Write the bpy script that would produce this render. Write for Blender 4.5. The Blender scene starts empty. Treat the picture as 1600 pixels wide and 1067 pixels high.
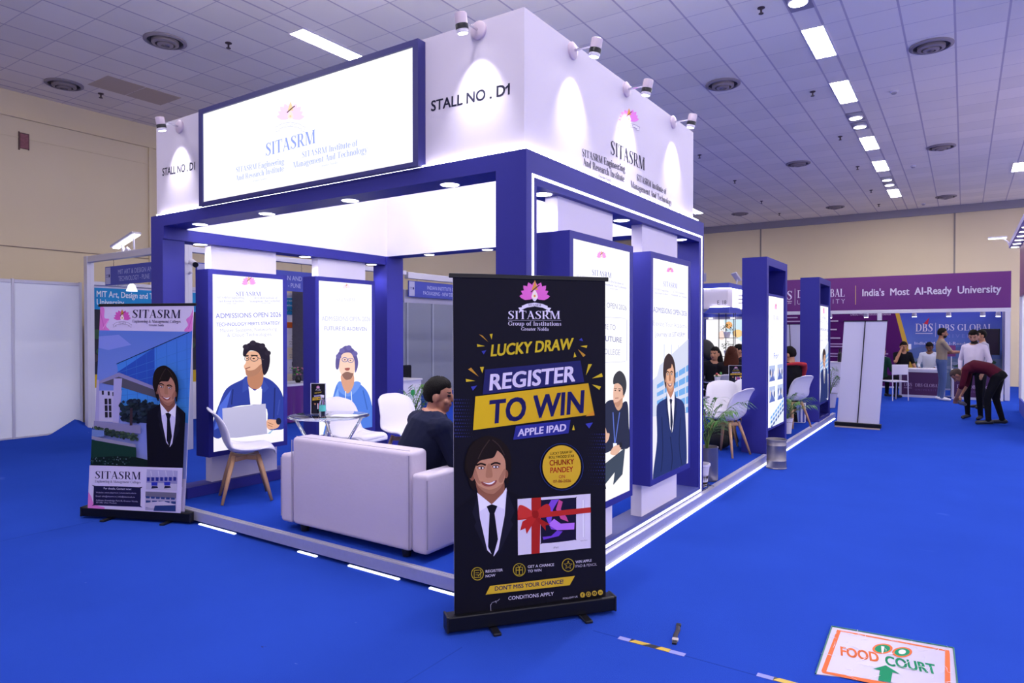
import bpy, bmesh, math, random
from mathutils import Vector, Matrix, Euler, noise
random.seed(7)
SC = bpy.context.scene
COL = SC.collection
PI = math.pi
R = math.radians

# ------------------------------------------------------------------ camera, world, exposure
cam_d = bpy.data.cameras.new('camera')
cam_d.sensor_width = 36.0
cam_d.lens = 36.0 * 1049.7 / 1600.0
cam_d.clip_end = 200
cam = bpy.data.objects.new('camera', cam_d)
COL.objects.link(cam)
cam.location = (2.046, -3.184, 1.60)
cam.rotation_euler = (R(90 - 0.6865), 0, R(33.944))
SC.camera = cam
SC.view_settings.view_transform = 'Standard'
SC.view_settings.look = 'None'
SC.view_settings.gamma = 1.0
SC.view_settings.use_curve_mapping = False
SC.view_settings.exposure = 0.1
world = bpy.data.worlds.new('world')
SC.world = world
world.use_nodes = True
_bg = world.node_tree.nodes['Background']
_bg.inputs[0].default_value = (0.90, 0.84, 1.0, 1)
_bg.inputs[1].default_value = 1.5
CEIL_LIGHT = 70.0        # ceiling panel radiance
LAMP_TINT = (1.0, 0.95, 0.98)


# ------------------------------------------------------------------ colour and materials
def lin(v):
    return v / 12.92 if v <= 0.04045 else ((v + 0.055) / 1.055) ** 2.4


def hx(s, a=1.0):
    s = s.lstrip('#')
    return (lin(int(s[0:2], 16) / 255), lin(int(s[2:4], 16) / 255), lin(int(s[4:6], 16) / 255), a)


_mats = {}


def mat(name, col, rough=0.6, metal=0.0, emit=0.0, emit_col=None, noise_amt=0.0, noise_scale=8.0, bump=0.0, bump_scale=60.0,
        trans=0.0, spec=0.5, ior=1.45, alpha=1.0, sheen=0.0):
    if name in _mats:
        return _mats[name]
    m = bpy.data.materials.new(name)
    m.use_nodes = True
    nt = m.node_tree
    b = nt.nodes['Principled BSDF']
    c = hx(col) if isinstance(col, str) else tuple(col) + ((1,) if len(col) == 3 else ())
    b.inputs['Base Color'].default_value = c
    b.inputs['Roughness'].default_value = rough
    b.inputs['Metallic'].default_value = metal
    b.inputs['Specular IOR Level'].default_value = spec
    b.inputs['IOR'].default_value = ior
    b.inputs['Transmission Weight'].default_value = trans
    b.inputs['Alpha'].default_value = alpha
    b.inputs['Sheen Weight'].default_value = sheen
    if emit > 0:
        ec = emit_col or c[:3]
        if isinstance(ec, str):
            ec = hx(ec)[:3]
        b.inputs['Emission Color'].default_value = tuple(ec[:3]) + (1,)
        b.inputs['Emission Strength'].default_value = emit
    tc = None
    if noise_amt > 0 or bump > 0:
        tc = nt.nodes.new('ShaderNodeTexCoord')
    if noise_amt > 0:
        n = nt.nodes.new('ShaderNodeTexNoise')
        n.inputs['Scale'].default_value = noise_scale
        n.inputs['Detail'].default_value = 5
        nt.links.new(tc.outputs['Object'], n.inputs['Vector'])
        mx = nt.nodes.new('ShaderNodeMix')
        mx.data_type = 'RGBA'
        mx.inputs['A'].default_value = tuple(v * (1 - noise_amt) for v in c[:3]) + (1,)
        mx.inputs['B'].default_value = tuple(min(1, v * (1 + noise_amt)) for v in c[:3]) + (1,)
        nt.links.new(n.outputs['Fac'], mx.inputs['Factor'])
        nt.links.new(mx.outputs['Result'], b.inputs['Base Color'])
    if bump > 0:
        n2 = nt.nodes.new('ShaderNodeTexNoise')
        n2.inputs['Scale'].default_value = bump_scale
        n2.inputs['Detail'].default_value = 4
        nt.links.new(tc.outputs['Object'], n2.inputs['Vector'])
        bp = nt.nodes.new('ShaderNodeBump')
        bp.inputs['Strength'].default_value = bump
        bp.inputs['Distance'].default_value = 0.01
        nt.links.new(n2.outputs['Fac'], bp.inputs['Height'])
        nt.links.new(bp.outputs['Normal'], b.inputs['Normal'])
    _mats[name] = m
    return m


def print_material(name, emit=0.0, rough=0.6, spec=0.08, base=1.0):
    """ink colours come from the mesh's colour attribute"""
    if name in _mats:
        return _mats[name]
    m = bpy.data.materials.new(name)
    m.use_nodes = True
    nt = m.node_tree
    b = nt.nodes['Principled BSDF']
    at = nt.nodes.new('ShaderNodeAttribute')
    at.attribute_name = 'ink'
    if base < 1:
        hv = nt.nodes.new('ShaderNodeHueSaturation')
        hv.inputs['Value'].default_value = base
        nt.links.new(at.outputs['Color'], hv.inputs['Color'])
        nt.links.new(hv.outputs['Color'], b.inputs['Base Color'])
    else:
        nt.links.new(at.outputs['Color'], b.inputs['Base Color'])
    b.inputs['Roughness'].default_value = rough
    b.inputs['Specular IOR Level'].default_value = spec
    if emit > 0:
        nt.links.new(at.outputs['Color'], b.inputs['Emission Color'])
        b.inputs['Emission Strength'].default_value = emit
    _mats[name] = m
    return m


# ------------------------------------------------------------------ object helpers
def tag(o, label, cat, group=None, kind=None):
    o['label'] = label
    o['category'] = cat
    if group:
        o['group'] = group
    if kind:
        o['kind'] = kind
    return o


def thing(name, label, cat, loc=(0, 0, 0), rz=0.0, group=None):
    o = bpy.data.objects.new(name, None)
    COL.objects.link(o)
    o.location = loc
    o.rotation_euler = (0, 0, rz)
    o.empty_display_size = 0.1
    return tag(o, label, cat, group)


def struct(o):
    o['kind'] = 'structure'
    return o


class MB:
    """collects shapes and links them as ONE mesh object"""

    def __init__(s):
        s.bm = bmesh.new()
        s.mi = 0

    def _f(s, vs):
        try:
            f = s.bm.faces.new(vs)
            f.material_index = s.mi
            return f
        except ValueError:
            return None

    def box(s, a, b, bevel=0.0, rot=None, seg=2):
        x0, y0, z0 = a
        x1, y1, z1 = b
        vs = [s.bm.verts.new(p) for p in ((x0, y0, z0), (x1, y0, z0), (x1, y1, z0), (x0, y1, z0), (x0, y0, z1), (x1, y0, z1), (x1, y1, z1), (x0, y1, z1))]
        fs = [s._f([vs[i] for i in q]) for q in ((0, 3, 2, 1), (4, 5, 6, 7), (0, 1, 5, 4), (1, 2, 6, 5), (2, 3, 7, 6), (3, 0, 4, 7))]
        if bevel > 0:
            es = list({e for f in fs for e in f.edges})
            r = bmesh.ops.bevel(s.bm, geom=es, offset=bevel, segments=seg, profile=0.5, affect='EDGES')
            vs = list({v for f in r['faces'] for v in f.verts} | {v for v in vs if v.is_valid})
            for f in r['faces']:
                f.material_index = s.mi
        if rot is not None:
            c = Vector(((x0 + x1) / 2, (y0 + y1) / 2, (z0 + z1) / 2))
            for v in vs:
                v.co = c + rot @ (v.co - c)
        return vs

    def ring(s, c, rx, ry, X, Y, n):
        return [s.bm.verts.new(c + X * (rx * math.cos(2 * PI * i / n)) + Y * (ry * math.sin(2 * PI * i / n))) for i in range(n)]

    def skin(s, rings, cap=True, closed=False):
        for a, b in zip(rings[:-1], rings[1:]):
            n = len(a)
            for i in range(n):
                s._f((a[i], a[(i + 1) % n], b[(i + 1) % n], b[i]))
        if cap:
            s._f(list(reversed(rings[0])))
            s._f(rings[-1])

    def tube(s, pts, r, n=10, flat=1.0, up=None):
        """tube through points, r one radius or one per point"""
        pts = [Vector(p) for p in pts]
        rs = r if isinstance(r, (list, tuple)) else [r] * len(pts)
        rings = []
        for i, p in enumerate(pts):
            d = (pts[min(i + 1, len(pts) - 1)] - pts[max(i - 1, 0)]).normalized()
            u = Vector(up) if up else (Vector((0, 0, 1)) if abs(d.z) < 0.95 else Vector((0, 1, 0)))
            X = d.cross(u).normalized()
            Y = X.cross(d).normalized()
            rings.append(s.ring(p, rs[i], rs[i] * flat, X, Y, n))
        s.skin(rings)

    def capsule(s, a, b, ra, rb, n=12, flat=1.0, X=None):
        a, b = Vector(a), Vector(b)
        d = (b - a)
        if d.length < 1e-6:
            d = Vector((0, 0, 1e-6))
        d.normalize()
        u = Vector((0, 0, 1)) if abs(d.z) < 0.9 else Vector((0, 1, 0))
        X = X or d.cross(u).normalized()
        X = (X - d * X.dot(d)).normalized()
        Y = d.cross(X)
        rings = []
        for t in (0.12, 0.45, 0.75, 1.0):
            an = (1 - t) * PI / 2
            rings.append(s.ring(a - d * ra * math.sin(an), ra * math.cos(an), ra * math.cos(an) * flat, X, Y, n))
        for t in (1.0, 0.75, 0.45, 0.12):
            an = (1 - t) * PI / 2
            rings.append(s.ring(b + d * rb * math.sin(an), rb * math.cos(an), rb * math.cos(an) * flat, X, Y, n))
        s.skin(rings)

    def ball(s, c, rx, ry, rz, M=None, n=14, m=9):
        c = Vector(c)
        M = M or Matrix.Identity(3)
        rings = []
        for j in range(1, m):
            th = PI * j / m
            rings.append([s.bm.verts.new(c + M @ Vector((rx * math.sin(th) * math.cos(2 * PI * i / n), ry * math.sin(th) * math.sin(2 * PI * i / n), -rz * math.cos(th)))) for i in range(n)])
        s.skin(rings)

    def lathe(s, prof, c=(0, 0, 0), n=24, cap=True):
        c = Vector(c)
        rings = [[s.bm.verts.new(c + Vector((r * math.cos(2 * PI * i / n), r * math.sin(2 * PI * i / n), z))) for i in range(n)] for r, z in prof]
        s.skin(rings, cap)

    def cyl(s, a, b, r, n=20, r2=None):
        s.tube([a, b], [r, r if r2 is None else r2], n)

    def prism(s, pts, z0, z1):
        lo = [s.bm.verts.new((x, y, z0)) for x, y in pts]
        hi = [s.bm.verts.new((x, y, z1)) for x, y in pts]
        s._f(list(reversed(lo)))
        s._f(hi)
        n = len(pts)
        for i in range(n):
            s._f((lo[i], lo[(i + 1) % n], hi[(i + 1) % n], hi[i]))

    def grid(s, fn, nu, nv):
        g = [[s.bm.verts.new(fn(i / nu, j / nv)) for i in range(nu + 1)] for j in range(nv + 1)]
        for j in range(nv):
            for i in range(nu):
                s._f((g[j][i], g[j][i + 1], g[j + 1][i + 1], g[j + 1][i]))

    def build(s, name, m, parent=None, smooth=False, M=None, loc=None):
        if M is not None:
            bmesh.ops.transform(s.bm, matrix=M, verts=s.bm.verts)
        bmesh.ops.recalc_face_normals(s.bm, faces=s.bm.faces)
        me = bpy.data.meshes.new(name)
        s.bm.to_mesh(me)
        s.bm.free()
        for mm in (m if isinstance(m, (list, tuple)) else [m]):
            me.materials.append(mm)
        if smooth:
            for p in me.polygons:
                p.use_smooth = True
        o = bpy.data.objects.new(name, me)
        COL.objects.link(o)
        if parent is not None:
            o.parent = parent
        if loc is not None:
            o.location = loc
        return o


def shade_auto(o, ang=40):
    """smooth faces, sharp edges above the angle"""
    me = o.data
    bm = bmesh.new()
    bm.from_mesh(me)
    for e in bm.edges:
        e.smooth = (len(e.link_faces) == 2 and e.calc_face_angle(0) < R(ang))
    for f in bm.faces:
        f.smooth = True
    bm.to_mesh(me)
    bm.free()
    return o


def kids(o):
    return [c for c in COL.objects if c.parent == o]


def dup(root, loc=None, rz=None, label=None, group=None):
    def cp(o, par):
        c = o.copy()
        COL.objects.link(c)
        if par is not None:
            c.parent = par
        for ch in list(o.children):
            cp(ch, c)
        return c
    r = cp(root, None)
    if loc is not None:
        r.location = loc
    if rz is not None:
        r.rotation_euler = (0, 0, rz)
    if label:
        r['label'] = label
    if group:
        r['group'] = group
    return r


def solidify(o, t, off=-1, sub=0):
    """bake a solidify (and subdivision) into the mesh"""
    md = o.modifiers.new('s', 'SOLIDIFY')
    md.thickness = t
    md.offset = off
    if sub:
        sd = o.modifiers.new('d', 'SUBSURF')
        sd.levels = sub
    return bake(o)


def bake(o):
    dg = bpy.context.evaluated_depsgraph_get()
    dg.update()
    me = bpy.data.meshes.new_from_object(o.evaluated_get(dg))
    old = o.data
    o.modifiers.clear()
    o.data = me
    me.name = old.name
    return o


# ------------------------------------------------------------------ lettering
_txt = {}


def sans(s, bold=0.0):
    """triangles of a line of sans lettering: points with cap height 1, faces, width"""
    key = (s, bold)
    if key in _txt:
        return _txt[key]
    cu = bpy.data.curves.new('t', 'FONT')
    cu.body = s
    cu.size = 1.0
    cu.resolution_u = 3
    o = bpy.data.objects.new('t', cu)
    COL.objects.link(o)
    dg = bpy.context.evaluated_depsgraph_get()
    dg.update()
    ev = o.evaluated_get(dg)
    me = ev.to_mesh()
    pts = [(v.co.x, v.co.y) for v in me.vertices]
    fs = [tuple(p.vertices) for p in me.polygons]
    ev.to_mesh_clear()
    bpy.data.objects.remove(o)
    bpy.data.curves.remove(cu)
    k = 1 / 0.70
    pts = [(x * k, y * k) for x, y in pts]
    if bold > 0:
        n, p0, f0 = len(pts), pts, fs
        pts, fs = [], []
        for q, (dx, dy) in enumerate(((-1, -.6), (1, -.6), (1, .6), (-1, .6), (0, 0))):
            pts += [(x + dx * bold * 1.3, y + dy * bold * 1.3) for x, y in p0]
            fs += [tuple(i + q * n for i in f) for f in f0]
    x0 = min(p[0] for p in pts)
    x1 = max(p[0] for p in pts)
    _txt[key] = ([(x - x0, y) for x, y in pts], fs, x1 - x0)
    return _txt[key]


def _stroke(pw, smooth=True):
    """ribbon polygons along points (x, y, width)"""
    if smooth and len(pw) > 2:
        q = []
        n = len(pw)
        for i in range(n - 1):
            p0, p1, p2, p3 = pw[max(i - 1, 0)], pw[i], pw[i + 1], pw[min(i + 2, n - 1)]
            for k in range(4):
                t = k / 4
                q.append(tuple(0.5 * (2 * b + (c - a) * t + (2 * a - 5 * b + 4 * c - d) * t * t + (3 * b - a - 3 * c + d) * t ** 3) for a, b, c, d in zip(p0, p1, p2, p3)))
        q.append(pw[-1])
        pw = q
    L, Rr = [], []
    for i, (x, y, w) in enumerate(pw):
        a, b = pw[max(i - 1, 0)], pw[min(i + 1, len(pw) - 1)]
        dx, dy = b[0] - a[0], b[1] - a[1]
        l = math.hypot(dx, dy) or 1
        nx, ny = -dy / l * w / 2, dx / l * w / 2
        L.append((x + nx, y + ny))
        Rr.append((x - nx, y - ny))
    return [[L[i], L[i + 1], Rr[i + 1], Rr[i]] for i in range(len(L) - 1)]


TK, TN = 0.15, 0.05


def serif_glyph(ch):
    T, t = TK, TN
    P = []

    def V(x, y0, y1, sb='f', st='f', w=None):
        w = w or T
        P.append([(x - w / 2, y0), (x + w / 2, y0), (x + w / 2, y1), (x - w / 2, y1)])
        for y, k, d in ((y0, sb, 1), (y1, st, -1)):
            if k == 'f':
                e = w / 2 + 0.085
                P.append([(x - e, y), (x + e, y), (x + w / 2, y + d * 0.055), (x - w / 2, y + d * 0.055)])
            elif k == 'l':
                P.append([(x - w / 2 - 0.1, y - 0.045), (x - w / 2, y - 0.075), (x + w / 2, y), (x - w / 2 - 0.1, y - 0.02)])

    def H(x0, x1, y, w=None):
        w = w or t
        P.append([(x0, y - w / 2), (x1, y - w / 2), (x1, y + w / 2), (x0, y + w / 2)])

    def L(x0, y0, x1, y1, w):
        dx = w / 2
        P.append([(x0 - dx, y0), (x0 + dx, y0), (x1 + dx, y1), (x1 - dx, y1)])

    def S(x, y, w, up=1):
        e = w / 2 + 0.08
        P.append([(x - e, y), (x + e, y), (x + w / 2, y + 0.05 * up), (x - w / 2, y + 0.05 * up)])

    def A(cx, cy, rx, ry, a0, a1):
        n = max(6, int(abs(a1 - a0) / 15))
        pw = []
        for i in range(n + 1):
            a = R(a0 + (a1 - a0) * i / n)
            w = t + (T * 1.05 - t) * abs(math.cos(a)) ** 1.5
            pw.append((cx + (rx - w / 2 + t / 2) * math.cos(a), cy + ry * math.sin(a), w))
        P.extend(_stroke(pw, False))

    def W(*pw):
        P.extend(_stroke(list(pw)))
    x = 0.68
    adv = 0.7
    if ch == 'A':
        L(.1, 0, .37, 1, t); L(.62, 0, .35, 1, T); H(.2, .54, .34); S(.1, 0, t); S(.62, 0, T); adv = .74
    elif ch == 'B':
        V(.17, 0, 1); H(.1, .34, .975); H(.17, .38, .52); H(.1, .38, .025); A(.33, .75, .2, .225, 90, -90); A(.36, .27, .24, .245, 90, -90); adv = .68
    elif ch == 'C':
        A(.43, .5, .37, .48, 48, 312); W((.7, .98, t * 1.5), (.7, .68, t)); W((.68, .16, t), (.74, .3, t * .6)); adv = .78
    elif ch == 'D':
        V(.17, 0, 1); H(.1, .34, .975); H(.1, .34, .025); A(.34, .5, .4, .475, 90, -90); adv = .8
    elif ch in 'EFL':
        V(.17, 0, 1)
        if ch in 'EF':
            H(.1, .58, .975); W((.6, 1, t * 1.2), (.6, .76, t * .6)); H(.17, .46, .52); W((.46, .64, t), (.46, .4, t))
        if ch in 'EL':
            H(.1, .6, .025); W((.63, 0, t * 1.2), (.64, .28, t * .6))
        adv = .68
    elif ch == 'G':
        A(.43, .5, .37, .48, 48, 300); W((.7, .98, t * 1.5), (.7, .68, t)); V(.66, .06, .42, 'n'); adv = .82
    elif ch == 'I':
        V(.19, 0, 1); adv = .38
    elif ch == 'M':
        V(.13, 0, 1, w=t); L(.48, 0, .2, 1, T); L(.48, 0, .8, 1, t); V(.82, 0, 1); adv = 1.0
    elif ch == 'N':
        V(.13, 0, 1, w=t); L(.62, 0, .17, 1, T); V(.64, 0, 1, 'n', w=t); adv = .78
    elif ch == 'O':
        A(.42, .5, .37, .48, 0, 360); adv = .84
    elif ch in 'PR':
        V(.17, 0, 1); H(.1, .36, .975); H(.17, .36, .47); A(.35, .725, .22, .25, 90, -90)
        if ch == 'R':
            L(.62, 0, .36, .48, T); S(.64, 0, T); adv = .72
        else:
            adv = .64
    elif ch == 'S':
        W((.52, .72, t * .6), (.48, .87, t), (.38, .965, t), (.27, .97, t * 1.2), (.15, .86, T * .75), (.16, .7, T), (.31, .53, T * 1.15), (.46, .36, T), (.47, .17, T * .75), (.34, .03, t * 1.2), (.22, .03, t), (.12, .12, t), (.07, .28, t * .6))
        W((.53, 1, t), (.52, .72, t * .5)); W((.07, .28, t * .5), (.07, 0, t)); adv = .6
    elif ch == 'T':
        V(.34, 0, 1, st='n'); H(.03, .65, .97); W((.04, 1, t), (.03, .74, t * .6)); W((.64, 1, t), (.65, .74, t * .6)); adv = .68
    elif ch == 'U':
        V(.14, .3, 1, 'n'); A(.38, .3, .32, .28, 180, 360); V(.66, .3, 1, 'n', w=t); adv = .76
    elif ch == 'Y':
        V(.36, 0, .45, st='n'); L(.36, .42, .12, 1, T); L(.36, .42, .6, 1, t); adv = .7
    elif ch == 'V':
        L(.36, 0, .12, 1, T); L(.36, 0, .6, 1, t); adv = .7
    elif ch == 'a':
        W((.1, .52, T * .7), (.16, .65, t), (.28, .67, t), (.36, .55, T * .8), (.37, .3, T), (.38, .08, T * .9), (.48, .03, t)); A(.24, .19, .2, .18, 70, 300); adv = .52
    elif ch == 'b':
        V(.13, 0, 1, 'n', 'l'); A(.28, .34, .22, .33, 110, -110); adv = .56
    elif ch in 'ce':
        A(.27, .34, .22, .33, 50 if ch == 'c' else 0, 320)
        if ch == 'e':
            H(.1, .47, .37)
        adv = .48
    elif ch == 'd':
        A(.27, .34, .22, .33, 60, 300); V(.41, 0, 1, 'n', 'l'); adv = .57
    elif ch == 'f':
        V(.17, 0, .72, st='n'); W((.17, .7, T), (.2, .9, T * .8), (.3, .98, t), (.4, .93, T * .6)); H(.03, .34, x - .02); adv = .36
    elif ch == 'g':
        A(.24, .45, .19, .22, 0, 360); A(.25, -.12, .22, .15, 0, 360); W((.14, .26, t), (.1, .14, t * 1.5), (.2, .06, T * .6), (.4, .02, T * .6)); H(.36, .52, .64); adv = .52
    elif ch == 'h':
        V(.13, 0, 1, st='l'); W((.2, .55, t), (.3, .66, t * 1.2), (.41, .55, T * .8), (.42, .4, T)); V(.42, 0, .45, st='n'); adv = .58
    elif ch in 'ij':
        V(.14, 0, x, st='l'); A(.14, .9, .08, .08, 0, 360); adv = .3
    elif ch == 'l':
        V(.14, 0, 1, st='l'); adv = .3
    elif ch in 'nm':
        V(.13, 0, x, st='l')
        for q in range(1 if ch == 'n' else 2):
            o = q * .29
            W((.2 + o, .53, t), (.3 + o, .66, t * 1.2), (.41 + o, .55, T * .8), (.42 + o, .4, T)); V(.42 + o, 0, .45, st='n')
        adv = .58 + (.29 if ch == 'm' else 0)
    elif ch == 'o':
        A(.27, .34, .23, .33, 0, 360); adv = .54
    elif ch == 'p':
        V(.13, -.3, x, st='l'); A(.29, .34, .22, .33, 110, -110); adv = .57
    elif ch == 'r':
        V(.13, 0, x, st='l'); W((.19, .5, t), (.28, .63, T * .6), (.36, .6, T * .8)); adv = .4
    elif ch == 's':
        W((.34, .48, t * .6), (.28, .63, t), (.18, .64, t * 1.2), (.11, .52, T * .7), (.2, .37, T), (.31, .22, T * .8), (.28, .07, t * 1.2), (.16, .03, t), (.08, .2, t * .6)); adv = .42
    elif ch == 't':
        V(.15, .1, .86, 'n', 'n'); W((.15, .14, T), (.18, .04, T * .7), (.3, .05, t)); H(.03, .29, x - .02); adv = .34
    elif ch == 'u':
        V(.13, .16, x, 'n', 'l'); W((.13, .2, T), (.17, .05, T * .7), (.28, .03, t), (.38, .14, t)); V(.43, 0, x, 'n', 'l'); adv = .58
    elif ch == 'y':
        L(.26, .02, .1, x, T * .9); W((.44, x, t), (.26, .02, t), (.16, -.25, t * 1.5), (.06, -.26, T * .5)); S(.44, x, t, -1); adv = .52
    elif ch == '&':
        W((.75, .5, t), (.6, .16, t), (.38, .01, T * .6), (.13, .08, T), (.12, .32, T), (.38, .56, t * 1.5), (.46, .8, T * .6), (.34, .98, t), (.24, .84, T * .7), (.4, .4, T), (.7, .02, T)); adv = .82
    elif ch == ' ':
        adv = .3
    elif ch == '-':
        H(.05, .3, .3, T * .6); adv = .35
    return P, adv


_ser = {}


def serif(s):
    if s in _ser:
        return _ser[s]
    pts, fs, x = [], [], 0.0
    for ch in s:
        P, adv = serif_glyph(ch)
        for p in P:
            b = len(pts)
            pts += [(px + x, py) for px, py in p]
            fs.append(tuple(range(b, b + len(p))))
        x += adv + 0.015
    x0 = min(p[0] for p in pts)
    x1 = max(p[0] for p in pts)
    _ser[s] = ([(a - x0, b) for a, b in pts], fs, x1 - x0)
    return _ser[s]


# ------------------------------------------------------------------ printed artwork on a flat sheet
def homography(src, dst):
    A = []
    for (x, y), (u, v) in zip(src, dst):
        A.append([x, y, 1, 0, 0, 0, -u * x, -u * y, u])
        A.append([0, 0, 0, x, y, 1, -v * x, -v * y, v])
    n = 8
    for i in range(n):
        p = max(range(i, n), key=lambda r: abs(A[r][i]))
        A[i], A[p] = A[p], A[i]
        for r in range(n):
            if r != i:
                k = A[r][i] / A[i][i]
                A[r] = [a - k * b for a, b in zip(A[r], A[i])]
    h = [A[i][8] / A[i][i] for i in range(n)] + [1]

    def f(x, y):
        w = h[6] * x + h[7] * y + h[8]
        return ((h[0] * x + h[1] * y + h[2]) / w, (h[3] * x + h[4] * y + h[5]) / w)
    return f


def smooth_loop(p, k=5):
    n = len(p)
    out = []
    for i in range(n):
        a, b, c, d = p[i - 1], p[i], p[(i + 1) % n], p[(i + 2) % n]
        for q in range(k):
            t = q / k
            out.append(tuple(0.5 * (2 * v + (w - u) * t + (2 * u - 5 * v + 4 * w - z) * t * t + (3 * v - u - 3 * w + z) * t ** 3) for u, v, w, z in zip(a, b, c, d)))
    return out


class Art:
    """flat ink shapes stacked on a sheet w x h metres, origin at its lower left; measured coordinates go through self.m"""

    def __init__(s, w, h, quad=None, step=0.00012):
        s.w, s.h, s.step = w, h, step
        s.V, s.F, s.C = [], [], []
        s.layer = 0
        s.m = homography(quad, [(0, h), (w, h), (w, 0), (0, 0)]) if quad else (lambda x, y: (x, y))
        s.k = None

    def use(s, fn):
        """compose a further mapping in front of the sheet's own"""
        s.k = fn
        return s

    def at(s, x, y):
        if s.k:
            x, y = s.k(x, y)
        return s.m(x, y)

    def clip(s, p):
        for ax, lim, sg in ((0, 0, 1), (0, s.w, -1), (1, 0, 1), (1, s.h, -1)):
            q = []
            for i in range(len(p)):
                a, b = p[i - 1], p[i]
                ia, ib = sg * (a[ax] - lim) >= 0, sg * (b[ax] - lim) >= 0
                if ia != ib:
                    t = (lim - a[ax]) / (b[ax] - a[ax])
                    q.append((a[0] + (b[0] - a[0]) * t, a[1] + (b[1] - a[1]) * t))
                if ib:
                    q.append(b)
            p = q
            if len(p) < 3:
                return []
        return p

    def raw(s, p, col, lay=True):
        if lay:
            s.layer += 1
        p = s.clip(p)
        if len(p) < 3:
            return
        b = len(s.V)
        s.n = getattr(s, 'n', 0) + 1
        dep = s.layer * s.step + (0 if lay else (s.n % 5) * 0.18 * s.step)   # overlapping strokes never share a plane
        s.V += [(x, -dep, y) for x, y in p]
        s.F.append(tuple(range(b, b + len(p))))
        for x, y in p:
            s.C.append(hx(col) if isinstance(col, str) else col(x, y))

    def poly(s, pts, col, lay=True):
        s.raw([s.at(*p) for p in pts], col, lay)

    def blob(s, pts, col, k=5):
        s.raw([s.at(*p) for p in smooth_loop(pts, k)], col)

    def ell(s, cx, cy, rx, ry, col, n=24, lay=True):
        s.poly([(cx + rx * math.cos(2 * PI * i / n), cy + ry * math.sin(2 * PI * i / n)) for i in range(n)], col, lay)

    def rect(s, x0, y0, x1, y1, col, lay=True):
        s.poly([(x0, y0), (x1, y0), (x1, y1), (x0, y1)], col, lay)

    def line(s, pts, w, col, smooth=False, lay=True):
        if lay:
            s.layer += 1
        for q in _stroke([(x, y, w) for x, y in pts], smooth):
            s.poly(q, col, False)

    def hoop(s, cx, cy, rx, ry, w, col, n=28):
        s.line([(cx + rx * math.cos(2 * PI * i / n), cy + ry * math.sin(2 * PI * i / n)) for i in range(n + 1)], w, col)

    def text(s, string, p0, p1, cap, col, font='sans', bold=0.0, shear=0.0):
        """baseline from p0 to p1 and cap height given in the sheet's measured coordinates"""
        pts, fs, wd = (serif(string) if font == 'serif' else sans(string, bold))
        ax, ay = s.at(*p0)
        bx, by = s.at(*p1)
        L = math.hypot(bx - ax, by - ay)
        ux, uy = (bx - ax) / L, (by - ay) / L
        cx, cy = s.at(p0[0], p0[1] - cap)
        c2 = s.at(p0[0], p0[1])
        ch = math.hypot(cx - c2[0], cy - c2[1])
        kx = L / (wd + abs(shear))
        s.layer += 1
        V = [(ax + (x * kx + y * shear * kx) * ux - y * ch * uy, ay + (x * kx + y * shear * kx) * uy + y * ch * ux) for x, y in pts]
        for f in fs:
            s.raw([V[i] for i in f], col, False)

    def build(s, name, m, parent=None, loc=(0, 0, 0), rot=(0, 0, 0)):
        me = bpy.data.meshes.new(name)
        me.from_pydata(s.V, [], s.F)
        at = me.color_attributes.new('ink', 'FLOAT_COLOR', 'POINT')
        for i, c in enumerate(s.C):
            at.data[i].color = c
        me.materials.append(m)
        me.update()
        o = bpy.data.objects.new(name, me)
        COL.objects.link(o)
        if parent is not None:
            o.parent = parent
        o.location = loc
        o.rotation_euler = rot
        return o


def vgrad(y0, c0, y1, c1):
    a, b = hx(c0), hx(c1)

    def f(x, y):
        t = min(1, max(0, (y - y0) / (y1 - y0)))
        return tuple(p + (q - p) * t for p, q in zip(a, b))
    return f


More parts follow.
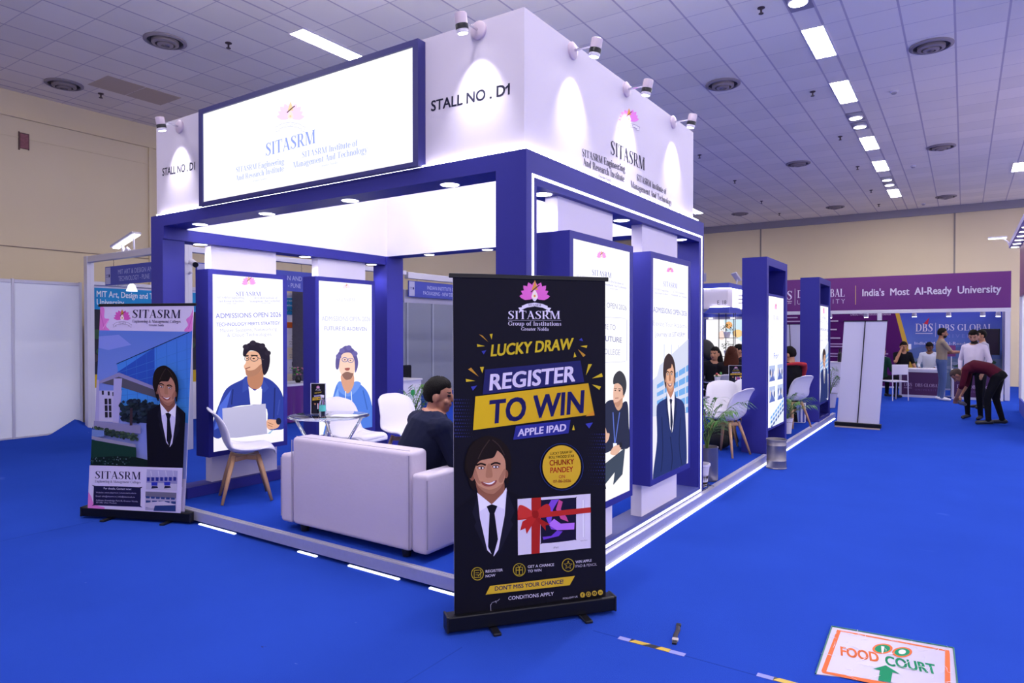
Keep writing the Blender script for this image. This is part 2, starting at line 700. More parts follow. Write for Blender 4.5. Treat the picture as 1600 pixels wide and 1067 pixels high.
# ------------------------------------------------------------------ materials of the place
BLUE = mat('blue_laminate', '#2a2a82', rough=0.5, spec=0.3)
WHITE = mat('white_laminate', '#c9c1cf', rough=0.55)
WHITE_LIT = mat('white_laminate_lit_copy', '#efe9f4', rough=0.6)  # paler copy of the laminate: brightness of the lit inside put into colour
WHITE_COL = mat('white_column_paint', '#d8d0e0', rough=0.6)
LED = mat('led_strip_light', '#ffffff', emit=14, emit_col=(0.90, 0.90, 1.0))
LED_SOFT = mat('led_line_light', '#ffffff', emit=2.2, emit_col=(0.95, 0.95, 1.0))
LAMP = mat('lamp_lens_light', '#ffffff', emit=9, emit_col=(0.94, 0.93, 1.0))
PANEL_LIGHT = mat('ceiling_panel_light', '#ffffff', emit=CEIL_LIGHT, emit_col=LAMP_TINT)
def scuffs(m):
    # worn pale patches and specks trodden into the pile
    nt = m.node_tree
    b = nt.nodes['Principled BSDF']
    src = b.inputs['Base Color'].links[0].from_socket
    tc = nt.nodes.new('ShaderNodeTexCoord')
    prev = src
    for sc, lo, hi, col, fac in ((1.6, 0.70, 0.78, (0.10, 0.17, 0.62), 0.35), (9.0, 0.76, 0.79, (0.16, 0.20, 0.50), 0.5), (5.0, 0.765, 0.785, (0.03, 0.03, 0.10), 0.7)):
        n = nt.nodes.new('ShaderNodeTexNoise')
        n.inputs['Scale'].default_value = sc
        n.inputs['Detail'].default_value = 3
        mp = nt.nodes.new('ShaderNodeMapping')
        mp.inputs['Scale'].default_value = (1, 2.2, 1)
        mp.inputs['Location'].default_value = (sc, 2 * sc, 0)
        nt.links.new(tc.outputs['Object'], mp.inputs['Vector'])
        nt.links.new(mp.outputs['Vector'], n.inputs['Vector'])
        r = nt.nodes.new('ShaderNodeMapRange')
        r.inputs['From Min'].default_value = lo
        r.inputs['From Max'].default_value = hi
        r.inputs['To Max'].default_value = fac
        nt.links.new(n.outputs['Fac'], r.inputs['Value'])
        mx = nt.nodes.new('ShaderNodeMix'); mx.data_type = 'RGBA'
        nt.links.new(r.outputs['Result'], mx.inputs['Factor'])
        nt.links.new(prev, mx.inputs['A'])
        mx.inputs['B'].default_value = col + (1,)
        prev = mx.outputs['Result']
    nt.links.new(prev, b.inputs['Base Color'])
    return m


CARPET = mat('blue_carpet', (0.021, 0.060, 0.39), rough=0.95, spec=0.0, noise_amt=0.10, noise_scale=1.3, bump=0.35, bump_scale=240)
scuffs(CARPET)
DECK = mat('blue_deck_carpet', (0.018, 0.056, 0.40), rough=0.95, spec=0.0, noise_amt=0.08, noise_scale=2.0, bump=0.35, bump_scale=240)
WALLM = mat('beige_hall_paint', '#d6c6a8', rough=0.85, noise_amt=0.05, noise_scale=0.7)
ALU = mat('aluminium_profile', '#c9c6d6', rough=0.35, metal=0.6, noise_amt=0.08, noise_scale=30)
OCTA = mat('white_shell_panel', '#e2e4ee', rough=0.5)
OCTP = mat('shell_post_metal', '#c5c3d2', rough=0.35, metal=0.3)
BLACKP = mat('black_plastic', '#12121a', rough=0.4)
BLACKM = mat('black_metal', '#15151b', rough=0.35, metal=0.5)
WPLAST = mat('white_plastic', '#d2cddb', rough=0.35)
WOOD = mat('beech_wood', '#b48a68', rough=0.5, noise_amt=0.12, noise_scale=14)
CHROME = mat('chrome', '#d8d8de', rough=0.12, metal=1.0)
STEEL = mat('brushed_steel', '#8f8a90', rough=0.42, metal=0.85, noise_amt=0.15, noise_scale=12)
GLASS = mat('clear_glass', '#dfe8f0', rough=0.02, trans=1.0, ior=1.45)
LEATHER = mat('white_leatherette', '#c8bccf', rough=0.45, noise_amt=0.03, noise_scale=6, bump=0.12, bump_scale=35)
GREEN = mat('palm_leaf', '#3c6a24', rough=0.5, noise_amt=0.3, noise_scale=9)
SPOTBODY = mat('pinkish_white_metal', '#c9b8c6', rough=0.4)
PRINT = print_material('matte_print')
BACKLIT = print_material('backlit_print', emit=1.0, base=0.12)
SCREENLIT = print_material('backlit_sign_print', emit=1.05, base=0.1)
MATTE_WHITE = mat('white_paper', '#dedae8', rough=0.8)


# ------------------------------------------------------------------ hall shell
CZ = 5.6
XL, XR, YB, YF = -11.0, 9.4, -9.0, 22.0
b = MB(); b.box((XL - 0.2, YB, -0.06), (XR, YF + 0.2, 0.0))
floor = struct(b.build('floor', CARPET))
b = MB(); b.box((XL - 0.2, YB, 0.0), (XL, YF + 0.2, CZ + 0.3))
struct(b.build('wall_left', WALLM))
b = MB(); b.box((XL, YF, 0.0), (XR, YF + 0.2, CZ + 0.3))
struct(b.build('wall_back', WALLM))
b = MB(); b.box((XL - 0.2, YB - 0.2, 0.0), (XR, YB, 3.3))
struct(b.build('wall_front_light_block', WALLM))  # unseen wall behind the camera, kept low to shape the incoming world light


def ceiling_material():
    m = bpy.data.materials.new('ceiling_tiles')
    m.use_nodes = True
    nt = m.node_tree
    bs = nt.nodes['Principled BSDF']
    bs.inputs['Roughness'].default_value = 0.85
    bs.inputs['Specular IOR Level'].default_value = 0.2
    tc = nt.nodes.new('ShaderNodeTexCoord')
    sp = nt.nodes.new('ShaderNodeSeparateXYZ')
    nt.links.new(tc.outputs['Object'], sp.inputs[0])

    def M(op, a, bb=None, c=None):
        n = nt.nodes.new('ShaderNodeMath')
        n.operation = op
        for i, v in enumerate((a, bb, c)):
            if v is None:
                continue
            if hasattr(v, 'is_output'):
                nt.links.new(v, n.inputs[i])
            else:
                n.inputs[i].default_value = v
        return n.outputs[0]
    x = M('SUBTRACT', sp.outputs[0], 0.22 - 5.67 * 20)
    y = M('SUBTRACT', sp.outputs[1], 6.93 - 0.594 * 40)
    cx = M('DIVIDE', x, 0.567)
    cy = M('DIVIDE', y, 0.594)
    fx = M('SUBTRACT', M('MODULO', M('ADD', cx, 0.5), 1.0), 0.5)
    fy = M('SUBTRACT', M('MODULO', M('ADD', cy, 0.5), 1.0), 0.5)
    lx = M('LESS_THAN', M('ABSOLUTE', fx), 0.022)
    ly = M('LESS_THAN', M('ABSOLUTE', fy), 0.011)
    strip = M('SUBTRACT', M('MODULO', x, 5.67), 0.2835)
    lh = M('LESS_THAN', M('ABSOLUTE', strip), 0.016)
    line = M('MAXIMUM', M('MAXIMUM', lx, lh), M('MULTIPLY', ly, 0.75))
    ix = M('FLOOR', cx)
    iy = M('FLOOR', cy)
    cb = nt.nodes.new('ShaderNodeCombineXYZ')
    nt.links.new(ix, cb.inputs[0]); nt.links.new(iy, cb.inputs[1])
    wn = nt.nodes.new('ShaderNodeTexWhiteNoise')
    wn.noise_dimensions = '2D'
    nt.links.new(cb.outputs[0], wn.inputs['Vector'])
    ns = nt.nodes.new('ShaderNodeTexNoise')
    ns.inputs['Scale'].default_value = 1.1
    nt.links.new(tc.outputs['Object'], ns.inputs['Vector'])
    v = M('ADD', M('MULTIPLY', wn.outputs['Value'], 0.10), M('MULTIPLY', ns.outputs['Fac'], 0.12))
    k = M('ADD', v, 0.86)
    mx = nt.nodes.new('ShaderNodeMix'); mx.data_type = 'RGBA'
    mx.inputs['A'].default_value = (0, 0, 0, 1)
    mx.inputs['B'].default_value = hx('#f4ebe0')
    nt.links.new(k, mx.inputs['Factor'])
    m2 = nt.nodes.new('ShaderNodeMix'); m2.data_type = 'RGBA'
    nt.links.new(line, m2.inputs['Factor'])
    nt.links.new(mx.outputs['Result'], m2.inputs['A'])
    m2.inputs['B'].default_value = hx('#c4b8be')
    nt.links.new(m2.outputs['Result'], bs.inputs['Base Color'])
    return m


b = MB(); b.box((XL - 0.2, YB, CZ), (XR, YF + 0.2, CZ + 0.12))
struct(b.build('ceiling', ceiling_material()))
TRIMM = mat('beige_trim_paint', '#d6c6a6', rough=0.8)
GREYT = mat('grey_wall_band', '#8d8896', rough=0.8)
b = MB(); b.box((XL, YB, 5.17), (XL + 0.05, YF, 5.21))
struct(b.build('trim_1', TRIMM))
b = MB(); b.box((XL, 3.66, 0), (XL + 0.04, 3.74, 5.17)); b.box((XL, 3.0, 4.85), (XL + 0.01, 3.66, 4.87)); b.box((XL, YB, 4.85), (XL + 0.01, 3.0, 4.87))
struct(b.build('trim_2', TRIMM))
b = MB(); b.box((XL, YF - 0.06, 5.36), (XR, YF, 5.6))
struct(b.build('trim_3', GREYT))
b = MB(); b.box((XL, YB, 3.03), (XL + 0.012, 3.66, 3.045))
struct(b.build('trim_4', mat('brown_wire_trim', '#8b7a70', rough=0.8)))
b = MB()
for xx in (-4.1, 1.75):
    b.box((xx, YF - 0.015, 0), (xx + 0.05, YF, 5.36))
struct(b.build('trim_5', mat('wall_joint_paint', '#8e8580', rough=0.8)))
# broken service opening in the left wall
t = thing('wall_junction_box', 'broken red junction box recessed in the beige left wall', 'junction box', (XL, 1.60, 4.80))
b = MB(); b.box((0.002, -0.06, -0.12), (0.03, 0.06, 0.12)); b.build('backplate', mat('red_brick_hole', '#8a5a5e', rough=0.9, noise_amt=0.4, noise_scale=30), t)
b = MB(); b.box((0.002, -0.08, -0.15), (0.02, -0.06, 0.15)); b.box((0.002, 0.06, -0.13), (0.02, 0.075, 0.14)); b.box((0.002, -0.07, 0.12), (0.02, 0.07, 0.14)); b.build('chipped_edge', mat('chipped_plaster', '#5f4a48', rough=0.9), t)
# two replaced ceiling tiles
bt = mat('tan_ceiling_tile', '#c8b6a2', rough=0.85)
for i, yy in enumerate((2.0, 2.6)):
    b = MB(); b.box((-9.66, yy, CZ - 0.006), (-9.0, yy + 0.58, CZ + 0.0))
    o = b.build('ceiling_tile', bt)
    tag(o, ('tan replacement ceiling tile next to the left wall, nearer the camera', 'tan replacement ceiling tile next to the left wall, behind its twin')[i], 'ceiling tile', 'tan ceiling tiles')

# ---- ceiling fittings
LROW = ((0.235, 0.27), (-5.435, 0.27), (5.905, 0.27), (11.575, 0.27))


def ceil_panel(x, y0, y1, label):
    t = thing('ceiling_light', label, 'ceiling light', (x + 0.135, (y0 + y1) / 2, CZ), 0, 'ceiling panel lights')
    h = (y1 - y0) / 2
    b = MB(); b.box((-0.13, -h, -0.012), (0.13, h, -0.004)); b.build('diffuser', PANEL_LIGHT, t)
    b = MB()
    for s in (-1, 1):
        b.box((s * 0.138 - 0.008, -h - 0.016, -0.016), (s * 0.138 + 0.008, h + 0.016, -0.001))
        b.box((-0.13, s * (h + 0.008) - 0.008, -0.016), (0.13, s * (h + 0.008) + 0.008, -0.001))
    b.build('light_frame', WPLAST, t)
    return t


row = [(6.33, 7.42), (8.58, 9.72), (12.2, 13.3), (14.5, 15.6), (18.2, 19.4)]
ords = ['nearest of the row of white ceiling panel lights running to the far wall', 'second white ceiling panel light of the row, just before the first pair of round lamps',
        'white ceiling panel light just beyond the first pair of round ceiling lamps', 'white ceiling panel light just before the second pair of round lamps',
        'farthest white ceiling panel light of the row, beyond the second pair of round lamps']
for (a, c), lb in zip(row, ords):
    ceil_panel(0.235, a, c, lb)
ceil_panel(-5.435, 2.63, 3.68, 'long white ceiling panel light above the large illuminated sign')
ceil_panel(2.98, 16.5, 17.5, 'white ceiling panel light at the right edge near the far wall')
off = 'white ceiling panel light beyond the frame'
for x in (-5.435, 0.235, 5.905, 8.7):
    for y in (-7.4, -4.6, -1.8, 1.0, 3.8, 6.6, 9.4, 12.2, 15.0, 17.8):
        if x == -5.435 and 0.5 < y < 4.5:
            continue
        if x == 0.235 and y > 5:
            continue
        if x < 3 and y < -5:
            continue
        ceil_panel(x, y, y + 1.1, off)


def diffuser_round(x, y, label):
    t = thing('air_diffuser', label, 'air diffuser', (x, y, CZ), 0, 'round ceiling air diffusers')
    b = MB(); b.lathe([(0.27, -0.002), (0.27, -0.02), (0.235, -0.035), (0.225, -0.03), (0.225, -0.002)], n=32)
    shade_auto(b.build('outer_ring', mat('dusty_diffuser_paint', '#8f858c', rough=0.6), t))
    b = MB(); b.lathe([(0.224, -0.001), (0.224, -0.006)], n=32)
    b.build('throat', mat('dark_duct', '#3c363c', rough=0.9), t)
    for r0, z in ((0.17, -0.05), (0.10, -0.07)):
        b = MB(); b.lathe([(r0, -0.008), (r0, z), (r0 - 0.045, z - 0.012), (r0 - 0.05, -0.03), (r0 - 0.03, -0.012)], n=32)
        shade_auto(b.build('inner_cone', mat('grey_cone_paint', '#8a7f84', rough=0.5), t))
    b = MB(); b.lathe([(0.048, -0.007), (0.048, -0.06), (0.02, -0.085)], n=20)
    shade_auto(b.build('centre_cap', mat('cone_cap_paint', '#6f666c', rough=0.5), t))
    return t


DL = [((-7.03, 1.82), 'round air diffuser in the ceiling between the left wall and the large sign'),
      ((-9.95, 1.78), 'round air diffuser beside the two tan ceiling tiles'),
      ((-4.15, 1.85), 'round air diffuser mostly hidden behind the top edge of the large sign'),
      ((1.64, 7.85), 'round air diffuser to the right of the nearest panel lights'),
      ((-1.19, 7.68), 'round air diffuser over the rear of the stall, left of the panel lights'),
      ((-1.22, 13.71), 'round air diffuser left of the light row, halfway to the far wall'),
      ((1.61, 13.92), 'round air diffuser right of the light row, halfway to the far wall'),
      ((1.58, 20.2), 'round air diffuser right of the light row, beside the far wall'),
      ((-1.36, 20.16), 'round air diffuser just left of the light row, beside the far wall'),
      ((-4.19, 19.7), 'round air diffuser farthest left along the far wall')]
p0 = None
for (x, y), lb in DL:
    if p0 is None:
        p0 = diffuser_round(x, y, lb)
    else:
        dup(p0, (x, y, CZ), 0, lb)


def sprinkler(x, y, label):
    t = thing('sprinkler_head', label, 'sprinkler', (x, y, CZ), 0, 'fire sprinkler heads')
    m = mat('dark_brass', '#4c4048', rough=0.5, metal=0.5)
    b = MB(); b.lathe([(0.045, -0.001), (0.045, -0.008), (0.02, -0.02)], n=16); b.build('escutcheon', m, t)
    b = MB(); b.cyl((0, 0, -0.015), (0, 0, -0.07), 0.012, 8); b.lathe([(0.03, -0.07), (0.03, -0.076)], n=12); b.build('head', m, t)
    return t


SL = [((-6.385, 2.35), 'sprinkler head nearest the left end of the large sign'), ((-9.92, 2.32), 'sprinkler head beside the tan tiles by the left wall'),
      ((-0.05, 5.41), 'sprinkler head nearest the top edge, above the stall corner'), ((-0.06, 8.85), 'sprinkler head beside the second panel light'),
      ((-0.07, 11.89), 'sprinkler head left of the third panel light'), ((-0.1, 14.83), 'sprinkler head left of the fourth panel light'),
      ((-0.138, 18.0), 'sprinkler head left of the farthest panel light'), ((-0.176, 20.45), 'sprinkler head at the far wall in line with the light row'),
      ((-2.96, 14.69), 'sprinkler head in the column left of the far diffusers, first one'), ((-3.06, 17.9), 'sprinkler head in the column left of the far diffusers, middle one'),
      ((-3.08, 20.36), 'sprinkler head in the column left of the far diffusers, last before the wall'), ((-2.9, 11.69), 'sprinkler head peeking past the far edge of the white fascia')]
p0 = None
for (x, y), lb in SL:
    if p0 is None:
        p0 = sprinkler(x, y, lb)
    else:
        dup(p0, (x, y, CZ), 0, lb)
p0 = None
for (x, y), lb in [((0.365, 5.46), 'round ceiling lamp cut by the top edge of the picture'), ((0.36, 10.67), 'nearer lamp of the first pair of round ceiling lamps'),
                   ((0.355, 11.31), 'farther lamp of the first pair of round ceiling lamps'), ((0.36, 16.71), 'nearer lamp of the second pair of round ceiling lamps'),
                   ((0.36, 17.42), 'farther lamp of the second pair of round ceiling lamps')]:
    if p0 is None:
        p0 = thing('round_ceiling_lamp', lb, 'ceiling lamp', (x, y, CZ), 0, 'round ceiling lamps')
        b = MB(); b.box((-0.135, -0.28, -0.012), (0.135, 0.28, -0.001), 0.003); b.build('mounting_plate', mat('grey_plate', '#8d8798', rough=0.5), p0)
        b = MB(); b.lathe([(0.12, -0.012), (0.12, -0.03), (0.105, -0.036)], n=28); b.build('lamp_rim', WPLAST, p0)
        b = MB(); b.lathe([(0.104, -0.033), (0.104, -0.041), (0.06, -0.046)], n=28); b.build('lens', LAMP, p0)
    else:
        dup(p0, (x, y, CZ), 0, lb)
p0 = None
for (x, y), lb in [((1.06, 9.57), 'smoke detector right of the second panel light'), ((1.01, 15.5), 'smoke detector right of the fourth panel light'), ((0.98, 21.1), 'smoke detector by the far wall')]:
    if p0 is None:
        p0 = thing('smoke_detector', lb, 'smoke detector', (x, y, CZ), 0, 'smoke detectors')
        b = MB(); b.lathe([(0.06, -0.001), (0.06, -0.02), (0.05, -0.03)], n=20); b.build('base', WPLAST, p0)
        b = MB(); b.lathe([(0.04, -0.03), (0.035, -0.05), (0.01, -0.055)], n=16); b.build('sensor', mat('grey_sensor', '#9a94a4'), p0)
    else:
        dup(p0, (x, y, CZ), 0, lb)

# ------------------------------------------------------------------ platform with aluminium edge and light strip
PZ = 0.104
PX = 0.045
t = thing('stall_platform', 'raised blue carpeted platform with silver metal edging under the white stall', 'platform', (0, 0, 0))
b = MB(); b.box((-4.1, 0.03, 0.012), (PX - 0.03, 10.7, PZ - 0.004)); b.build('deck', DECK, t)
b = MB()
b.box((-4.1, 0.0, 0.028), (PX, 0.03, PZ)); b.box((PX - 0.03, 0.03, 0.028), (PX, 10.7, PZ))
b.box((-4.1, 0.03, PZ - 0.004), (PX - 0.05, 0.055, PZ + 0.003)); b.box((PX - 0.055, 0.03, PZ - 0.004), (PX - 0.03, 10.7, PZ + 0.003))
b.build('edge_trim', ALU, t)
for x0, x1 in ((-3.25, -2.75), (-1.98, -1.78), (-1.45, -0.98), (-0.72, -0.38)):
    b = MB(); b.box((x0, -0.008, 0.003), (x1, 0.012, 0.012)); b.build('light_strip', mat('dim_led_strip', '#ffffff', emit=1.1, emit_col=(0.8, 0.87, 1.0)), t)
b = MB(); b.box((PX - 0.008, 0.1, 0.004), (PX + 0.014, 10.6, 0.017)); b.build('light_strip', LED_SOFT, t)

# ------------------------------------------------------------------ the white and blue stall
stall = thing('exhibition_stall', 'large exhibition stall with white lettered fascia on a dark blue frame', 'exhibition stall', (0, 0, 0))
ZB, ZT = 2.64, 3.455


def part(name, boxes, m, parent, bevel=0.0):
    b = MB()
    for a, c in boxes:
        b.box(a, c, bevel)
    return b.build(name, m, parent)


part('pillar', [((-0.21, 0, PZ), (0, 0.11, 2.45))], BLUE, stall)
part('pillar', [((-3.98, 0, PZ), (-3.79, 0.2, 2.43))], BLUE, stall)
part('pillar', [((-3.98, 2.72, PZ), (-3.75, 3.0, 2.53))], BLUE, stall)
part('pillar', [((-0.21, 2.97, PZ), (0, 3.1, 2.45))], BLUE, stall)
part('front_beam', [((-3.98, 0, 2.54), (0, 0.21, ZB))], BLUE, stall)
part('right_beam', [((-0.21, 0.21, 2.45), (0, 3.1, ZB)), ((-0.21, 0, 2.45), (0, 0.21, 2.54))], BLUE, stall)
part('left_beam', [((-3.98, 0.21, 2.43), (-3.77, 2.72, 2.53)), ((-3.98, 0, 2.43), (-3.77, 0.21, 2.54)), ((-3.98, 0.21, 2.53), (-3.78, 3.0, ZB))], BLUE, stall)
part('back_beam', [((-3.78, 2.74, 2.53), (-0.21, 2.98, ZB))], BLUE, stall)
part('right_sill', [((-0.21, 0.11, PZ), (0, 2.97, 0.165))], mat('blue_grey_sill', '#4a4f8c', rough=0.5, noise_amt=0.1, noise_scale=20), stall)
part('left_sill', [((-3.98, 0.2, PZ), (-3.77, 2.72, 0.2))], BLUE, stall)
# fascia walls, white inside and out
fa = part('fascia_panel', [((-3.955, 0.04, ZB), (-0.04, 0.10, ZT))], WHITE, stall)
fb = part('fascia_panel', [((-0.10, 0.10, ZB), (-0.04, 2.91, ZT))], WHITE, stall)
part('fascia_panel', [((-3.955, 0.10, ZB), (-3.775, 2.91, ZT)), ((-3.779, 0.21, 2.531), (-3.765, 2.74, ZT))], WHITE_LIT, stall)
part('fascia_panel', [((-3.765, 2.735, 2.531), (-0.10, 2.91, ZT))], WHITE_LIT, stall)
# white columns behind the light boxes
for xx, y0, y1 in ((-0.13, 0.42, 1.20), (-0.13, 1.73, 2.50)):
    part('column', [((xx, y0, 2.217), (xx + 0.09, y1, 2.45))], WHITE_COL, stall)
    part('column', [((xx, y0, 0.165), (xx + 0.09, y1, 0.448))], WHITE_COL, stall)
for xx, y0, y1 in ((-3.93, 0.48, 1.20), (-3.93, 1.74, 2.44)):
    part('column', [((xx, y0, 0.2), (xx + 0.10, y1, 2.43))], WHITE_COL, stall)
# cove strips outside, on the ledge of the beams
b = MB(); b.box((-3.9, 0.006, ZB + 0.002), (0, 0.016, ZB + 0.012)); b.box((-0.014, 0.02, ZB + 0.002), (-0.004, 2.95, ZB + 0.012))
b.build('cove_light', mat('cove_led_light', '#ffffff', emit=13, emit_col=(0.93, 0.92, 1.0)), stall)
b = MB(); b.box((-3.7, 0.15, ZB + 0.002), (-0.2, 0.17, ZB + 0.014)); b.box((-0.17, 0.25, ZB + 0.002), (-0.15, 2.7, ZB + 0.014)); b.build('cove_light', LED, stall)  # unseen strips on the inner ledges, added to brighten the lining
# light line let into the right-hand frame
part('light_line', [((-0.001, 0.058, 0.115), (0.003, 0.076, 2.511)), ((-0.001, 0.076, 2.493), (0.003, 3.045, 2.511)), ((-0.001, 3.027, 0.115), (0.003, 3.045, 2.493)), ((-0.001, 0.076, 0.118), (0.003, 3.027, 0.138))],
     LED_SOFT, stall)

# fascia lettering
INK = '#2a2a3c'


def emblem(a, cx, cy, s, pink='#e58ad6', dark='#4b3f6e', paper='#f4f2fb', gold='#e0a03c', ribbon=True, pale=False, sx=1.0):
    """lotus flower emblem with a small seated figure and a ribbon, unit = half width"""
    E_ = lambda x, y: (cx + s * sx * x, cy - s * y)
    deep = pink
    for r0, angs, c in ((1.02, (-82, -62, -42, -22, 0, 22, 42, 62, 82), pink),):
        for an in angs:
            q = []
            for u, w in ((0, 0.0), (0.3, 0.13), (0.6, 0.2), (0.85, 0.12), (1.0, 0.0)):
                q.append((u, w))
            pts = q + [(u, -w) for u, w in reversed(q[1:-1])]
            L_ = r0 if abs(an) > 50 else r0 * 1.1
            ca, sa = math.cos(R(an)), math.sin(R(an))
            a.poly([E_(L_ * (u * sa + w * ca) * 1.0, -0.25 + L_ * (u * ca - w * sa)) for u, w in pts], c, lay=(an == angs[0]))
    a.ell(cx, cy + 0.14 * s, 0.17 * s * sx, 0.30 * s, paper)
    a.poly([E_(-0.2, 0.3), E_(0.02, 0.95), E_(0.22, 0.3)], gold)
    a.line([E_(-0.25, 0.15), E_(0.15, 0.5), E_(0.32, 0.62)], 0.07 * s, '#5a3b3a')
    a.blob([E_(-0.16, 0.05), E_(0, 0.3), E_(0.16, 0.05), E_(0.2, -0.2), E_(0, -0.3), E_(-0.2, -0.2)], '#f0e2d8')
    a.ell(cx, cy + 0.1 * s, 0.07 * s * sx, 0.08 * s, gold)
    if ribbon:
        up = [E_(x, -0.52 - 0.38 * x * x * 0.8) for x in (-0.85, -0.5, 0, 0.5, 0.85)]
        lo = [E_(x, -0.80 - 0.38 * x * x * 0.8) for x in (0.85, 0.5, 0, -0.5, -0.85)]
        a.poly([E_(-0.85, -0.85), E_(-1.1, -0.88), E_(-1.0, -1.02), E_(-1.06, -1.2), E_(-0.7, -1.12)], paper)
        a.poly([E_(0.85, -0.85), E_(1.1, -0.88), E_(1.0, -1.02), E_(1.06, -1.2), E_(0.7, -1.12)], paper)
        a.poly(up + lo, paper)
        w = 0.035 * s
        a.line(up, w, dark); a.line(lo, w, dark, lay=False)
        for sg in (-1, 1):
            a.line([E_(0.85 * sg, -0.78), E_(1.1 * sg, -0.88), E_(1.0 * sg, -1.02), E_(1.06 * sg, -1.2), E_(0.7 * sg, -1.1)], w, dark, lay=False)
        a.text('SITASRM', E_(-0.42, -0.78), E_(0.42, -0.78), 0.16 * s, dark, 'serif')


a = Art(3.86, 0.815, [(242.6, 198.9), (821.3, 16.3), (821, 232.8), (241.5, 339.4)])
a.poly([(791.2, 137.8), (796.3, 132.9), (796.6, 136.6), (792, 140.2)], INK)
a.text('STALL NO . D1', (674.5, 174.5), (798.5, 147.5), 15.5, INK, bold=0.026)
a.text('STALL NO . D1', (246, 277), (298.5, 266.8), 11.5, INK, bold=0.026)
a.build('lettering', PRINT, fa, loc=(-3.90, 0.039, ZB))
a = Art(2.87, 0.815, [(821.3, 16.3), (1090.6, 208.8), (1092, 342), (821, 232.8)])
emblem(a, 988.5, 186, 16, pink='#de7fd0', dark='#3b3560', paper='#dcd6e6')
a.text('SITASRM', (960, 239.5), (1014.5, 265.5), 21, INK, 'serif')
a.text('SITASRM Engineering', (914, 242), (983, 267.5), 11.5, INK, 'serif')
a.text('And Research Institute', (915.5, 256), (982, 282.5), 11.5, INK, 'serif')
a.text('Greater Noida', (941, 275), (961, 283), 5, '#5d5a70', 'serif')
a.text('SITASRM Institute of', (1001.5, 280), (1049, 302), 10, INK, 'serif')
a.text('Management And Technology', (992, 290), (1057.8, 319), 10, INK, 'serif')
a.text('Greater Noida', (1018.6, 308.7), (1034.5, 316), 4.5, '#5d5a70', 'serif')
a.build('lettering', PRINT, fb, loc=(-0.039, 0.04, ZB), rot=(0, 0, R(90)))

# big illuminated sign standing proud of the front fascia
sg = thing('illuminated_sign', 'wide white illuminated sign with pink lotus emblem in a navy frame on the front fascia', 'sign', (-3.175, 0.038, ZB + 0.003))
SW, SH = 2.395, 0.79
part('sign_frame', [((0, -0.07, 0), (0.045, 0, SH)), ((SW - 0.045, -0.07, 0), (SW, 0, SH)), ((0.045, -0.07, 0), (SW - 0.045, 0, 0.03)), ((0.045, -0.07, SH - 0.04), (SW - 0.045, 0, SH)), ((0.045, -0.012, 0.03), (SW - 0.045, 0, SH - 0.04))],
     mat('navy_sign_frame', '#26256a', rough=0.45), sg)
pw, ph = SW - 0.09, SH - 0.07
part('light_panel', [((0.045, -0.055, 0.03), (SW - 0.045, -0.013, SH - 0.04))], mat('sign_diffuser', '#202020', emit=1.06, emit_col=(0.98, 0.98, 1.0)), sg)
a = Art(pw, ph, [(316.5, 181), (657, 73), (657, 255), (315.6, 320.5)])
B1, B2, B3 = '#8fa2ea', '#a3b0ec', '#c3caf2'
emblem(a, 457, 181, 22.5, pink='#f6d4f6', dark='#c3c6d8', paper='#ffffff', gold='#f3d2a4')
a.text('SITASRM', (417, 246.5), (497.5, 225), 20, B1, 'serif')
a.text('SITASRM Engineering', (368.5, 273), (446.5, 258.5), 8.5, B2, 'serif')
a.text('And Research Institute', (368, 286), (446, 270), 8.5, B2, 'serif')
a.text('Greater Noida', (394, 288.5), (417.5, 283.5), 3.8, B3, 'serif')
a.text('SITASRM Institute of', (475.5, 249), (566, 229), 9.5, B2, 'serif')
a.text('Management And Technology', (461, 265), (581.7, 239.5), 9.5, B2, 'serif')
a.text('Greater Noida', (504, 264), (533, 257.5), 4, B3, 'serif')
a.build('lettering', SCREENLIT, sg, loc=(0.045, -0.0552, 0.03))

# unseen tube lamps added inside the fascia to light the white lining
FILL_TUBE = mat('fill_tube_light', '#ffffff', emit=165, emit_col=(0.95, 0.95, 1.0))
for nm, a0, a1, lb in (('front', (-3.4, 0.135, 3.22), (-0.6, 0.135, 3.22), 'unseen tube lamp added inside the front fascia of the stall'), ('right', (-0.14, 0.5, 3.22), (-0.14, 2.5, 3.22), 'unseen tube lamp added inside the right fascia of the stall')):
    t = thing('added_tube_lamp', lb, 'added tube lamp', a0)
    d = Vector(a1) - Vector(a0)
    b = MB(); b.cyl((0, 0, 0), d, 0.014, 10); b.build('tube', FILL_TUBE, t)
    b = MB()
    if d.x:
        b.box((0, -0.035, -0.02), (d.x, -0.018, 0.02))
    else:
        b.box((0.022, 0, -0.02), (0.04, d.y, 0.02))
    b.build('batten', WPLAST, t)


# recessed downlights under the beams
def downlight(loc, label, power=9):
    t = thing('downlight', label, 'downlight', loc, 0, 'round downlights under the stall beams')
    b = MB(); b.lathe([(0.066, -0.0005), (0.066, -0.002), (0.058, -0.003)], n=28); b.build('bezel', WPLAST, t)
    b = MB(); b.lathe([(0.0585, -0.002), (0.058, -0.0036)], n=28); b.build('lens', LAMP, t)
    l = bpy.data.lights.new('downlight_beam', 'SPOT')
    l.energy = power; l.spot_size = R(130); l.spot_blend = 0.7; l.shadow_soft_size = 0.05; l.color = (0.93, 0.93, 1.0)
    lo = bpy.data.objects.new('downlight_beam', l); COL.objects.link(lo); lo.parent = t; lo.location = (0, 0, -0.03)
    return t


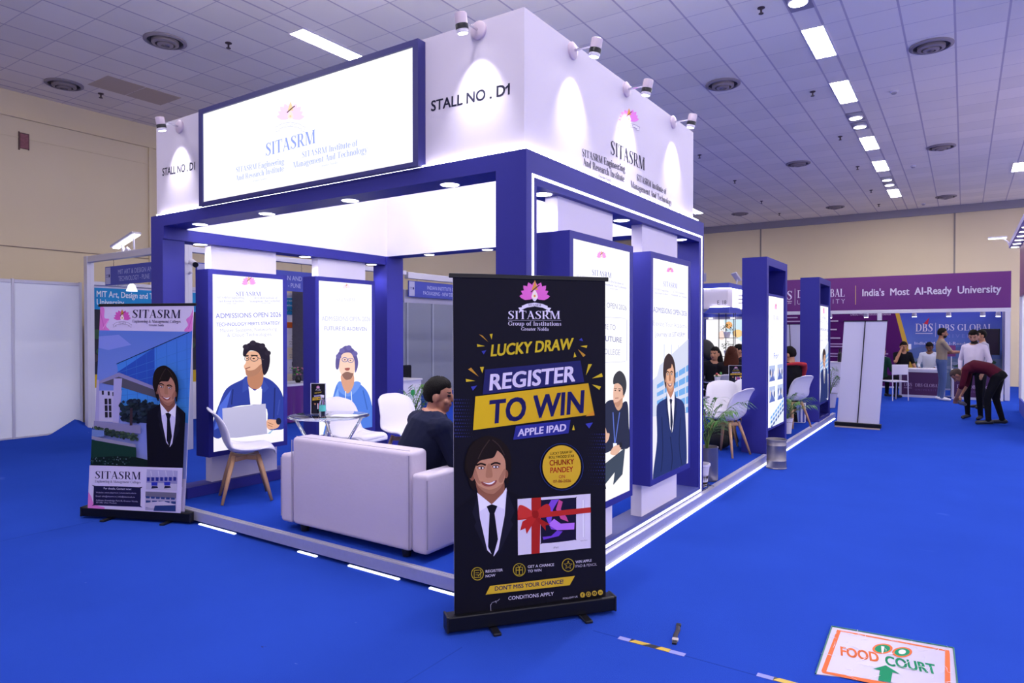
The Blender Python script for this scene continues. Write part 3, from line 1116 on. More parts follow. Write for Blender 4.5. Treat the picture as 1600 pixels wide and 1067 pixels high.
od = ('nearest the corner pillar', 'second from the corner pillar', 'third from the corner pillar', 'farthest left')
for x, w in zip((-0.654, -1.56, -2.50, -3.42), od):
    downlight((x, 0.125, 2.54), 'round white downlight under the front beam, ' + w)
for x, w in zip((-3.2, -2.35), ('nearer the back-left pillar', 'farther from the back-left pillar')):
    downlight((x, 2.86, 2.53), 'round white downlight under the back beam, ' + w)
for y, w in zip((0.40, 1.60, 2.58), ('nearest the front pillar', 'between the two light boxes', 'nearest the back pillar')):
    downlight((-3.87, y, 2.43), 'round white downlight under the left beam, ' + w)
for y, w in zip((0.33, 1.47, 2.72), ('above the first light box', 'between the two outer light boxes', 'near the far pillar')):
    downlight((-0.095, y, 2.45), 'round white downlight under the right beam, ' + w)


# track style spot lamps on arms along the fascia top
def spot_lamp(loc, rz, label, en):
    t = thing('spotlight', label, 'spotlight', loc, rz, 'arm spotlights along the fascia top')   # local +Y points away from the wall
    b = MB(); b.tube([(0, 0.0, 0), (0, 0.012, 0), (0, 0.02, 0), (0, 0.021, 0)], [0.055, 0.055, 0.045, 0.02], 24, up=(1, 0, 0)); shade_auto(b.build('mounting_disc', SPOTBODY, t))
    b = MB(); b.cyl((0, 0.015, 0), (0, 0.15, 0.0), 0.008, 10); b.build('arm', CHROME, t)
    tl = R(-12)
    rot = Matrix.Translation((0, 0.17, -0.01)) @ Matrix.Rotation(tl, 4, 'X')
    b = MB(); b.lathe([(0.032, 0.047), (0.036, 0.043), (0.036, -0.013), (0.033, -0.014)], n=24); shade_auto(b.build('barrel', SPOTBODY, t, M=rot))
    b = MB(); b.lathe([(0.0355, -0.014), (0.0375, -0.017), (0.0375, -0.042), (0.034, -0.043)], n=24); shade_auto(b.build('black_collar', BLACKP, t, M=rot))
    b = MB(); b.lathe([(0.034, -0.043), (0.035, -0.045), (0.035, -0.060), (0.031, -0.064)], n=24); shade_auto(b.build('nose_ring', WPLAST, t, M=rot))
    b = MB(); b.lathe([(0.029, -0.0625), (0.028, -0.067)], n=20); b.build('lens', LAMP, t, M=rot)
    l = bpy.data.lights.new('spot_beam', 'SPOT')
    l.energy = en; l.spot_size = R(76); l.spot_blend = 1.0; l.shadow_soft_size = 0.02; l.color = (0.96, 0.95, 1.0)
    lo = bpy.data.objects.new('spot_beam', l); COL.objects.link(lo); lo.parent = t
    lo.location = (0, 0.15, -0.11)
    lo.rotation_euler = (R(-29), 0, 0)
    return t


ES = 26
spot_lamp((-0.36, 0.04, 3.40), PI, 'arm spotlight above the larger stall number by the corner', ES)
spot_lamp((-3.57, 0.04, 3.38), PI, 'arm spotlight above the stall number at the left end of the fascia', ES)
spot_lamp((-0.04, 0.60, 3.40), -PI / 2, 'arm spotlight nearest the corner on the right fascia', ES)
spot_lamp((-0.04, 1.42, 3.40), -PI / 2, 'arm spotlight above the pink lotus emblem on the right fascia', ES)
spot_lamp((-0.04, 2.38, 3.41), -PI / 2, 'arm spotlight at the far end of the right fascia', ES)


# ------------------------------------------------------------------ drawn figures for the printed panels
def suit_figure(a, k, full=True, jacket='#14131f', lapel='#23223a', shirt='#d9d2ea', skin='#c08a6c', skin2='#8d5a46', hair='#1c1414', tie='#12121e', lips='#8c4a44'):
    """smiling man with longish dark hair in a dark suit, white shirt and black tie; k maps drawing units to the sheet"""
    mix = lambda p, q: '#' + ''.join('%02x' % int(0.5 * (int(p[i:i + 2], 16) + int(q[i:i + 2], 16))) for i in (1, 3, 5))
    mid = mix(skin, skin2)
    a.use(k)
    if full:
        a.poly([(55, 408), (110, 372), (178, 322), (250, 330), (330, 300), (392, 332), (468, 385), (520, 500), (535, 700), (540, 960), (40, 960), (40, 520)], jacket)
    a.blob([(178, 240), (300, 240), (318, 305), (290, 350), (250, 380), (210, 350), (182, 322)], skin2)
    a.poly([(176, 318), (190, 328), (252, 378), (318, 310), (328, 288), (334, 320), (322, 420), (286, 615), (262, 650), (228, 618), (190, 450)], shirt)
    a.poly([(176, 316), (190, 414), (250, 376)], '#e9e4f4')
    a.poly([(328, 288), (318, 402), (252, 376), (300, 335)], '#e9e4f4')
    a.poly([(225, 388), (252, 376), (281, 386), (266, 424), (240, 424)], tie)
    a.poly([(240, 424), (266, 424), (284, 560), (258, 655), (232, 600)], tie)
    a.poly([(178, 330), (150, 420), (170, 470), (160, 490), (228, 640), (192, 470)], lapel)
    a.poly([(330, 305), (372, 410), (350, 460), (364, 480), (280, 650), (318, 450)], lapel)
    a.blob([(128, 235), (112, 195), (118, 125), (145, 65), (195, 30), (242, 20), (300, 42), (340, 88), (354, 160), (345, 240), (330, 275), (300, 200), (180, 200), (165, 300), (140, 280)], hair)
    a.ell(150, 232, 13, 22, skin2)
    a.ell(326, 218, 11, 22, skin2)
    a.blob([(152, 205), (156, 140), (198, 98), (272, 92), (318, 138), (323, 212), (310, 268), (272, 314), (240, 322), (205, 306), (172, 264)], skin)
    a.blob([(176, 275), (205, 290), (240, 300), (275, 290), (308, 268), (296, 292), (270, 314), (240, 322), (205, 306)], mid)
    a.blob([(166, 190), (176, 215), (186, 250), (200, 262), (186, 270), (168, 250), (156, 215)], mid)
    a.blob([(318, 190), (300, 220), (288, 245), (292, 262), (308, 258), (322, 214)], mid)
    a.blob([(198, 258), (235, 264), (276, 250), (268, 272), (236, 284), (206, 276)], lips)
    a.blob([(206, 261), (235, 266), (268, 254), (256, 268), (236, 273)], '#efe6ea')
    a.blob([(230, 170), (246, 170), (256, 228), (238, 238), (220, 230)], '#a87459')
    for x in (196, 272):
        s = 1 if x < 230 else -1
        a.ell(x, 186 - 6 * (x > 230), 19, 9, '#6a4236')
        a.ell(x, 187 - 6 * (x > 230), 14, 5, '#e8dfe2')
        a.ell(x + 1, 187 - 6 * (x > 230), 5, 5, '#17100f')
        a.line([(x - 25, 174 - 5 * (x > 230)), (x, 164 - 5 * (x > 230)), (x + 25, 172 - 6 * (x > 230))], 9, '#231615', True)
    a.blob([(120, 190), (122, 120), (150, 62), (200, 34), (245, 30), (300, 50), (338, 100), (345, 190), (330, 160), (310, 118), (285, 92), (262, 130), (225, 140), (190, 150), (168, 178), (152, 225), (138, 240)], hair)
    a.line([(240, 40), (205, 90), (180, 140)], 5, '#3a2c2a', True)
    a.line([(255, 40), (290, 70), (318, 120)], 5, '#3a2c2a', True)
    a.use(None)


def aff(src, dst):
    """map two-corner drawing box to two-corner target box"""
    (x0, y0), (x1, y1) = src
    (u0, v0), (u1, v1) = dst
    return lambda x, y: (u0 + (x - x0) / (x1 - x0) * (u1 - u0), v0 + (y - y0) / (y1 - y0) * (v1 - v0))


def tri3(src, dst):
    """affine map from three point pairs"""
    (x0, y0), (x1, y1), (x2, y2) = src
    (u0, v0), (u1, v1), (u2, v2) = dst
    d = (x1 - x0) * (y2 - y0) - (x2 - x0) * (y1 - y0)

    def f(x, y):
        s = ((x - x0) * (y2 - y0) - (x2 - x0) * (y - y0)) / d
        t = ((x1 - x0) * (y - y0) - (x - x0) * (y1 - y0)) / d
        return (u0 + s * (u1 - u0) + t * (u2 - u0), v0 + s * (v1 - v0) + t * (v2 - v0))
    return f


def crop(ox, oy, sc):
    return lambda x, y: (ox + x / sc, oy + y / sc)


PALE1, PALE2, PALE3 = '#8f8fd0', '#a9a9dc', '#cfcfe8'  # backlit text inks, washed pale to carry the glare of the boxes

# ------------------------------------------------------------------ light boxes
HOUSING = BLUE


def light_box(loc, w, h, d, border, label, group, facing=1):
    """front faces +X of the world: local -Y is the front, box runs along local +X"""
    t = thing('light_box', label, 'light box', loc, R(90), group)
    b = MB()
    b.box((0, 0, 0), (border, d, h)); b.box((w - border, 0, 0), (w, d, h)); b.box((border, 0, 0), (w - border, d, border)); b.box((border, 0, h - border), (w - border, d, h))
    b.box((border, d - 0.02, border), (w - border, d, h - border))
    b.build('housing', HOUSING, t)
    b = MB(); b.box((border, 0.006, border), (w - border, d - 0.02, h - border)); b.build('light_panel', mat('box_diffuser', '#202020', emit=1.05, emit_col=(0.985, 0.98, 1.0)), t)
    return t


LBQ = {1: [(331, 423.5), (443.5, 437.5), (441, 698), (332, 711)], 2: [(496, 435), (582.5, 446), (582.5, 662), (496, 681)],
       3: [(893, 371), (985, 391), (984, 783), (893, 828)], 4: [(1020, 403.5), (1076, 413.5), (1076.5, 725), (1020, 753)]}


def head_block(a, ecx, ecy, es, word, cap, l1, l2, rows, dark, mid, sx=1.0, pink='#ef9bdc'):
    emblem(a, ecx, ecy, es, pink=pink, dark=PALE3, paper='#fbfaff', gold='#e8b48a', sx=sx)
    a.text('SITASRM', word[0], word[1], cap, dark, 'serif')
    for st, (p, q), c in zip(('SITASRM Engineering', 'And Research Institute', 'Greater Noida', 'SITASRM Institute of', 'Management And Technology', 'Greater Noida'), rows, (l1, l1, l2, l1, l1, l2)):
        a.text(st, p, q, c, mid, 'serif')


# left wall, first box: student with laptop
t = light_box((-3.62, 0.32, 0.475), 0.85, 1.71, 0.2, 0.045, 'light box with a printed student typing on a laptop, inner left wall', 'light boxes')
a = Art(0.76, 1.62, LBQ[1])
head_block(a, 389.3, 439.8, 11.5, ((368.9, 461.8), (408.3, 463.2)), 7.5, 3.6, 2.2,
           [((339, 464.8), (382, 466.6)), ((340.4, 471), (381.7, 472)), ((352, 474.5), (369, 475)), ((397, 468), (434.4, 469)), ((390.5, 473.2), (440, 474)), ((408, 476), (424, 476.6))], PALE1, PALE2)
a.text('ADMISSIONS OPEN 2026', (336.2, 497), (440, 498.6), 8.2, '#7778cc', bold=0.004)
a.text('TECHNOLOGY MEETS STRATEGY', (337, 510.2), (438, 511.4), 5.8, '#7f80cf', bold=0.008)
a.text('Master Systems, Networking', (342.8, 519.8), (433, 521), 5.8, '#b8b8da')
a.text('& Cloud Technologies', (354.2, 528.2), (424, 529), 5.8, '#b8b8da')
a.use(crop(280, 540, 4.104))
a.poly([(205, 600), (690, 550), (690, 720), (205, 740)], '#efeaf6')
a.blob([(212, 600), (215, 500), (250, 395), (300, 292), (400, 238), (430, 218), (530, 225), (600, 262), (655, 340), (680, 470), (672, 560), (620, 575), (560, 560), (540, 420), (300, 430), (270, 600)], '#2c3c92')
a.poly([(218, 560), (252, 405), (330, 300), (300, 420), (262, 540)], '#4a63c8')
a.line([(340, 300), (330, 400)], 8, '#1f2a6a', True); a.line([(610, 300), (600, 500)], 8, '#1f2766', True); a.line([(640, 380), (625, 480)], 8, '#3b4aa0', True)
a.poly([(440, 285), (480, 315), (528, 285), (522, 405), (452, 405)], '#f7f3fb')
a.poly([(405, 240), (432, 218), (440, 300), (400, 325)], '#35489f')
a.poly([(526, 225), (570, 300), (540, 330), (522, 300)], '#35489f')
a.blob([(440, 205), (528, 150), (534, 250), (510, 298), (475, 304), (440, 275)], '#b27a5e')
a.ell(543, 158, 17, 32, '#c48a6c')
a.blob([(424, 85), (440, 55), (505, 60), (524, 110), (528, 168), (505, 200), (462, 221), (428, 212), (418, 175), (410, 150), (424, 125)], '#dba98c')
a.blob([(424, 170), (440, 180), (480, 175), (524, 140), (528, 168), (505, 200), (462, 221), (428, 212)], '#a8765e')
a.line([(420, 168), (452, 158)], 6, '#7d4440')
a.blob([(405, 75), (412, 30), (440, 0), (480, -8), (535, 12), (572, 60), (580, 120), (566, 185), (540, 215), (528, 165), (522, 105), (500, 62), (455, 48), (432, 66), (420, 88)], '#221c2c')
for bx in ((424, 22), (470, -2), (530, 20), (566, 70)):
    a.ell(bx[0], bx[1], 20, 17, '#2b2434')
a.hoop(430, 100, 14, 14, 4, '#4d4652'); a.hoop(478, 102, 24, 18, 4, '#4d4652'); a.line([(502, 98), (540, 112)], 4, '#4d4652')
a.ell(432, 100, 6, 4, '#2b1a18'); a.ell(474, 102, 8, 5, '#2b1a18')
a.line([(415, 82), (442, 80)], 6, '#241a1c'); a.line([(455, 80), (500, 84)], 7, '#241a1c')
a.poly([(270, 422), (548, 402), (556, 598), (358, 616), (274, 612)], vgrad(0.2, '#a9a6c6', 0.7, '#c5c2da'))
a.poly([(556, 598), (600, 568), (575, 598)], '#8bb2d0')
a.blob([(556, 510), (600, 508), (640, 520), (625, 560), (580, 570), (556, 560)], '#d9a488')
a.line([(560, 525), (595, 540)], 4, '#9a6a55'); a.line([(560, 540), (590, 555)], 4, '#9a6a55')
a.ell(630, 520, 17, 22, '#1d1f38')
a.use(None)
a.build('printed_panel', BACKLIT, t, loc=(0.045, 0.0055, 0.045))

# left wall, second box: student in hoodie
t = light_box((-3.62, 1.53, 0.475), 0.86, 1.73, 0.2, 0.045, 'light box with a printed student in a blue hoodie, inner left wall', 'light boxes')
a = Art(0.77, 1.64, LBQ[2])
head_block(a, 542.3, 447.5, 6.5, ((526.6, 470), (556, 470)), 5.5, 2.6, 1.8,
           [((503, 472), (533, 473)), ((504, 476), (533, 477)), ((512, 479), (524, 479.4)), ((548, 473.5), (573, 474)), ((543, 477.5), (579, 478.5)), ((555, 480), (567, 480.5))], PALE3, '#e4e4f4', pink='#f8dcf4')
a.text('ADMISSIONS OPEN 2026', (501, 499), (580, 501), 7.5, '#b9b9e0')
a.text('FUTURE IS AI-DRIVEN', (505.7, 514), (574.5, 516), 6.5, '#9c9cd4', bold=0.005)
a.use(crop(440, 400, 4.446))
a.blob([(300, 1300), (320, 1100), (350, 985), (385, 880), (425, 890), (460, 930), (505, 870), (560, 885), (612, 950), (640, 1080), (650, 1300)], '#4f7ad6')
a.poly([(330, 1067), (360, 985), (392, 905), (400, 1000), (370, 1200)], '#7ea4ea')
a.line([(570, 920), (600, 1050)], 7, '#3a60b8', True)
a.blob([(385, 880), (415, 865), (455, 945), (505, 865), (555, 872), (520, 930), (470, 965), (430, 955), (395, 925)], '#6a90e0')
a.blob([(415, 815), (495, 800), (505, 880), (462, 945), (425, 900)], '#d29a80')
a.blob([(400, 690), (430, 655), (485, 658), (514, 730), (508, 800), (485, 842), (452, 852), (418, 822), (398, 770)], '#f0c8b4')
a.blob([(420, 818), (440, 800), (462, 796), (484, 802), (502, 808), (485, 842), (455, 852), (436, 842)], '#8a655c')
a.blob([(440, 772), (475, 768), (470, 785), (448, 786)], '#a05a54')
a.blob([(374, 770), (376, 700), (400, 655), (440, 618), (480, 625), (515, 655), (535, 720), (530, 770), (514, 800), (512, 735), (500, 690), (478, 664), (432, 668), (408, 700), (394, 775)], '#5d5590')
for bx in ((395, 690), (420, 650), (470, 630), (512, 670)):
    a.ell(bx[0], bx[1], 20, 18, '#6a62a0')
a.hoop(440, 712, 20, 15, 5, '#7a7aa8'); a.hoop(482, 716, 20, 15, 5, '#7a7aa8')
a.ell(440, 712, 6, 4, '#55405c'); a.ell(480, 716, 6, 4, '#55405c')
a.line([(445, 930), (442, 1010)], 5, '#e9effb'); a.line([(485, 930), (490, 1010)], 5, '#e9effb')
a.use(None)
a.build('printed_panel', BACKLIT, t, loc=(0.045, 0.0055, 0.045))

# outer wall, first box: student with lanyard
t = light_box((0.10, 0.32, 0.45), 0.92, 1.765, 0.235, 0.045, 'outer light box with a printed student wearing a lanyard, next to the corner pillar', 'light boxes')
a = Art(0.83, 1.675, LBQ[3])
head_block(a, 939.6, 398.5, 9.5, ((924, 430.8), (955, 435)), 9.5, 3.8, 2.2,
           [((899, 434), (932, 439.5)), ((900, 440), (931, 445)), ((908, 445.5), (922, 447.5)), ((946, 441), (975, 446)), ((941, 446), (980, 452.5)), ((952, 452.5), (965, 454.5))], '#7d7db4', '#9c9cc8', sx=0.85)
a.text('ADMISSIONS OPEN 2026', (902.5, 478), (979.3, 487.5), 9.5, '#8a8aae')
a.line([(897, 498), (975, 500.5), (980, 503), (980, 570), (975, 572), (897, 578)], 0.7, '#a9a9c8')
a.text('WELCOME TO', (915, 517), (961.5, 520.5), 9.5, '#8f8fb2')
a.text('YOUR FUTURE', (911, 536.5), (971.5, 541), 9.5, '#7a7aa6', bold=0.012)
a.text('COLLEGE', (938, 560.5), (968.6, 561.5), 9.5, '#9a9aba')
a.use(crop(930, 560, 3.556))
a.poly([(-130, 560), (195, 540), (195, 800), (-130, 940)], '#f4f0ee')
a.poly([(20, 260), (52, 250), (52, 330), (20, 340)], '#cfe0f2')
a.blob([(35, 470), (50, 300), (100, 268), (130, 300), (178, 278), (188, 420), (192, 540), (100, 560), (30, 580)], '#262a42')
a.blob([(112, 260), (150, 240), (150, 300), (128, 330), (108, 300)], '#c89a80')
a.blob([(102, 185), (120, 160), (152, 190), (156, 250), (140, 290), (122, 308), (104, 290), (98, 250)], '#dcb098')
a.blob([(102, 285), (122, 280), (152, 255), (140, 290), (122, 310)], '#b8876e')
a.ell(156, 235, 7, 18, '#cfa088')
a.blob([(98, 175), (100, 135), (118, 106), (140, 98), (164, 125), (174, 170), (170, 215), (156, 242), (150, 195), (130, 172), (114, 172)], '#38383e')
a.ell(110, 212, 5, 4, '#2a1a18'); a.ell(134, 214, 6, 4, '#2a1a18'); a.line([(103, 202), (118, 200)], 4, '#2a2224'); a.line([(126, 203), (145, 204)], 4, '#2a2224')
a.line([(108, 258), (128, 256)], 4, '#8a4a44')
a.line([(96, 340), (106, 520)], 5, '#5a70c8'); a.line([(134, 340), (108, 520)], 5, '#5a70c8')
a.rect(97, 520, 118, 575, '#e8ecf6')
a.blob([(50, 430), (62, 460), (76, 465), (70, 500), (52, 520), (30, 500)], '#dcb098')
a.blob([(80, 580), (100, 540), (135, 530), (140, 555), (110, 590)], '#dcb098')
a.ell(140, 530, 8, 16, '#20202a')
a.poly([(50, 640), (165, 545), (150, 700), (100, 760), (50, 790)], '#3c4656')
a.poly([(52, 760), (105, 690), (95, 770), (60, 800)], '#fbf8f4')
a.use(None)
a.build('printed_panel', BACKLIT, t, loc=(0.045, 0.0055, 0.045))


def campus(a, k):
    a.use(k)
    a.poly([(316, 130), (345, 100), (360, 40), (524, -120), (524, 330), (316, 330)], '#cbd0e2')
    for j in range(5):
        y = 175 + 45 * j - 55
        a.poly([(345, y + 30), (520, y - 90 + j * 14), (520, y - 55 + j * 16), (345, y + 52)], '#6fa4dc')
    for j in range(4):
        x = 385 + j * 40
        a.line([(x, -80), (x, 300)], 5, '#cbd0e2')
    a.poly([(316, 330), (524, 300), (524, 640), (316, 690)], '#e3e0ee')
    a.use(None)


# outer wall, second box: man in navy suit before a campus building
t = light_box((0.10, 1.565, 0.45), 0.88, 1.765, 0.235, 0.045, 'outer light box with a printed man in a navy suit before a campus building', 'light boxes')


def suit_panel(a, q):
    """content of the suit box given in the measured coordinates of the nearest copy; q maps them onto another sheet"""
    q = q or (lambda x, y: (x, y))
    P = lambda x, y: q(x, y)
    emblem(a, *P(1047.6, 422), 6.5 * (P(1, 0)[0] - P(0, 0)[0]) if q else 6.5, pink='#ef8fd4', dark=PALE3, paper='#fbfaff', gold='#e8a48a', sx=0.9)
    a.text('SITASRM', P(1036.5, 447), P(1058.8, 449.5), 8.5 * abs(P(0, 1)[1] - P(0, 0)[1]), PALE1, 'serif')
    s = abs(P(0, 1)[1] - P(0, 0)[1])
    for st, x0, y0, x1, y1 in (('SITASRM Engineering', 1022, 453, 1045, 456), ('And Research Institute', 1023, 459, 1044, 461), ('SITASRM Institute of', 1052, 456, 1071, 458.5), ('Management And Technology', 1049, 460.5, 1074, 464)):
        a.text(st, P(x0, y0), P(x1, y1), 3.5 * s, PALE2, 'serif')
    a.text('ADMISSIONS OPEN 2026', P(1021, 488), P(1074, 491.5), 8.5 * s, '#8484bc', bold=0.006)
    a.text('Elevate Your Academic', P(1021, 509), P(1074.5, 511), 8 * s, '#bcbcd4')
    a.text('Journey at SITASRM', P(1024, 526), P(1071, 525), 8 * s, '#a4a4c8')
    c2 = crop(930, 560, 3.556)
    campus(a, lambda x, y: P(*c2(x, y)))
    src = ((240, 20), (240, 322), (118, 200))
    k = tri3(src, ((412, -28), (417, 185), (380, 95)))
    a.use(lambda x, y: P(*c2(x, y)))
    a.blob([(322, 690), (345, 470), (342, 300), (352, 255), (395, 225), (430, 215), (490, 240), (505, 330), (512, 600), (470, 610), (490, 640), (360, 690)], '#222f66')
    a.line([(420, 440), (432, 560), (420, 660)], 5, '#16204a', True)
    a.line([(372, 330), (378, 520), (368, 640)], 5, '#18234e', True); a.line([(478, 330), (470, 480), (486, 600)], 5, '#18234e', True)
    a.use(None)
    suit_figure(a, lambda x, y: P(*c2(*k(x, y))), full=False, jacket='#222f66', lapel='#1a2550', shirt='#f2eef8', skin='#dba788', skin2='#b0785f', hair='#382828', tie='#1c2440')


a = Art(0.79, 1.675, LBQ[4])
suit_panel(a, None)
a.build('printed_panel', BACKLIT, t, loc=(0.045, 0.0055, 0.045))


# free-standing light towers farther along the platform
def tower(y0, label, panel):
    w, h, d, bd = 1.15, 2.445, 0.30, 0.10
    t = thing('light_tower', label, 'light tower', (0.02, y0, PZ), R(90), 'blue light towers')
    b = MB()
    b.box((0, 0, 0), (bd, d, h)); b.box((w - bd, 0, 0), (w, d, h)); b.box((bd, 0, h - bd), (w - bd, d, h)); b.box((bd, 0, 0), (w - bd, d, 0.05))
    b.build('portal_frame', BLUE, t)
    b = MB(); b.box((bd + 0.001, d - 0.03, h - 0.45), (w - bd - 0.001, d - 0.01, h - bd)); b.box((bd + 0.001, d - 0.03, 0.05), (w - bd - 0.001, d - 0.01, 0.4)); b.build('back_board', mat('dark_blue_board', '#2a2a86', rough=0.6), t)
    b = MB()
    z0, z1 = 0.27, 2.0
    b.box((bd + 0.002, 0.012, z0), (bd + 0.032, d - 0.04, z1)); b.box((w - bd - 0.032, 0.012, z0), (w - bd - 0.002, d - 0.04, z1))
    b.box((bd + 0.032, 0.012, z0), (w - bd - 0.032, d - 0.04, z0 + 0.03)); b.box((bd + 0.032, 0.012, z1 - 0.03), (w - bd - 0.032, d - 0.04, z1))
    b.build('box_housing', BLUE, t)
    b = MB(); b.box((bd + 0.032, 0.02, z0 + 0.03), (w - bd - 0.032, d - 0.05, z1 - 0.03)); b.build('light_panel', _mats['box_diffuser'], t)
    a = panel(w - 2 * bd - 0.064, z1 - z0 - 0.06)
    a.build('printed_panel', BACKLIT, t, loc=(bd + 0.032, 0.0195, z0 + 0.03))
    return t


def grid_panel(w, h):
    a = Art(w, h, [(0, 0), (100, 0), (100, 200), (0, 200)], step=0.0003)
    emblem(a, 50, 16, 8, pink='#f0a0da', dark=PALE3, paper='#fbfaff')
    a.text('SITASRM', (32, 36), (68, 36), 7, PALE2, 'serif')
    for x0, x1 in ((8, 44), (54, 94)):
        a.text('SITASRM Engineering', (x0, 43), (x1, 43), 3, PALE3, 'serif'); a.text('And Research Institute', (x0, 48), (x1, 48), 3, PALE3, 'serif')
    a.text('ADMISSIONS OPEN 2026', (10, 66), (90, 66), 6, PALE3)
    a.text('Explore Our', (20, 82), (80, 82), 6, '#d6d6ea')
    a.text('For', (36, 96), (66, 96), 9, '#8e9ade', bold=0.01)
    for i in range(2):
        for j in range(2):
            x, y = 8 + i * 48, 106 + j * 32
            a.rect(x, y, x + 36, y + 24, '#aebbdd')
            a.poly([(x, y + 24), (x + 18, y + 12), (x + 36, y + 24)], '#5a6cb4')
            for q in range(4):
                a.ell(x + 6 + q * 8, y + 10 + 3 * (q % 2), 3.2, 5, ('#38406e', '#d8c6c0', '#4a5ca8', '#f0eaf2')[(q + i + j) % 4])
    a.poly([(10, 185), (98, 160), (98, 200), (10, 200)], '#dfe6f6')
    for j in range(3):
        for q in range(6):
            x = 14 + q * 14
            y = 184 - q * 3.6 + j * 7
            a.poly([(x, y), (x + 10, y - 2.6), (x + 10, y + 1.4), (x, y + 4)], ('#5fa0e4', '#3f78c4', '#33508e')[j])
    return a


tower(5.46, 'nearer blue light tower with a grid of campus pictures, behind the steel bin', grid_panel)


def suit_tower(w, h):
    a = Art(w, h, [(0, 0), (100, 0), (100, 200), (0, 200)], step=0.0003)
    suit_panel(a, aff(((1020, 403.5), (1076.3, 739)), ((0, 0), (100, 200))))
    return a


tower(9.08, 'farther blue light tower with a printed man in a suit', suit_tower)


# ------------------------------------------------------------------ roll-up banners
def rollup(name_label, p0, p1, w, z0, z1, lean, art, bar_ext=(0.02, 0.02), printed=PRINT, back=False):
    dx, dy = p1[0] - p0[0], p1[1] - p0[1]
    L = math.hypot(dx, dy)
    rz = math.atan2(dy, dx)
    c = ((p0[0] + p1[0]) / 2, (p0[1] + p1[1]) / 2, 0.0)
    t = thing('rollup_banner', name_label, 'roll-up banner', c, rz, 'roll-up banners')
    zb = 0.018
    b = MB()
    b.box((-L / 2, 0, zb), (L / 2, 0.085, z0 + 0.0), 0.008)
    o = b.build('base_cassette', BLACKM, t)
    for sx in (-L / 2, L / 2):
        b = MB(); b.box((sx - 0.006, -0.003, zb - 0.002), (sx + 0.006, 0.088, z0 + 0.003), 0.003); b.build('end_cap', BLACKP, t)
    for sx in (-0.24 * L, 0.3 * L):
        b = MB(); b.box((sx - 0.022, -0.075, 0.0), (sx + 0.022, 0.14, 0.016), 0.004); b.build('foot', BLACKP, t)
    sh = math.tan(R(lean))
    hgt = z1 - z0
    mm = Matrix(((1, 0, sh, -sh * z0), (0, 1, 0, 0), (0, 0, 1, 0), (0, 0, 0, 1)))
    b = MB(); b.cyl((0, 0.06, z0), (0, 0.056, z1), 0.009, 10); b.build('pole', ALU, t, M=mm)
    b = MB(); b.box((-w / 2 - bar_ext[0], 0.034, z1 - 0.004), (w / 2 + bar_ext[1], 0.052, z1 + 0.02), 0.003); b.build('top_bar', BLACKM, t, M=mm)
    b = MB()
    b.grid(lambda u, v: Vector(((u - 0.5) * w, 0.043, z0 - 0.004 + v * (hgt))), 16, 4)
    o = b.build('banner_sheet', [mat('banner_vinyl_white', '#c9c6d8', rough=0.6)], t, smooth=True, M=mm)
    solidify(o, 0.0012, 0)
    if art:
        ao = art.build('banner_print', printed, t, loc=(-w / 2, 0.0375, z0))
        me = ao.data
        for v in me.vertices:
            x = v.co.x
            u = x / w
            vv = v.co.z / hgt
            v.co.x += sh * v.co.z
    return t


# --- large black lucky-draw banner in front
DARK = '#141320'
w0, h0 = 0.885, 1.80
a = Art(w0, h0, [(706.5, 440), (942.5, 444), (945, 936), (707, 967.5)])
a.rect(700, 430, 950, 975, vgrad(0.0, '#0e0e1a', h0, '#17151f'))
a.rect(700, 430, 950, 975, DARK)
C7 = crop(690, 420, 3.811)
C8 = crop(690, 680, 3.333)
for (cx, cy, nx, ny) in ((70, 800, 8, 12), (860, 1000, 8, 5)):
    a.use(C7)
    a.layer += 1
    for i in range(nx):
        for j in range(ny):
            r = 5.2 * (1 - (i / nx if cx < 400 else 1 - i / nx)) + 0.8
            a.ell(cx + i * 14 + (j % 2) * 7, cy + j * 20, r, r, '#26285c', 8, lay=False)
a.use(C8)
a.layer += 1
for i in range(8):
    for j in range(11):
        r = 0.8 + 4.5 * i / 8 * (1 - abs(j - 5) / 7)
        a.ell(745 + i * 13 + (j % 2) * 6, 90 + j * 18, r, r, '#24275e', 8, lay=False)
a.use(None)
emblem(a, 833, 466, 23.5, pink='#d868c0', dark='#2c2640', paper='#dcd6ea', gold='#d89a4a')
a.text('SITASRM', (791.8, 504.3), (872.6, 503.5), 12.6, '#d8d0ea', 'serif')
a.line([(792, 506.3), (874, 505.6)], 0.4, '#b9b2cc')
a.text('Group of Institutions', (791.8, 514.2), (874.2, 514), 6.2, '#c9c2dc', 'serif')
a.text('Greater Noida', (812, 522), (854.5, 522), 5.2, '#c9c2dc', 'serif')
a.use(C7)
YEL, ORA, BLU = '#c9ae2a', '#b8862e', '#3a3fa0'
for tr, c in (([(216, 413), (236, 420), (270, 458)], ORA), ([(278, 412), (296, 408), (290, 442)], YEL), ([(203, 470), (205, 486), (250, 482)], YEL), ([(230, 512), (258, 506), (243, 531)], BLU),
              ([(806, 442), (822, 430), (832, 448)], BLU), ([(815, 478), (856, 472), (852, 488)], YEL), ([(800, 496), (846, 530), (832, 542)], ORA), ([(780, 514), (775, 545), (792, 541)], YEL),
              ([(150, 620), (168, 610), (212, 662)], ORA), ([(220, 606), (244, 604), (234, 642)], YEL), ([(136, 676), (138, 694), (192, 688)], YEL), ([(166, 722), (202, 716), (178, 746)], BLU),
              ([(862, 584), (884, 584), (848, 650)], YEL), ([(942, 636), (948, 658), (884, 668)], YEL), ([(884, 704), (938, 716), (928, 736)], YEL), ([(846, 938), (890, 930), (868, 966)], BLU), ([(776, 944), (766, 976), (782, 976)], YEL)):
    a.poly(tr, c)
a.poly([(250, 620), (815, 563), (838, 690), (235, 768)], '#23245c')
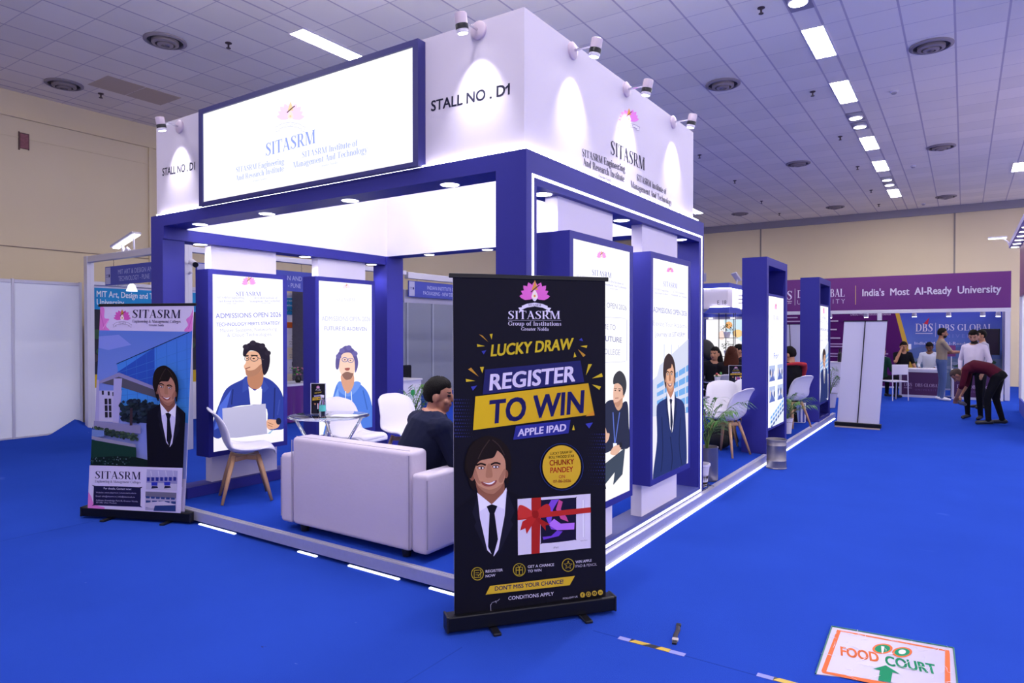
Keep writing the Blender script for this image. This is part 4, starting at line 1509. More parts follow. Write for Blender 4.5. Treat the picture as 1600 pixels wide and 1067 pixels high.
a.poly([(193, 780), (862, 697), (898, 880), (178, 980)], lambda x, y: tuple(p + (q - p) * min(1, max(0, (x / w0))) for p, q in zip(hx('#d6b21e'), hx('#c79a22'))))
a.poly([(846, 893), (895, 860), (900, 888)], '#d08a2c')
a.poly([(432, 955), (757, 915), (745, 995), (416, 1036)], '#2c2f86')
a.use(None)
a.text('LUCKY DRAW', (764.2, 562), (894.5, 549.5), 17.5, '#c9b02a', bold=0.034, shear=0.22)
a.text('REGISTER', (762, 614.8), (899, 599.2), 24.5, '#d9d0ea', bold=0.032, shear=0.16)
a.text('TO WIN', (760.5, 667), (913, 647.6), 36, '#1e1c56', bold=0.034, shear=0.16)
a.text('APPLE IPAD', (806, 686.5), (883, 676.8), 11, '#d2cae6', bold=0.032, shear=0.16)
suit_figure(a, C8, jacket='#11101c', lapel='#1b1a2a')
a.use(C8)
a.hoop(615, 178, 112, 122, 2.5, '#2a3a7a')
a.ell(615, 178, 100, 112, '#cda62c', 40)
a.use(None)
q = lambda x, y: C8(x, y)
a.text('LUCKY DRAW BY', q(556, 117), q(672, 106), 4.2, '#2c2212', bold=0.02)
a.text('BOLLYWOOD STAR', q(548, 136), q(680, 127), 4.2, '#2c2212', bold=0.02)
a.text('CHUNKY', q(551, 172), q(679, 163), 8.4, '#a83420', bold=0.028)
a.text('PANDEY', q(555, 210), q(674, 203), 8.4, '#a83420', bold=0.028)
a.text('ON', q(600, 238), q(632, 236), 5.0, '#a8442a', bold=0.01)
a.text('07-06-2026', q(570, 262), q(663, 257), 4.6, '#a8442a', bold=0.014)
a.use(C8)
a.poly([(385, 348), (765, 318), (767, 602), (387, 642)], '#d2cae0')
a.blob([(512, 352), (600, 345), (685, 338), (691, 342), (690, 450), (690, 552), (684, 560), (600, 572), (512, 580), (506, 575), (505, 465), (506, 358)], '#191530', 2)
a.poly([(560, 352), (600, 348), (570, 400), (560, 470), (600, 510), (560, 505), (535, 450), (538, 390)], '#7a48c8')
a.poly([(545, 480), (590, 510), (680, 505), (682, 470), (610, 475), (575, 450)], '#b070e0')
a.poly([(585, 400), (610, 450), (650, 465), (640, 440), (610, 400), (620, 360), (600, 350)], '#c04a8a')
a.poly([(520, 560), (600, 540), (620, 515), (590, 512), (560, 540), (515, 545)], '#6a3cc0')
a.line([(727, 350), (729, 545)], 7, '#e6e2f0'); a.line([(731, 350), (733, 545)], 1.5, '#9a96ac')
a.text('iPad', (572, 606), (597, 603), 9, '#6a6678'); a.text('Apple Pencil', (712, 567), (748, 563), 6, '#8a8698')
a.poly([(457, 342), (507, 338), (500, 630), (457, 635)], '#a32320')
a.poly([(385, 430), (765, 388), (767, 416), (385, 458)], '#b12a26')
a.poly([(470, 430), (410, 465), (398, 512), (425, 500), (432, 530), (480, 450)], '#b32724')
a.poly([(470, 430), (520, 460), (556, 480), (530, 484), (532, 512), (478, 450)], '#9c201e')
a.blob([(470, 425), (440, 395), (400, 378), (386, 400), (390, 445), (430, 445)], '#c23430')
a.blob([(478, 425), (505, 390), (540, 372), (556, 395), (550, 430), (510, 440)], '#b82c28')
a.blob([(460, 412), (490, 410), (492, 440), (466, 444)], '#8e1c1a')
IC = '#a8922c'
for cx, cy in ((175, 740), (393, 718), (648, 692)):
    a.hoop(cx, cy, 31, 33, 4, IC)
a.line([(158, 722), (192, 720), (192, 758), (158, 760), (158, 722)], 4, IC); a.line([(165, 735), (184, 734)], 3, IC); a.line([(165, 746), (180, 745)], 3, IC); a.line([(178, 752), (198, 730)], 4, IC)
a.line([(376, 706), (410, 704), (410, 742), (376, 744), (376, 706)], 4, IC); a.line([(393, 704), (393, 742)], 4, IC); a.line([(376, 720), (410, 718)], 4, IC); a.line([(393, 704), (384, 694)], 3, IC); a.line([(393, 704), (403, 693)], 3, IC)
a.line([(648 + (22 if i % 2 == 0 else 9) * math.sin(PI * i / 5), 692 - (23 if i % 2 == 0 else 9) * math.cos(PI * i / 5)) for i in range(11)], 3.5, IC)
for st, x0, y0, x1, y1 in (('REGISTER', 217, 734, 307, 725), ('NOW', 217, 759, 268, 753), ('GET A CHANCE', 437, 708, 574, 696), ('TO WIN', 437, 732, 508, 725), ('WIN APPLE', 686, 682, 770, 673), ('IPAD & PENCIL', 686, 704, 798, 693)):
    a.text(st, (x0, y0), (x1, y1), 14, '#cfc8de', bold=0.012)
a.poly([(240, 803), (683, 748), (656, 797), (217, 849)], '#c9a62c')
a.text("DON'T MISS YOUR CHANCE!", (265, 828), (622, 788), 22, '#1e1c4c', bold=0.026)
a.text('CONDITIONS APPLY', (335, 877), (572, 851), 19, '#cfc8de', bold=0.006)
a.text('FOLLOW US', (621, 872), (697, 861), 9, '#b9b2cc', bold=0.01)
for i, (cx, cy) in enumerate(((723, 848), (754, 844), (785, 839), (816, 834))):
    a.ell(cx, cy, 13, 14, '#b89a34')
    if i == 0:
        a.text('f', (718, 856), (728, 855), 15, DARK, bold=0.02)
    elif i == 1:
        a.hoop(cx, cy, 6, 6, 2.4, DARK); a.line([(cx - 8, cy - 8), (cx + 8, cy - 8), (cx + 8, cy + 8), (cx - 8, cy + 8), (cx - 8, cy - 8)], 2, DARK)
    elif i == 2:
        a.rect(cx - 8, cy - 6, cx + 8, cy + 6, DARK); a.poly([(cx - 3, cy - 4), (cx + 4, cy), (cx - 3, cy + 4)], '#b89a34')
    else:
        a.text('in', (cx - 6, cy + 6), (cx + 6, cy + 5), 11, DARK, bold=0.02)
a.line([(242, 905), (250, 890), (280, 880), (290, 870)], 3, '#8a8698'); a.line([(242, 900), (243, 934), (282, 931)], 3, '#a09cac'); a.line([(272, 892), (268, 880)], 3, '#a09cac')
a.use(None)
CA, SA = math.cos(R(51.2)), math.sin(R(51.2))
ox, oy = 0.04 * SA, -0.04 * CA
rollup('large black lucky-draw roll-up banner with yellow lettering standing at the stall corner', (-0.234 + ox, -0.425 + oy), (0.376 + ox, 0.334 + oy), w0, 0.10, 0.10 + h0, -0.2, a)

# --- left banner with campus photo
w1, h1 = 0.90, 1.74
a = Art(w1, h1, [(161.5, 469.5), (300.5, 467), (289, 810), (138, 797)])
a.rect(120, 440, 320, 830, '#cfc3e2')
D1, D2 = crop(120, 400, 4.85), crop(120, 600, 4.64)
PK = '#d678c4'
a.use(D1)
for pts in ([(180, 350), (228, 350), (228, 420), (262, 430), (238, 480), (262, 515), (180, 515)], [(880, 345), (852, 400), (822, 430), (836, 470), (808, 515), (880, 520)]):
    a.blob(pts, PK)
a.line([(200, 380), (225, 500)], 6, '#c45fb0', True); a.line([(215, 500), (255, 440)], 5, '#e59ad6', True); a.line([(868, 400), (840, 500)], 6, '#c45fb0', True)
a.use(None)
emblem(a, 193.5, 485.5, 12.8, pink='#cf56b0', dark='#4a3a5e', paper='#d9cdea', gold='#b98236')
a.text('SITASRM', (208.7, 486.6), (281.2, 486.6), 12.4, '#26203c', 'serif')
a.text('Engineering & Management Colleges', (208.7, 493.6), (281.4, 493.8), 4.2, '#3a3250', 'serif')
a.text('Greater Noida', (233.5, 498.8), (256, 499), 3.2, '#4a4262', 'serif')
a.use(D1)
a.poly([(100, 512), (900, 520), (900, 1700), (60, 1700)], vgrad(0.9, '#8f97dc', 1.5, '#5a78c8'))
a.poly([(170, 560), (330, 545), (420, 620), (250, 660), (170, 640)], '#7f8cd8')
a.poly([(310, 760), (850, 520), (900, 500), (900, 1250), (330, 1100), (315, 800)], vgrad(1.0, '#3f8ad8', 1.5, '#4574d0'))
a.poly([(310, 830), (590, 640), (590, 960), (340, 840)], '#2c50b0')
for i in range(7):
    x = 380 + i * 75
    a.line([(x, 735 - i * 32), (x + 6, 1100)], 3, '#2f66b8')
for j in range(7):
    a.line([(330, 830 + j * 45), (870, 640 + j * 78)], 3, '#3f74c0')
a.line([(310, 765), (850, 522)], 5, '#1c2238')
a.poly([(160, 905), (325, 830), (640, 960), (650, 1045), (330, 940)], '#53505f')
a.poly([(160, 905), (325, 830), (640, 960), (640, 985), (325, 862), (160, 925)], '#8a84b0')
a.use(D2)
a.poly([(150, 0), (330, 0), (300, 240), (130, 230)], '#b4aed2')
for x, y in ((195, 15), (237, 20), (270, 25)):
    a.rect(x - 8, y - 14, x + 6, y + 16, '#22202e')
for y in (60, 110, 160):
    a.rect(205, y, 225, y + 44, '#26222e'); a.rect(234, y, 252, y + 44, '#26222e')
a.poly([(150, -80), (172, -80), (160, 260), (130, 255)], '#a29cca')
a.poly([(275, -90), (335, -90), (300, 275), (258, 270)], '#a8a2d0')
rt = random.Random(12)
a.poly([(330, 120), (470, 90), (600, 110), (560, 255), (330, 232)], '#1e2838')
for i in range(110):
    a.ell(325 + rt.random() * 250, 75 + rt.random() * 165, 10 + rt.random() * 16, 8 + rt.random() * 12, ('#1a2230', '#243044', '#16202c', '#2c3a4c', '#223038')[i % 5], 9)
a.poly([(120, 225), (470, 265), (470, 330), (120, 285)], '#8480a8')
for i in range(130):
    u = rt.random()
    a.ell(125 + u * 320, 268 + u * 70 + rt.random() * 44, 8 + rt.random() * 9, 6 + rt.random() * 7, ('#2c3e34', '#3c5040', '#22302c', '#4a5c48', '#2a3a3c')[i % 5], 8)
a.poly([(120, 290), (215, 300), (215, 345), (120, 350)], '#6a80b8')
a.poly([(120, 340), (440, 410), (440, 440), (120, 365)], '#8f8aa4')
a.poly([(100, 365), (445, 435), (445, 600), (100, 570)], '#16362e')
a.poly([(100, 510), (300, 500), (440, 510), (800, 610), (100, 590)], '#0f1e1e')
for i in range(60):
    a.ell(110 + random.random() * 300, 505 + random.random() * 62, 5, 5, '#5a6a78' if i % 3 == 0 else '#203c34', 6)
a.poly([(410, 130), (428, 130), (425, 262), (405, 262)], '#3a2a34')
a.use(None)
a.use(None)
k = tri3(((240, 20), (240, 322), (118, 200)), ((700, 778), (706, 1085), (606, 935)))
suit_figure(a, lambda x, y: D1(*k(x, y)), jacket='#100f1c', lapel='#191828', shirt='#cfc8ea', skin='#b8806a', skin2='#7e5044')
a.use(D2)
a.poly([(60, 566), (800, 602), (800, 1000), (60, 960)], '#cfc5e4')
a.blob([(80, 930), (88, 790), (112, 820), (130, 880), (170, 900), (210, 915), (180, 940)], PK)
a.use(None)
a.text('SITASRM', D2(146, 675), D2(483, 690), 13, '#262042', 'serif')
a.text('Engineering & Management Colleges', D2(143, 706), D2(482, 722), 4.2, '#3a3256', 'serif')
a.use(D2)
a.blob([(134, 740), (145, 733), (470, 752), (482, 762), (478, 905), (468, 914), (140, 893), (127, 885)], '#1d1b40', 2)
a.use(None)
a.text('For details, Contact now:', D2(207, 762), D2(412, 774), 3.4, '#cfc8e6', bold=0.006)
for st, x0, y0, x1, y1, c in (('Website: www.sitasrm.in | www.siemt.edu.in', 148, 793, 447, 806, 2.6), ('Email: info@sitasrm.in | info@siemt.edu.in', 147, 823, 437, 838, 2.6), ('Address: Knowledge Park III, Greater Noida,', 146, 856, 460, 874, 2.6), ('201306, Uttar Pradesh', 146, 874, 300, 884, 2.6)):
    a.text(st, D2(x0, y0), D2(x1, y1), c, '#a9a2c8')
a.use(D2)
a.poly([(530, 607), (760, 622), (755, 785), (522, 770)], '#8d88b8')
a.poly([(530, 607), (760, 622), (758, 680), (526, 670)], '#a9a4cc')
for i in range(7):
    a.poly([(530 + i * 33, 672), (552 + i * 33, 674), (550 + i * 33, 705), (530 + i * 33, 703)], '#2a2f86')
a.poly([(526, 715), (756, 730), (755, 785), (522, 770)], '#b9b2cc')
for x in (588, 684):
    a.poly([(x - 25, 712), (x + 22, 712), (x + 20, 742), (x - 24, 740)], '#2c34a8'); a.poly([(x - 20, 742), (x + 20, 746), (x + 26, 760), (x - 26, 765)], '#20203a')
for i in range(4):
    a.line([(560 + i * 55, 620), (566 + i * 55, 665)], 5, '#c9c6dc')
a.poly([(520, 787), (752, 803), (748, 957), (516, 940)], '#a8a0bc')
a.poly([(520, 787), (752, 803), (750, 850), (518, 832)], '#6f6a80')
for j in range(3):
    for i in range(6 - j):
        x, y = 522 + i * (38 + 10 * j), 825 + j * 34 + i * 3
        a.poly([(x, y), (x + 30 + 6 * j, y + 3), (x + 28 + 6 * j, y + 20 + 5 * j), (x, y + 18 + 5 * j)], '#2c3f78')
a.poly([(516, 880), (650, 870), (750, 900), (748, 930), (560, 925), (516, 915)], '#c0b6d0')
a.poly([(590, 905), (748, 905), (748, 957), (580, 948)], '#2a3c74')
a.line([(522, 778), (756, 795)], 6, '#cfc5e4')
a.use(None)
rollup('roll-up banner with a campus building photo at the left corner of the platform', (-4.292, -0.458), (-3.318, -0.04), w1, 0.095, 0.095 + h1, 3.2, a)


# ------------------------------------------------------------------ furniture
def chair(label, loc, rz, group='white moulded shell chairs'):
    """moulded tulip shell on four splayed beech legs; local +Y is the front"""
    t = thing('shell_chair', label, 'chair', loc, rz, group)
    prof = [(0.235, 0.415), (0.225, 0.445), (0.17, 0.455), (0.06, 0.432), (-0.06, 0.425), (-0.14, 0.452), (-0.19, 0.53), (-0.215, 0.62), (-0.245, 0.71), (-0.285, 0.79), (-0.325, 0.835)]
    wid = [0.19, 0.205, 0.22, 0.235, 0.238, 0.235, 0.228, 0.222, 0.215, 0.20, 0.165]
    cup = [0.0, 0.005, 0.02, 0.04, 0.055, 0.06, 0.055, 0.045, 0.035, 0.02, 0.01]

    def sm(arr, v):
        n = len(arr) - 1
        f = v * n
        i = min(int(f), n - 1)
        u = f - i
        p = [arr[max(i - 1, 0)], arr[i], arr[i + 1], arr[min(i + 2, n)]]
        return 0.5 * (2 * p[1] + (p[2] - p[0]) * u + (2 * p[0] - 5 * p[1] + 4 * p[2] - p[3]) * u * u + (3 * p[1] - p[0] - 3 * p[2] + p[3]) * u ** 3)

    def fn(u, v):
        s = 2 * u - 1
        y, z = sm([q[0] for q in prof], v), sm([q[1] for q in prof], v)
        w, c = sm(wid, v), sm(cup, v)
        e = abs(s) ** 2.2 * c
        vb = max(0, min(1, (v - 0.45) / 0.25))
        # on the seat the sides rise, on the back they wrap forward
        tp = max(0, (v - 0.8) / 0.2)
        return Vector((s * w * (1 - 0.10 * tp ** 3), y + e * vb * 0.9 + 0.02 * vb * abs(s) ** 6, z + e * (1 - vb) - 0.03 * tp ** 2 * abs(s) ** 3.5))
    b = MB(); b.grid(fn, 16, 30)
    o = b.build('seat_shell', WPLAST, t, smooth=True)
    solidify(o, 0.011, 0)
    b = MB()
    b.grid(lambda u, v: fn(0.08 + 0.84 * u, 0.05 + 0.42 * v) + Vector((0, 0, 0.012 + 0.018 * (1 - (2 * u - 1) ** 4) * math.sin(PI * min(1, max(0, v))) ** 0.5)), 12, 12)
    o = b.build('seat_pad', mat('white_pad_vinyl', '#d9d3e2', rough=0.5), t, smooth=True)
    solidify(o, 0.02, -1)
    for sx in (-1, 1):
        for sy in (-1, 1):
            b = MB(); b.tube([(sx * 0.10, sy * 0.10 - 0.01, 0.405), (sx * 0.15, sy * 0.15 - 0.01, 0.22), (sx * 0.205, sy * 0.205 - 0.01, 0.0)], [0.021, 0.019, 0.013], 10, up=(0, 1, 0.01))
            b.build('leg', WOOD, t, smooth=True)
    b = MB()
    for an in (45, -45):
        b.box((-0.15, -0.02, 0.355), (0.15, 0.02, 0.395), 0.004, rot=Matrix.Rotation(R(an), 3, 'Z'))
    b.build('cross_frame', WOOD, t)
    return t


H = lambda deg: R(deg - 90)       # heading of the front, degrees from world +X
ch0 = chair('white shell chair in profile before the laptop student light box', (-3.37, 0.53, PZ), H(60))
more_ch = [
    ('white shell chair between the glass table and the hoodie light box', (-3.05, 1.57, PZ), H(5)),
    ('white shell chair behind the seated man, by the back-left pillar', (-2.88, 2.12, PZ), H(-15)),
    ('white shell chair seen from behind beside the nearer light tower, black bag under it', (-0.40, 5.20, PZ), H(165)),
    ('white shell chair facing out behind the palm planter', (-0.68, 5.98, PZ), H(-75)),
    ('white shell chair partly hidden behind the chair by the light tower', (-0.58, 6.62, PZ), H(-95)),
    ('white shell chair between the two light towers, under the person in black and red', (-0.26, 8.30, PZ), H(150)),
    ('white shell chair at the rear table with the small black sign, left one', (-1.72, 9.0, PZ), H(-60)),
    ('white shell chair at the rear table with the small black sign, right one', (-1.13, 8.0, PZ), H(100)),
    ('white shell chair under the person in black behind the stall pillar', (-1.50, 7.15, PZ), H(5)),
]
for lb, lc, rz in more_ch:
    dup(ch0, lc, rz, lb)

# sofa: back towards the camera
t = thing('sofa', 'white leatherette two-seat sofa with its back to the entrance', 'sofa', (-1.58, 0.10, PZ))
b = MB(); b.box((-0.60, 0.0, 0.05), (0.60, 0.19, 0.715), 0.035, seg=4); shade_auto(b.build('backrest', LEATHER, t), 50)
for s in (-1, 1):
    b = MB(); b.box((min(s * 0.605, s * 0.745), 0.005, 0.05), (max(s * 0.605, s * 0.745), 0.78, 0.575), 0.03, seg=4); shade_auto(b.build('armrest', LEATHER, t), 50)
b = MB(); b.box((-0.60, 0.195, 0.05), (0.60, 0.76, 0.18), 0.02); b.build('seat_base', LEATHER, t)
for s in (-0.6, 0.005):
    b = MB(); b.box((s, 0.20, 0.185), (s + 0.595, 0.79, 0.295), 0.035, seg=4); shade_auto(b.build('seat_cushion', LEATHER, t), 50)
b = MB(); STI = mat('grey_stitching', '#a097ac', rough=0.8)
for x in (-0.596, 0.596):
    b.box((x - 0.0025, -0.003, 0.07), (x + 0.0025, 0.003, 0.69))
b.box((-0.58, 0.028, 0.7135), (0.58, 0.032, 0.7165))
for s in (-1, 1):
    b.box((s * 0.742 - 0.003, 0.012, 0.09), (s * 0.742 + 0.003, 0.018, 0.54))
b.build('seam', STI, t)
for x in (-0.52, 0.52):
    for y in (0.06, 0.68):
        b = MB(); b.lathe([(0.028, 0.0), (0.035, 0.051)], (x, y, 0), 14); b.build('foot', BLACKP, t)

# glass table with crossing chrome legs
GT = (-2.78, 0.98)
t = thing('glass_table', 'round glass table on slanted chrome legs beside the sofa', 'table', (GT[0], GT[1], PZ))
b = MB(); b.lathe([(0.36, 0.735), (0.365, 0.738), (0.365, 0.743), (0.36, 0.746)], n=48); shade_auto(b.build('table_top', GLASS, t), 60)
for i in range(4):
    an = R(45 + 90 * i)
    b = MB(); b.cyl((0.30 * math.cos(an), 0.30 * math.sin(an), 0.732), (0.19 * math.cos(an + 2.2), 0.19 * math.sin(an + 2.2), 0.01), 0.014, 12); b.build('leg', CHROME, t, smooth=True)
    b = MB(); b.lathe([(0.026, 0.724), (0.026, 0.734)], (0.30 * math.cos(an), 0.30 * math.sin(an), 0), 14); b.build('cap', CHROME, t)
TZ = PZ + 0.7465


def tent_sign(loc, rz, w, h, label, group=None):
    t = thing('acrylic_sign', label, 'table sign', loc, rz, group)
    b = MB(); b.box((-w / 2 - 0.008, -0.045, 0), (w / 2 + 0.008, 0.045, 0.005), 0.002); b.build('acrylic_foot', GLASS, t)
    b = MB(); b.box((-w / 2, -0.004, 0.005), (w / 2, 0.004, h)); b.build('card_holder', mat('acrylic_edge', '#c9c8d6', rough=0.2), t)
    a = Art(w - 0.012, h - 0.012, [(0, 0), (100, 0), (100, 200), (0, 200)], step=0.0002)
    a.rect(0, 0, 100, 200, '#15141f')
    emblem(a, 50, 24, 13, pink='#c078c0', dark='#3a3450', paper='#b8b2c8')
    a.text('SITASRM', (30, 46), (70, 46), 7, '#b0aac4', 'serif')
    a.text('LUCKY DRAW', (26, 66), (76, 60), 9, '#b8a238', bold=0.02, shear=0.2)
    a.poly([(18, 76), (84, 70), (84, 84), (18, 90)], '#2a2b66'); a.text('REGISTER', (24, 88), (80, 81), 9, '#d0c8e0', bold=0.02)
    a.poly([(12, 92), (90, 84), (94, 104), (10, 112)], '#c8a226'); a.text('TO WIN', (18, 109), (86, 100), 13, '#1e1c50', bold=0.03)
    a.poly([(10, 200), (14, 150), (24, 140), (38, 140), (44, 152), (46, 200)], '#202030'); a.ell(29, 132, 7, 9, '#b07c64'); a.ell(29, 125, 8, 6, '#1c1616')
    a.rect(46, 130, 86, 168, '#d8d2e2'); a.rect(58, 134, 80, 162, '#7a3a8c'); a.rect(52, 130, 57, 168, '#b02a2a')
    a.ell(86, 128, 9, 10, '#c8a030')
    a.build('printed_card', PRINT, t, loc=(-w / 2 + 0.006, -0.0042, 0.008))
    return t


tent_sign((GT[0] - 0.12, GT[1] - 0.02, TZ), R(28), 0.145, 0.29, 'black lucky-draw card in an acrylic holder on the glass table')
t = thing('water_bottle', 'small clear water bottle with teal label on the glass table', 'bottle', (GT[0] + 0.03, GT[1] - 0.10, TZ))
b = MB(); b.lathe([(0.026, 0.0), (0.03, 0.006), (0.03, 0.12), (0.026, 0.14), (0.013, 0.165), (0.013, 0.18)], n=20); shade_auto(b.build('bottle_body', GLASS, t), 60)
b = MB(); b.lathe([(0.0306, 0.05), (0.0306, 0.105)], n=20, cap=False); b.build('bottle_label', mat('teal_label', '#54b8b4', rough=0.4), t)
b = MB(); b.lathe([(0.015, 0.172), (0.015, 0.192), (0.013, 0.194)], n=16); b.build('cap', WPLAST, t)
t = thing('paper_stack', 'loose white papers spread on the glass table', 'papers', (GT[0] + 0.16, GT[1] + 0.04, TZ), R(20))
for i in range(3):
    b = MB(); b.box((-0.105, -0.075, 0.001 + 0.0018 * i), (0.105, 0.075, 0.0024 + 0.0018 * i), rot=Matrix.Rotation(R(-12 + 14 * i), 3, 'Z')); b.build('sheet', MATTE_WHITE, t)
# low glass table before the sofa, mostly hidden by the banner
t = thing('coffee_table', 'low glass coffee table in front of the sofa, mostly behind the black banner', 'table', (-0.62, 1.45, PZ))
b = MB(); b.box((-0.3, -0.25, 0.395), (0.3, 0.25, 0.405), 0.003); b.build('table_top', GLASS, t)
for sx in (-1, 1):
    for sy in (-1, 1):
        b = MB(); b.cyl((sx * 0.26, sy * 0.21, 0), (sx * 0.26, sy * 0.21, 0.394), 0.014, 10); b.build('leg', CHROME, t)


# ------------------------------------------------------------------ plants and bins
def palm(loc, label, n=11, h=0.75, pot='steel', seed=1, pot_h=0.28, pot_r=0.12, group='potted palms', spread=1.0):
    rnd = random.Random(seed)
    t = thing('potted_palm', label, 'potted plant', loc, 0, group)
    if pot == 'steel':
        b = MB(); b.lathe([(pot_r * 0.95, 0), (pot_r, 0.01), (pot_r, pot_h - 0.01), (pot_r * 1.06, pot_h), (pot_r * 0.96, pot_h), (pot_r * 0.94, pot_h - 0.05)], n=28); shade_auto(b.build('pot', STEEL, t))
    else:
        b = MB(); b.lathe([(pot_r * 0.7, 0), (pot_r * 0.95, pot_h), (pot_r * 1.02, pot_h), (pot_r * 1.02, pot_h + 0.01), (pot_r * 0.92, pot_h + 0.01), (pot_r * 0.88, pot_h - 0.04)], n=24); shade_auto(b.build('pot', WPLAST, t))
    b = MB(); b.lathe([(pot_r * 0.9, pot_h - 0.05), (pot_r * 0.9, pot_h - 0.035)], n=20); b.build('soil', mat('dark_soil', '#2a211e', rough=1.0), t)
    sb = MB(); lb = MB()
    for i in range(n):
        an = 2 * PI * i / n + rnd.uniform(-0.3, 0.3)
        rch = rnd.uniform(0.18, 0.42) * spread
        hh = h * rnd.uniform(0.65, 1.05)
        pts = []
        for k in range(8):
            u = k / 7
            pts.append(Vector((rch * math.cos(an) * u ** 1.5, rch * math.sin(an) * u ** 1.5, pot_h - 0.05 + hh * (u - 0.35 * u ** 3))))
        sb.tube(pts, [0.006 * (1 - 0.8 * k / 7) for k in range(8)], 6)
        side = Vector((-math.sin(an), math.cos(an), 0))
        for k in range(2, 8):
            for q in range(3):
                u = (k - 0.66 + q / 3) / 7
                if u > 1 or u < 0.25:
                    continue
                p = Vector((rch * math.cos(an) * u ** 1.5, rch * math.sin(an) * u ** 1.5, pot_h - 0.05 + hh * (u - 0.35 * u ** 3)))
                d = Vector((math.cos(an), math.sin(an), 0.8 - 1.2 * u)).normalized()
                ll = 0.20 * (1 - 0.5 * abs(u - 0.5)) * rnd.uniform(0.8, 1.1)
                for sg in (-1, 1):
                    e = (d * 0.8 + side * sg * 0.75 + Vector((0, 0, rnd.uniform(-0.1, 0.25)))).normalized()
                    nrm = e.cross(Vector((0, 0, 1))).normalized() * 0.0085
                    a0, m0, e0 = p, p + e * ll * 0.5 + Vector((0, 0, 0.008)), p + e * ll - Vector((0, 0, 0.03))
                    vs = [lb.bm.verts.new(x) for x in (a0, m0 + nrm, e0, m0 - nrm)]
                    lb._f(vs)
    sb.build('stem', mat('palm_stem', '#5a7a34', rough=0.6), t, smooth=True)
    o = lb.build('foliage', GREEN, t)
    o['kind'] = 'stuff'
    return t


palm((-0.13, 3.62, PZ), 'palm in a steel pot beside the far pillar of the stall', n=13, h=0.85, seed=3, pot_h=0.34, pot_r=0.11)
palm((-3.86, 3.28, PZ), 'palm at the back of the stall beside the seated man\'s head', n=12, h=0.95, seed=5, pot_h=0.3, pot='white')
palm((-0.15, 7.45, PZ), 'small palm in a white pot between the two light towers', n=10, h=0.62, seed=8, pot='white', pot_h=0.22, pot_r=0.09)
palm((-0.35, 12.7, 0), 'leafy palm on the floor behind the white blank banner', n=13, h=0.95, seed=9, pot='white', pot_h=0.3, pot_r=0.14)
t = thing('white_flowerpot', 'empty white tapered flowerpot at the foot of the stall pillar', 'flowerpot', (-0.09, 3.30, PZ))
b = MB(); b.lathe([(0.06, 0.0), (0.085, 0.2), (0.095, 0.205), (0.095, 0.225), (0.085, 0.225), (0.078, 0.205), (0.07, 0.05)], n=24); shade_auto(b.build('pot', WPLAST, t))
b = MB(); b.lathe([(0.068, 0.03), (0.08, 0.19)], n=20); b.build('soil', _mats['dark_soil'], t)

t = thing('steel_bin', 'ribbed steel waste bin standing on the blue carpet by the nearer light tower', 'waste bin', (0.20, 5.20, 0))
b = MB(); b.lathe([(0.112, 0.0), (0.118, 0.006), (0.112, 0.012), (0.110, 0.09), (0.113, 0.095), (0.110, 0.10), (0.110, 0.27), (0.113, 0.275), (0.110, 0.28), (0.110, 0.325), (0.118, 0.33), (0.118, 0.345), (0.108, 0.345), (0.106, 0.33), (0.104, 0.02)], n=36)
shade_auto(b.build('bin_body', STEEL, t), 35)
b = MB(); b.lathe([(0.103, 0.02), (0.105, 0.30), (0.098, 0.31)], n=28); b.build('liner', mat('grey_liner', '#5a565e', rough=0.8), t)
t = thing('backpack', 'black backpack slumped on the platform under the shell chair', 'bag', (-0.62, 5.62, PZ))
b = MB(); b.ball((0, 0, 0.16), 0.20, 0.14, 0.17); b.ball((0.03, -0.09, 0.11), 0.15, 0.08, 0.11); b.ball((-0.06, 0.02, 0.24), 0.12, 0.1, 0.1)
b.build('bag_body', mat('black_nylon', '#0d0d13', rough=0.7), t, smooth=True)
b = MB(); b.tube([(-0.08, 0, 0.32), (-0.04, 0, 0.37), (0.02, 0, 0.36), (0.05, 0, 0.31)], 0.01, 8); b.build('handle', BLACKP, t)
t = thing('cable_bundle', 'thin dark cable curled on the platform edge by the far pillar', 'cable', (0.0, 3.2, PZ + 0.004))
b = MB(); b.tube([(-0.05, 0, 0.004), (0.0, 0.10, 0.03), (0.02, 0.02, 0.05), (0.03, -0.06, 0.02), (0.0, -0.12, 0.004), (-0.04, 0.05, 0.02), (0.03, 0.14, 0.004)], 0.003, 6); b.build('wire', BLACKP, t)

# tables further back on the platform
for (x, y, lb) in ((-0.80, 4.62, 'round glass table beyond the far pillar of the stall'), (-0.98, 7.28, 'round glass table with the small black sign')):
    t = thing('glass_table', lb, 'table', (x, y, PZ), 0.4)
    b = MB(); b.lathe([(0.36, 0.735), (0.365, 0.738), (0.365, 0.743), (0.36, 0.746)], n=40); shade_auto(b.build('table_top', GLASS, t), 60)
    for i in range(4):
        an = R(45 + 90 * i)
        b = MB(); b.cyl((0.30 * math.cos(an), 0.30 * math.sin(an), 0.732), (0.19 * math.cos(an + 2.2), 0.19 * math.sin(an + 2.2), 0.01), 0.014, 10); b.build('leg', CHROME, t, smooth=True)
tent_sign((-0.80, 7.08, TZ), R(10), 0.21, 0.27, 'wide black lucky-draw card on the rear glass table')
tent_sign((-0.98, 4.70, TZ), R(25), 0.145, 0.29, 'black lucky-draw card on the glass table beyond the far pillar')
t = thing('flower_cup', 'white cup holding small red and yellow flowers on the rear glass table', 'flower arrangement', (-1.07, 7.05, TZ))
b = MB(); b.lathe([(0.035, 0), (0.045, 0.09), (0.04, 0.09), (0.035, 0.06)], n=18); b.build('cup', WPLAST, t)
fb_ = MB()
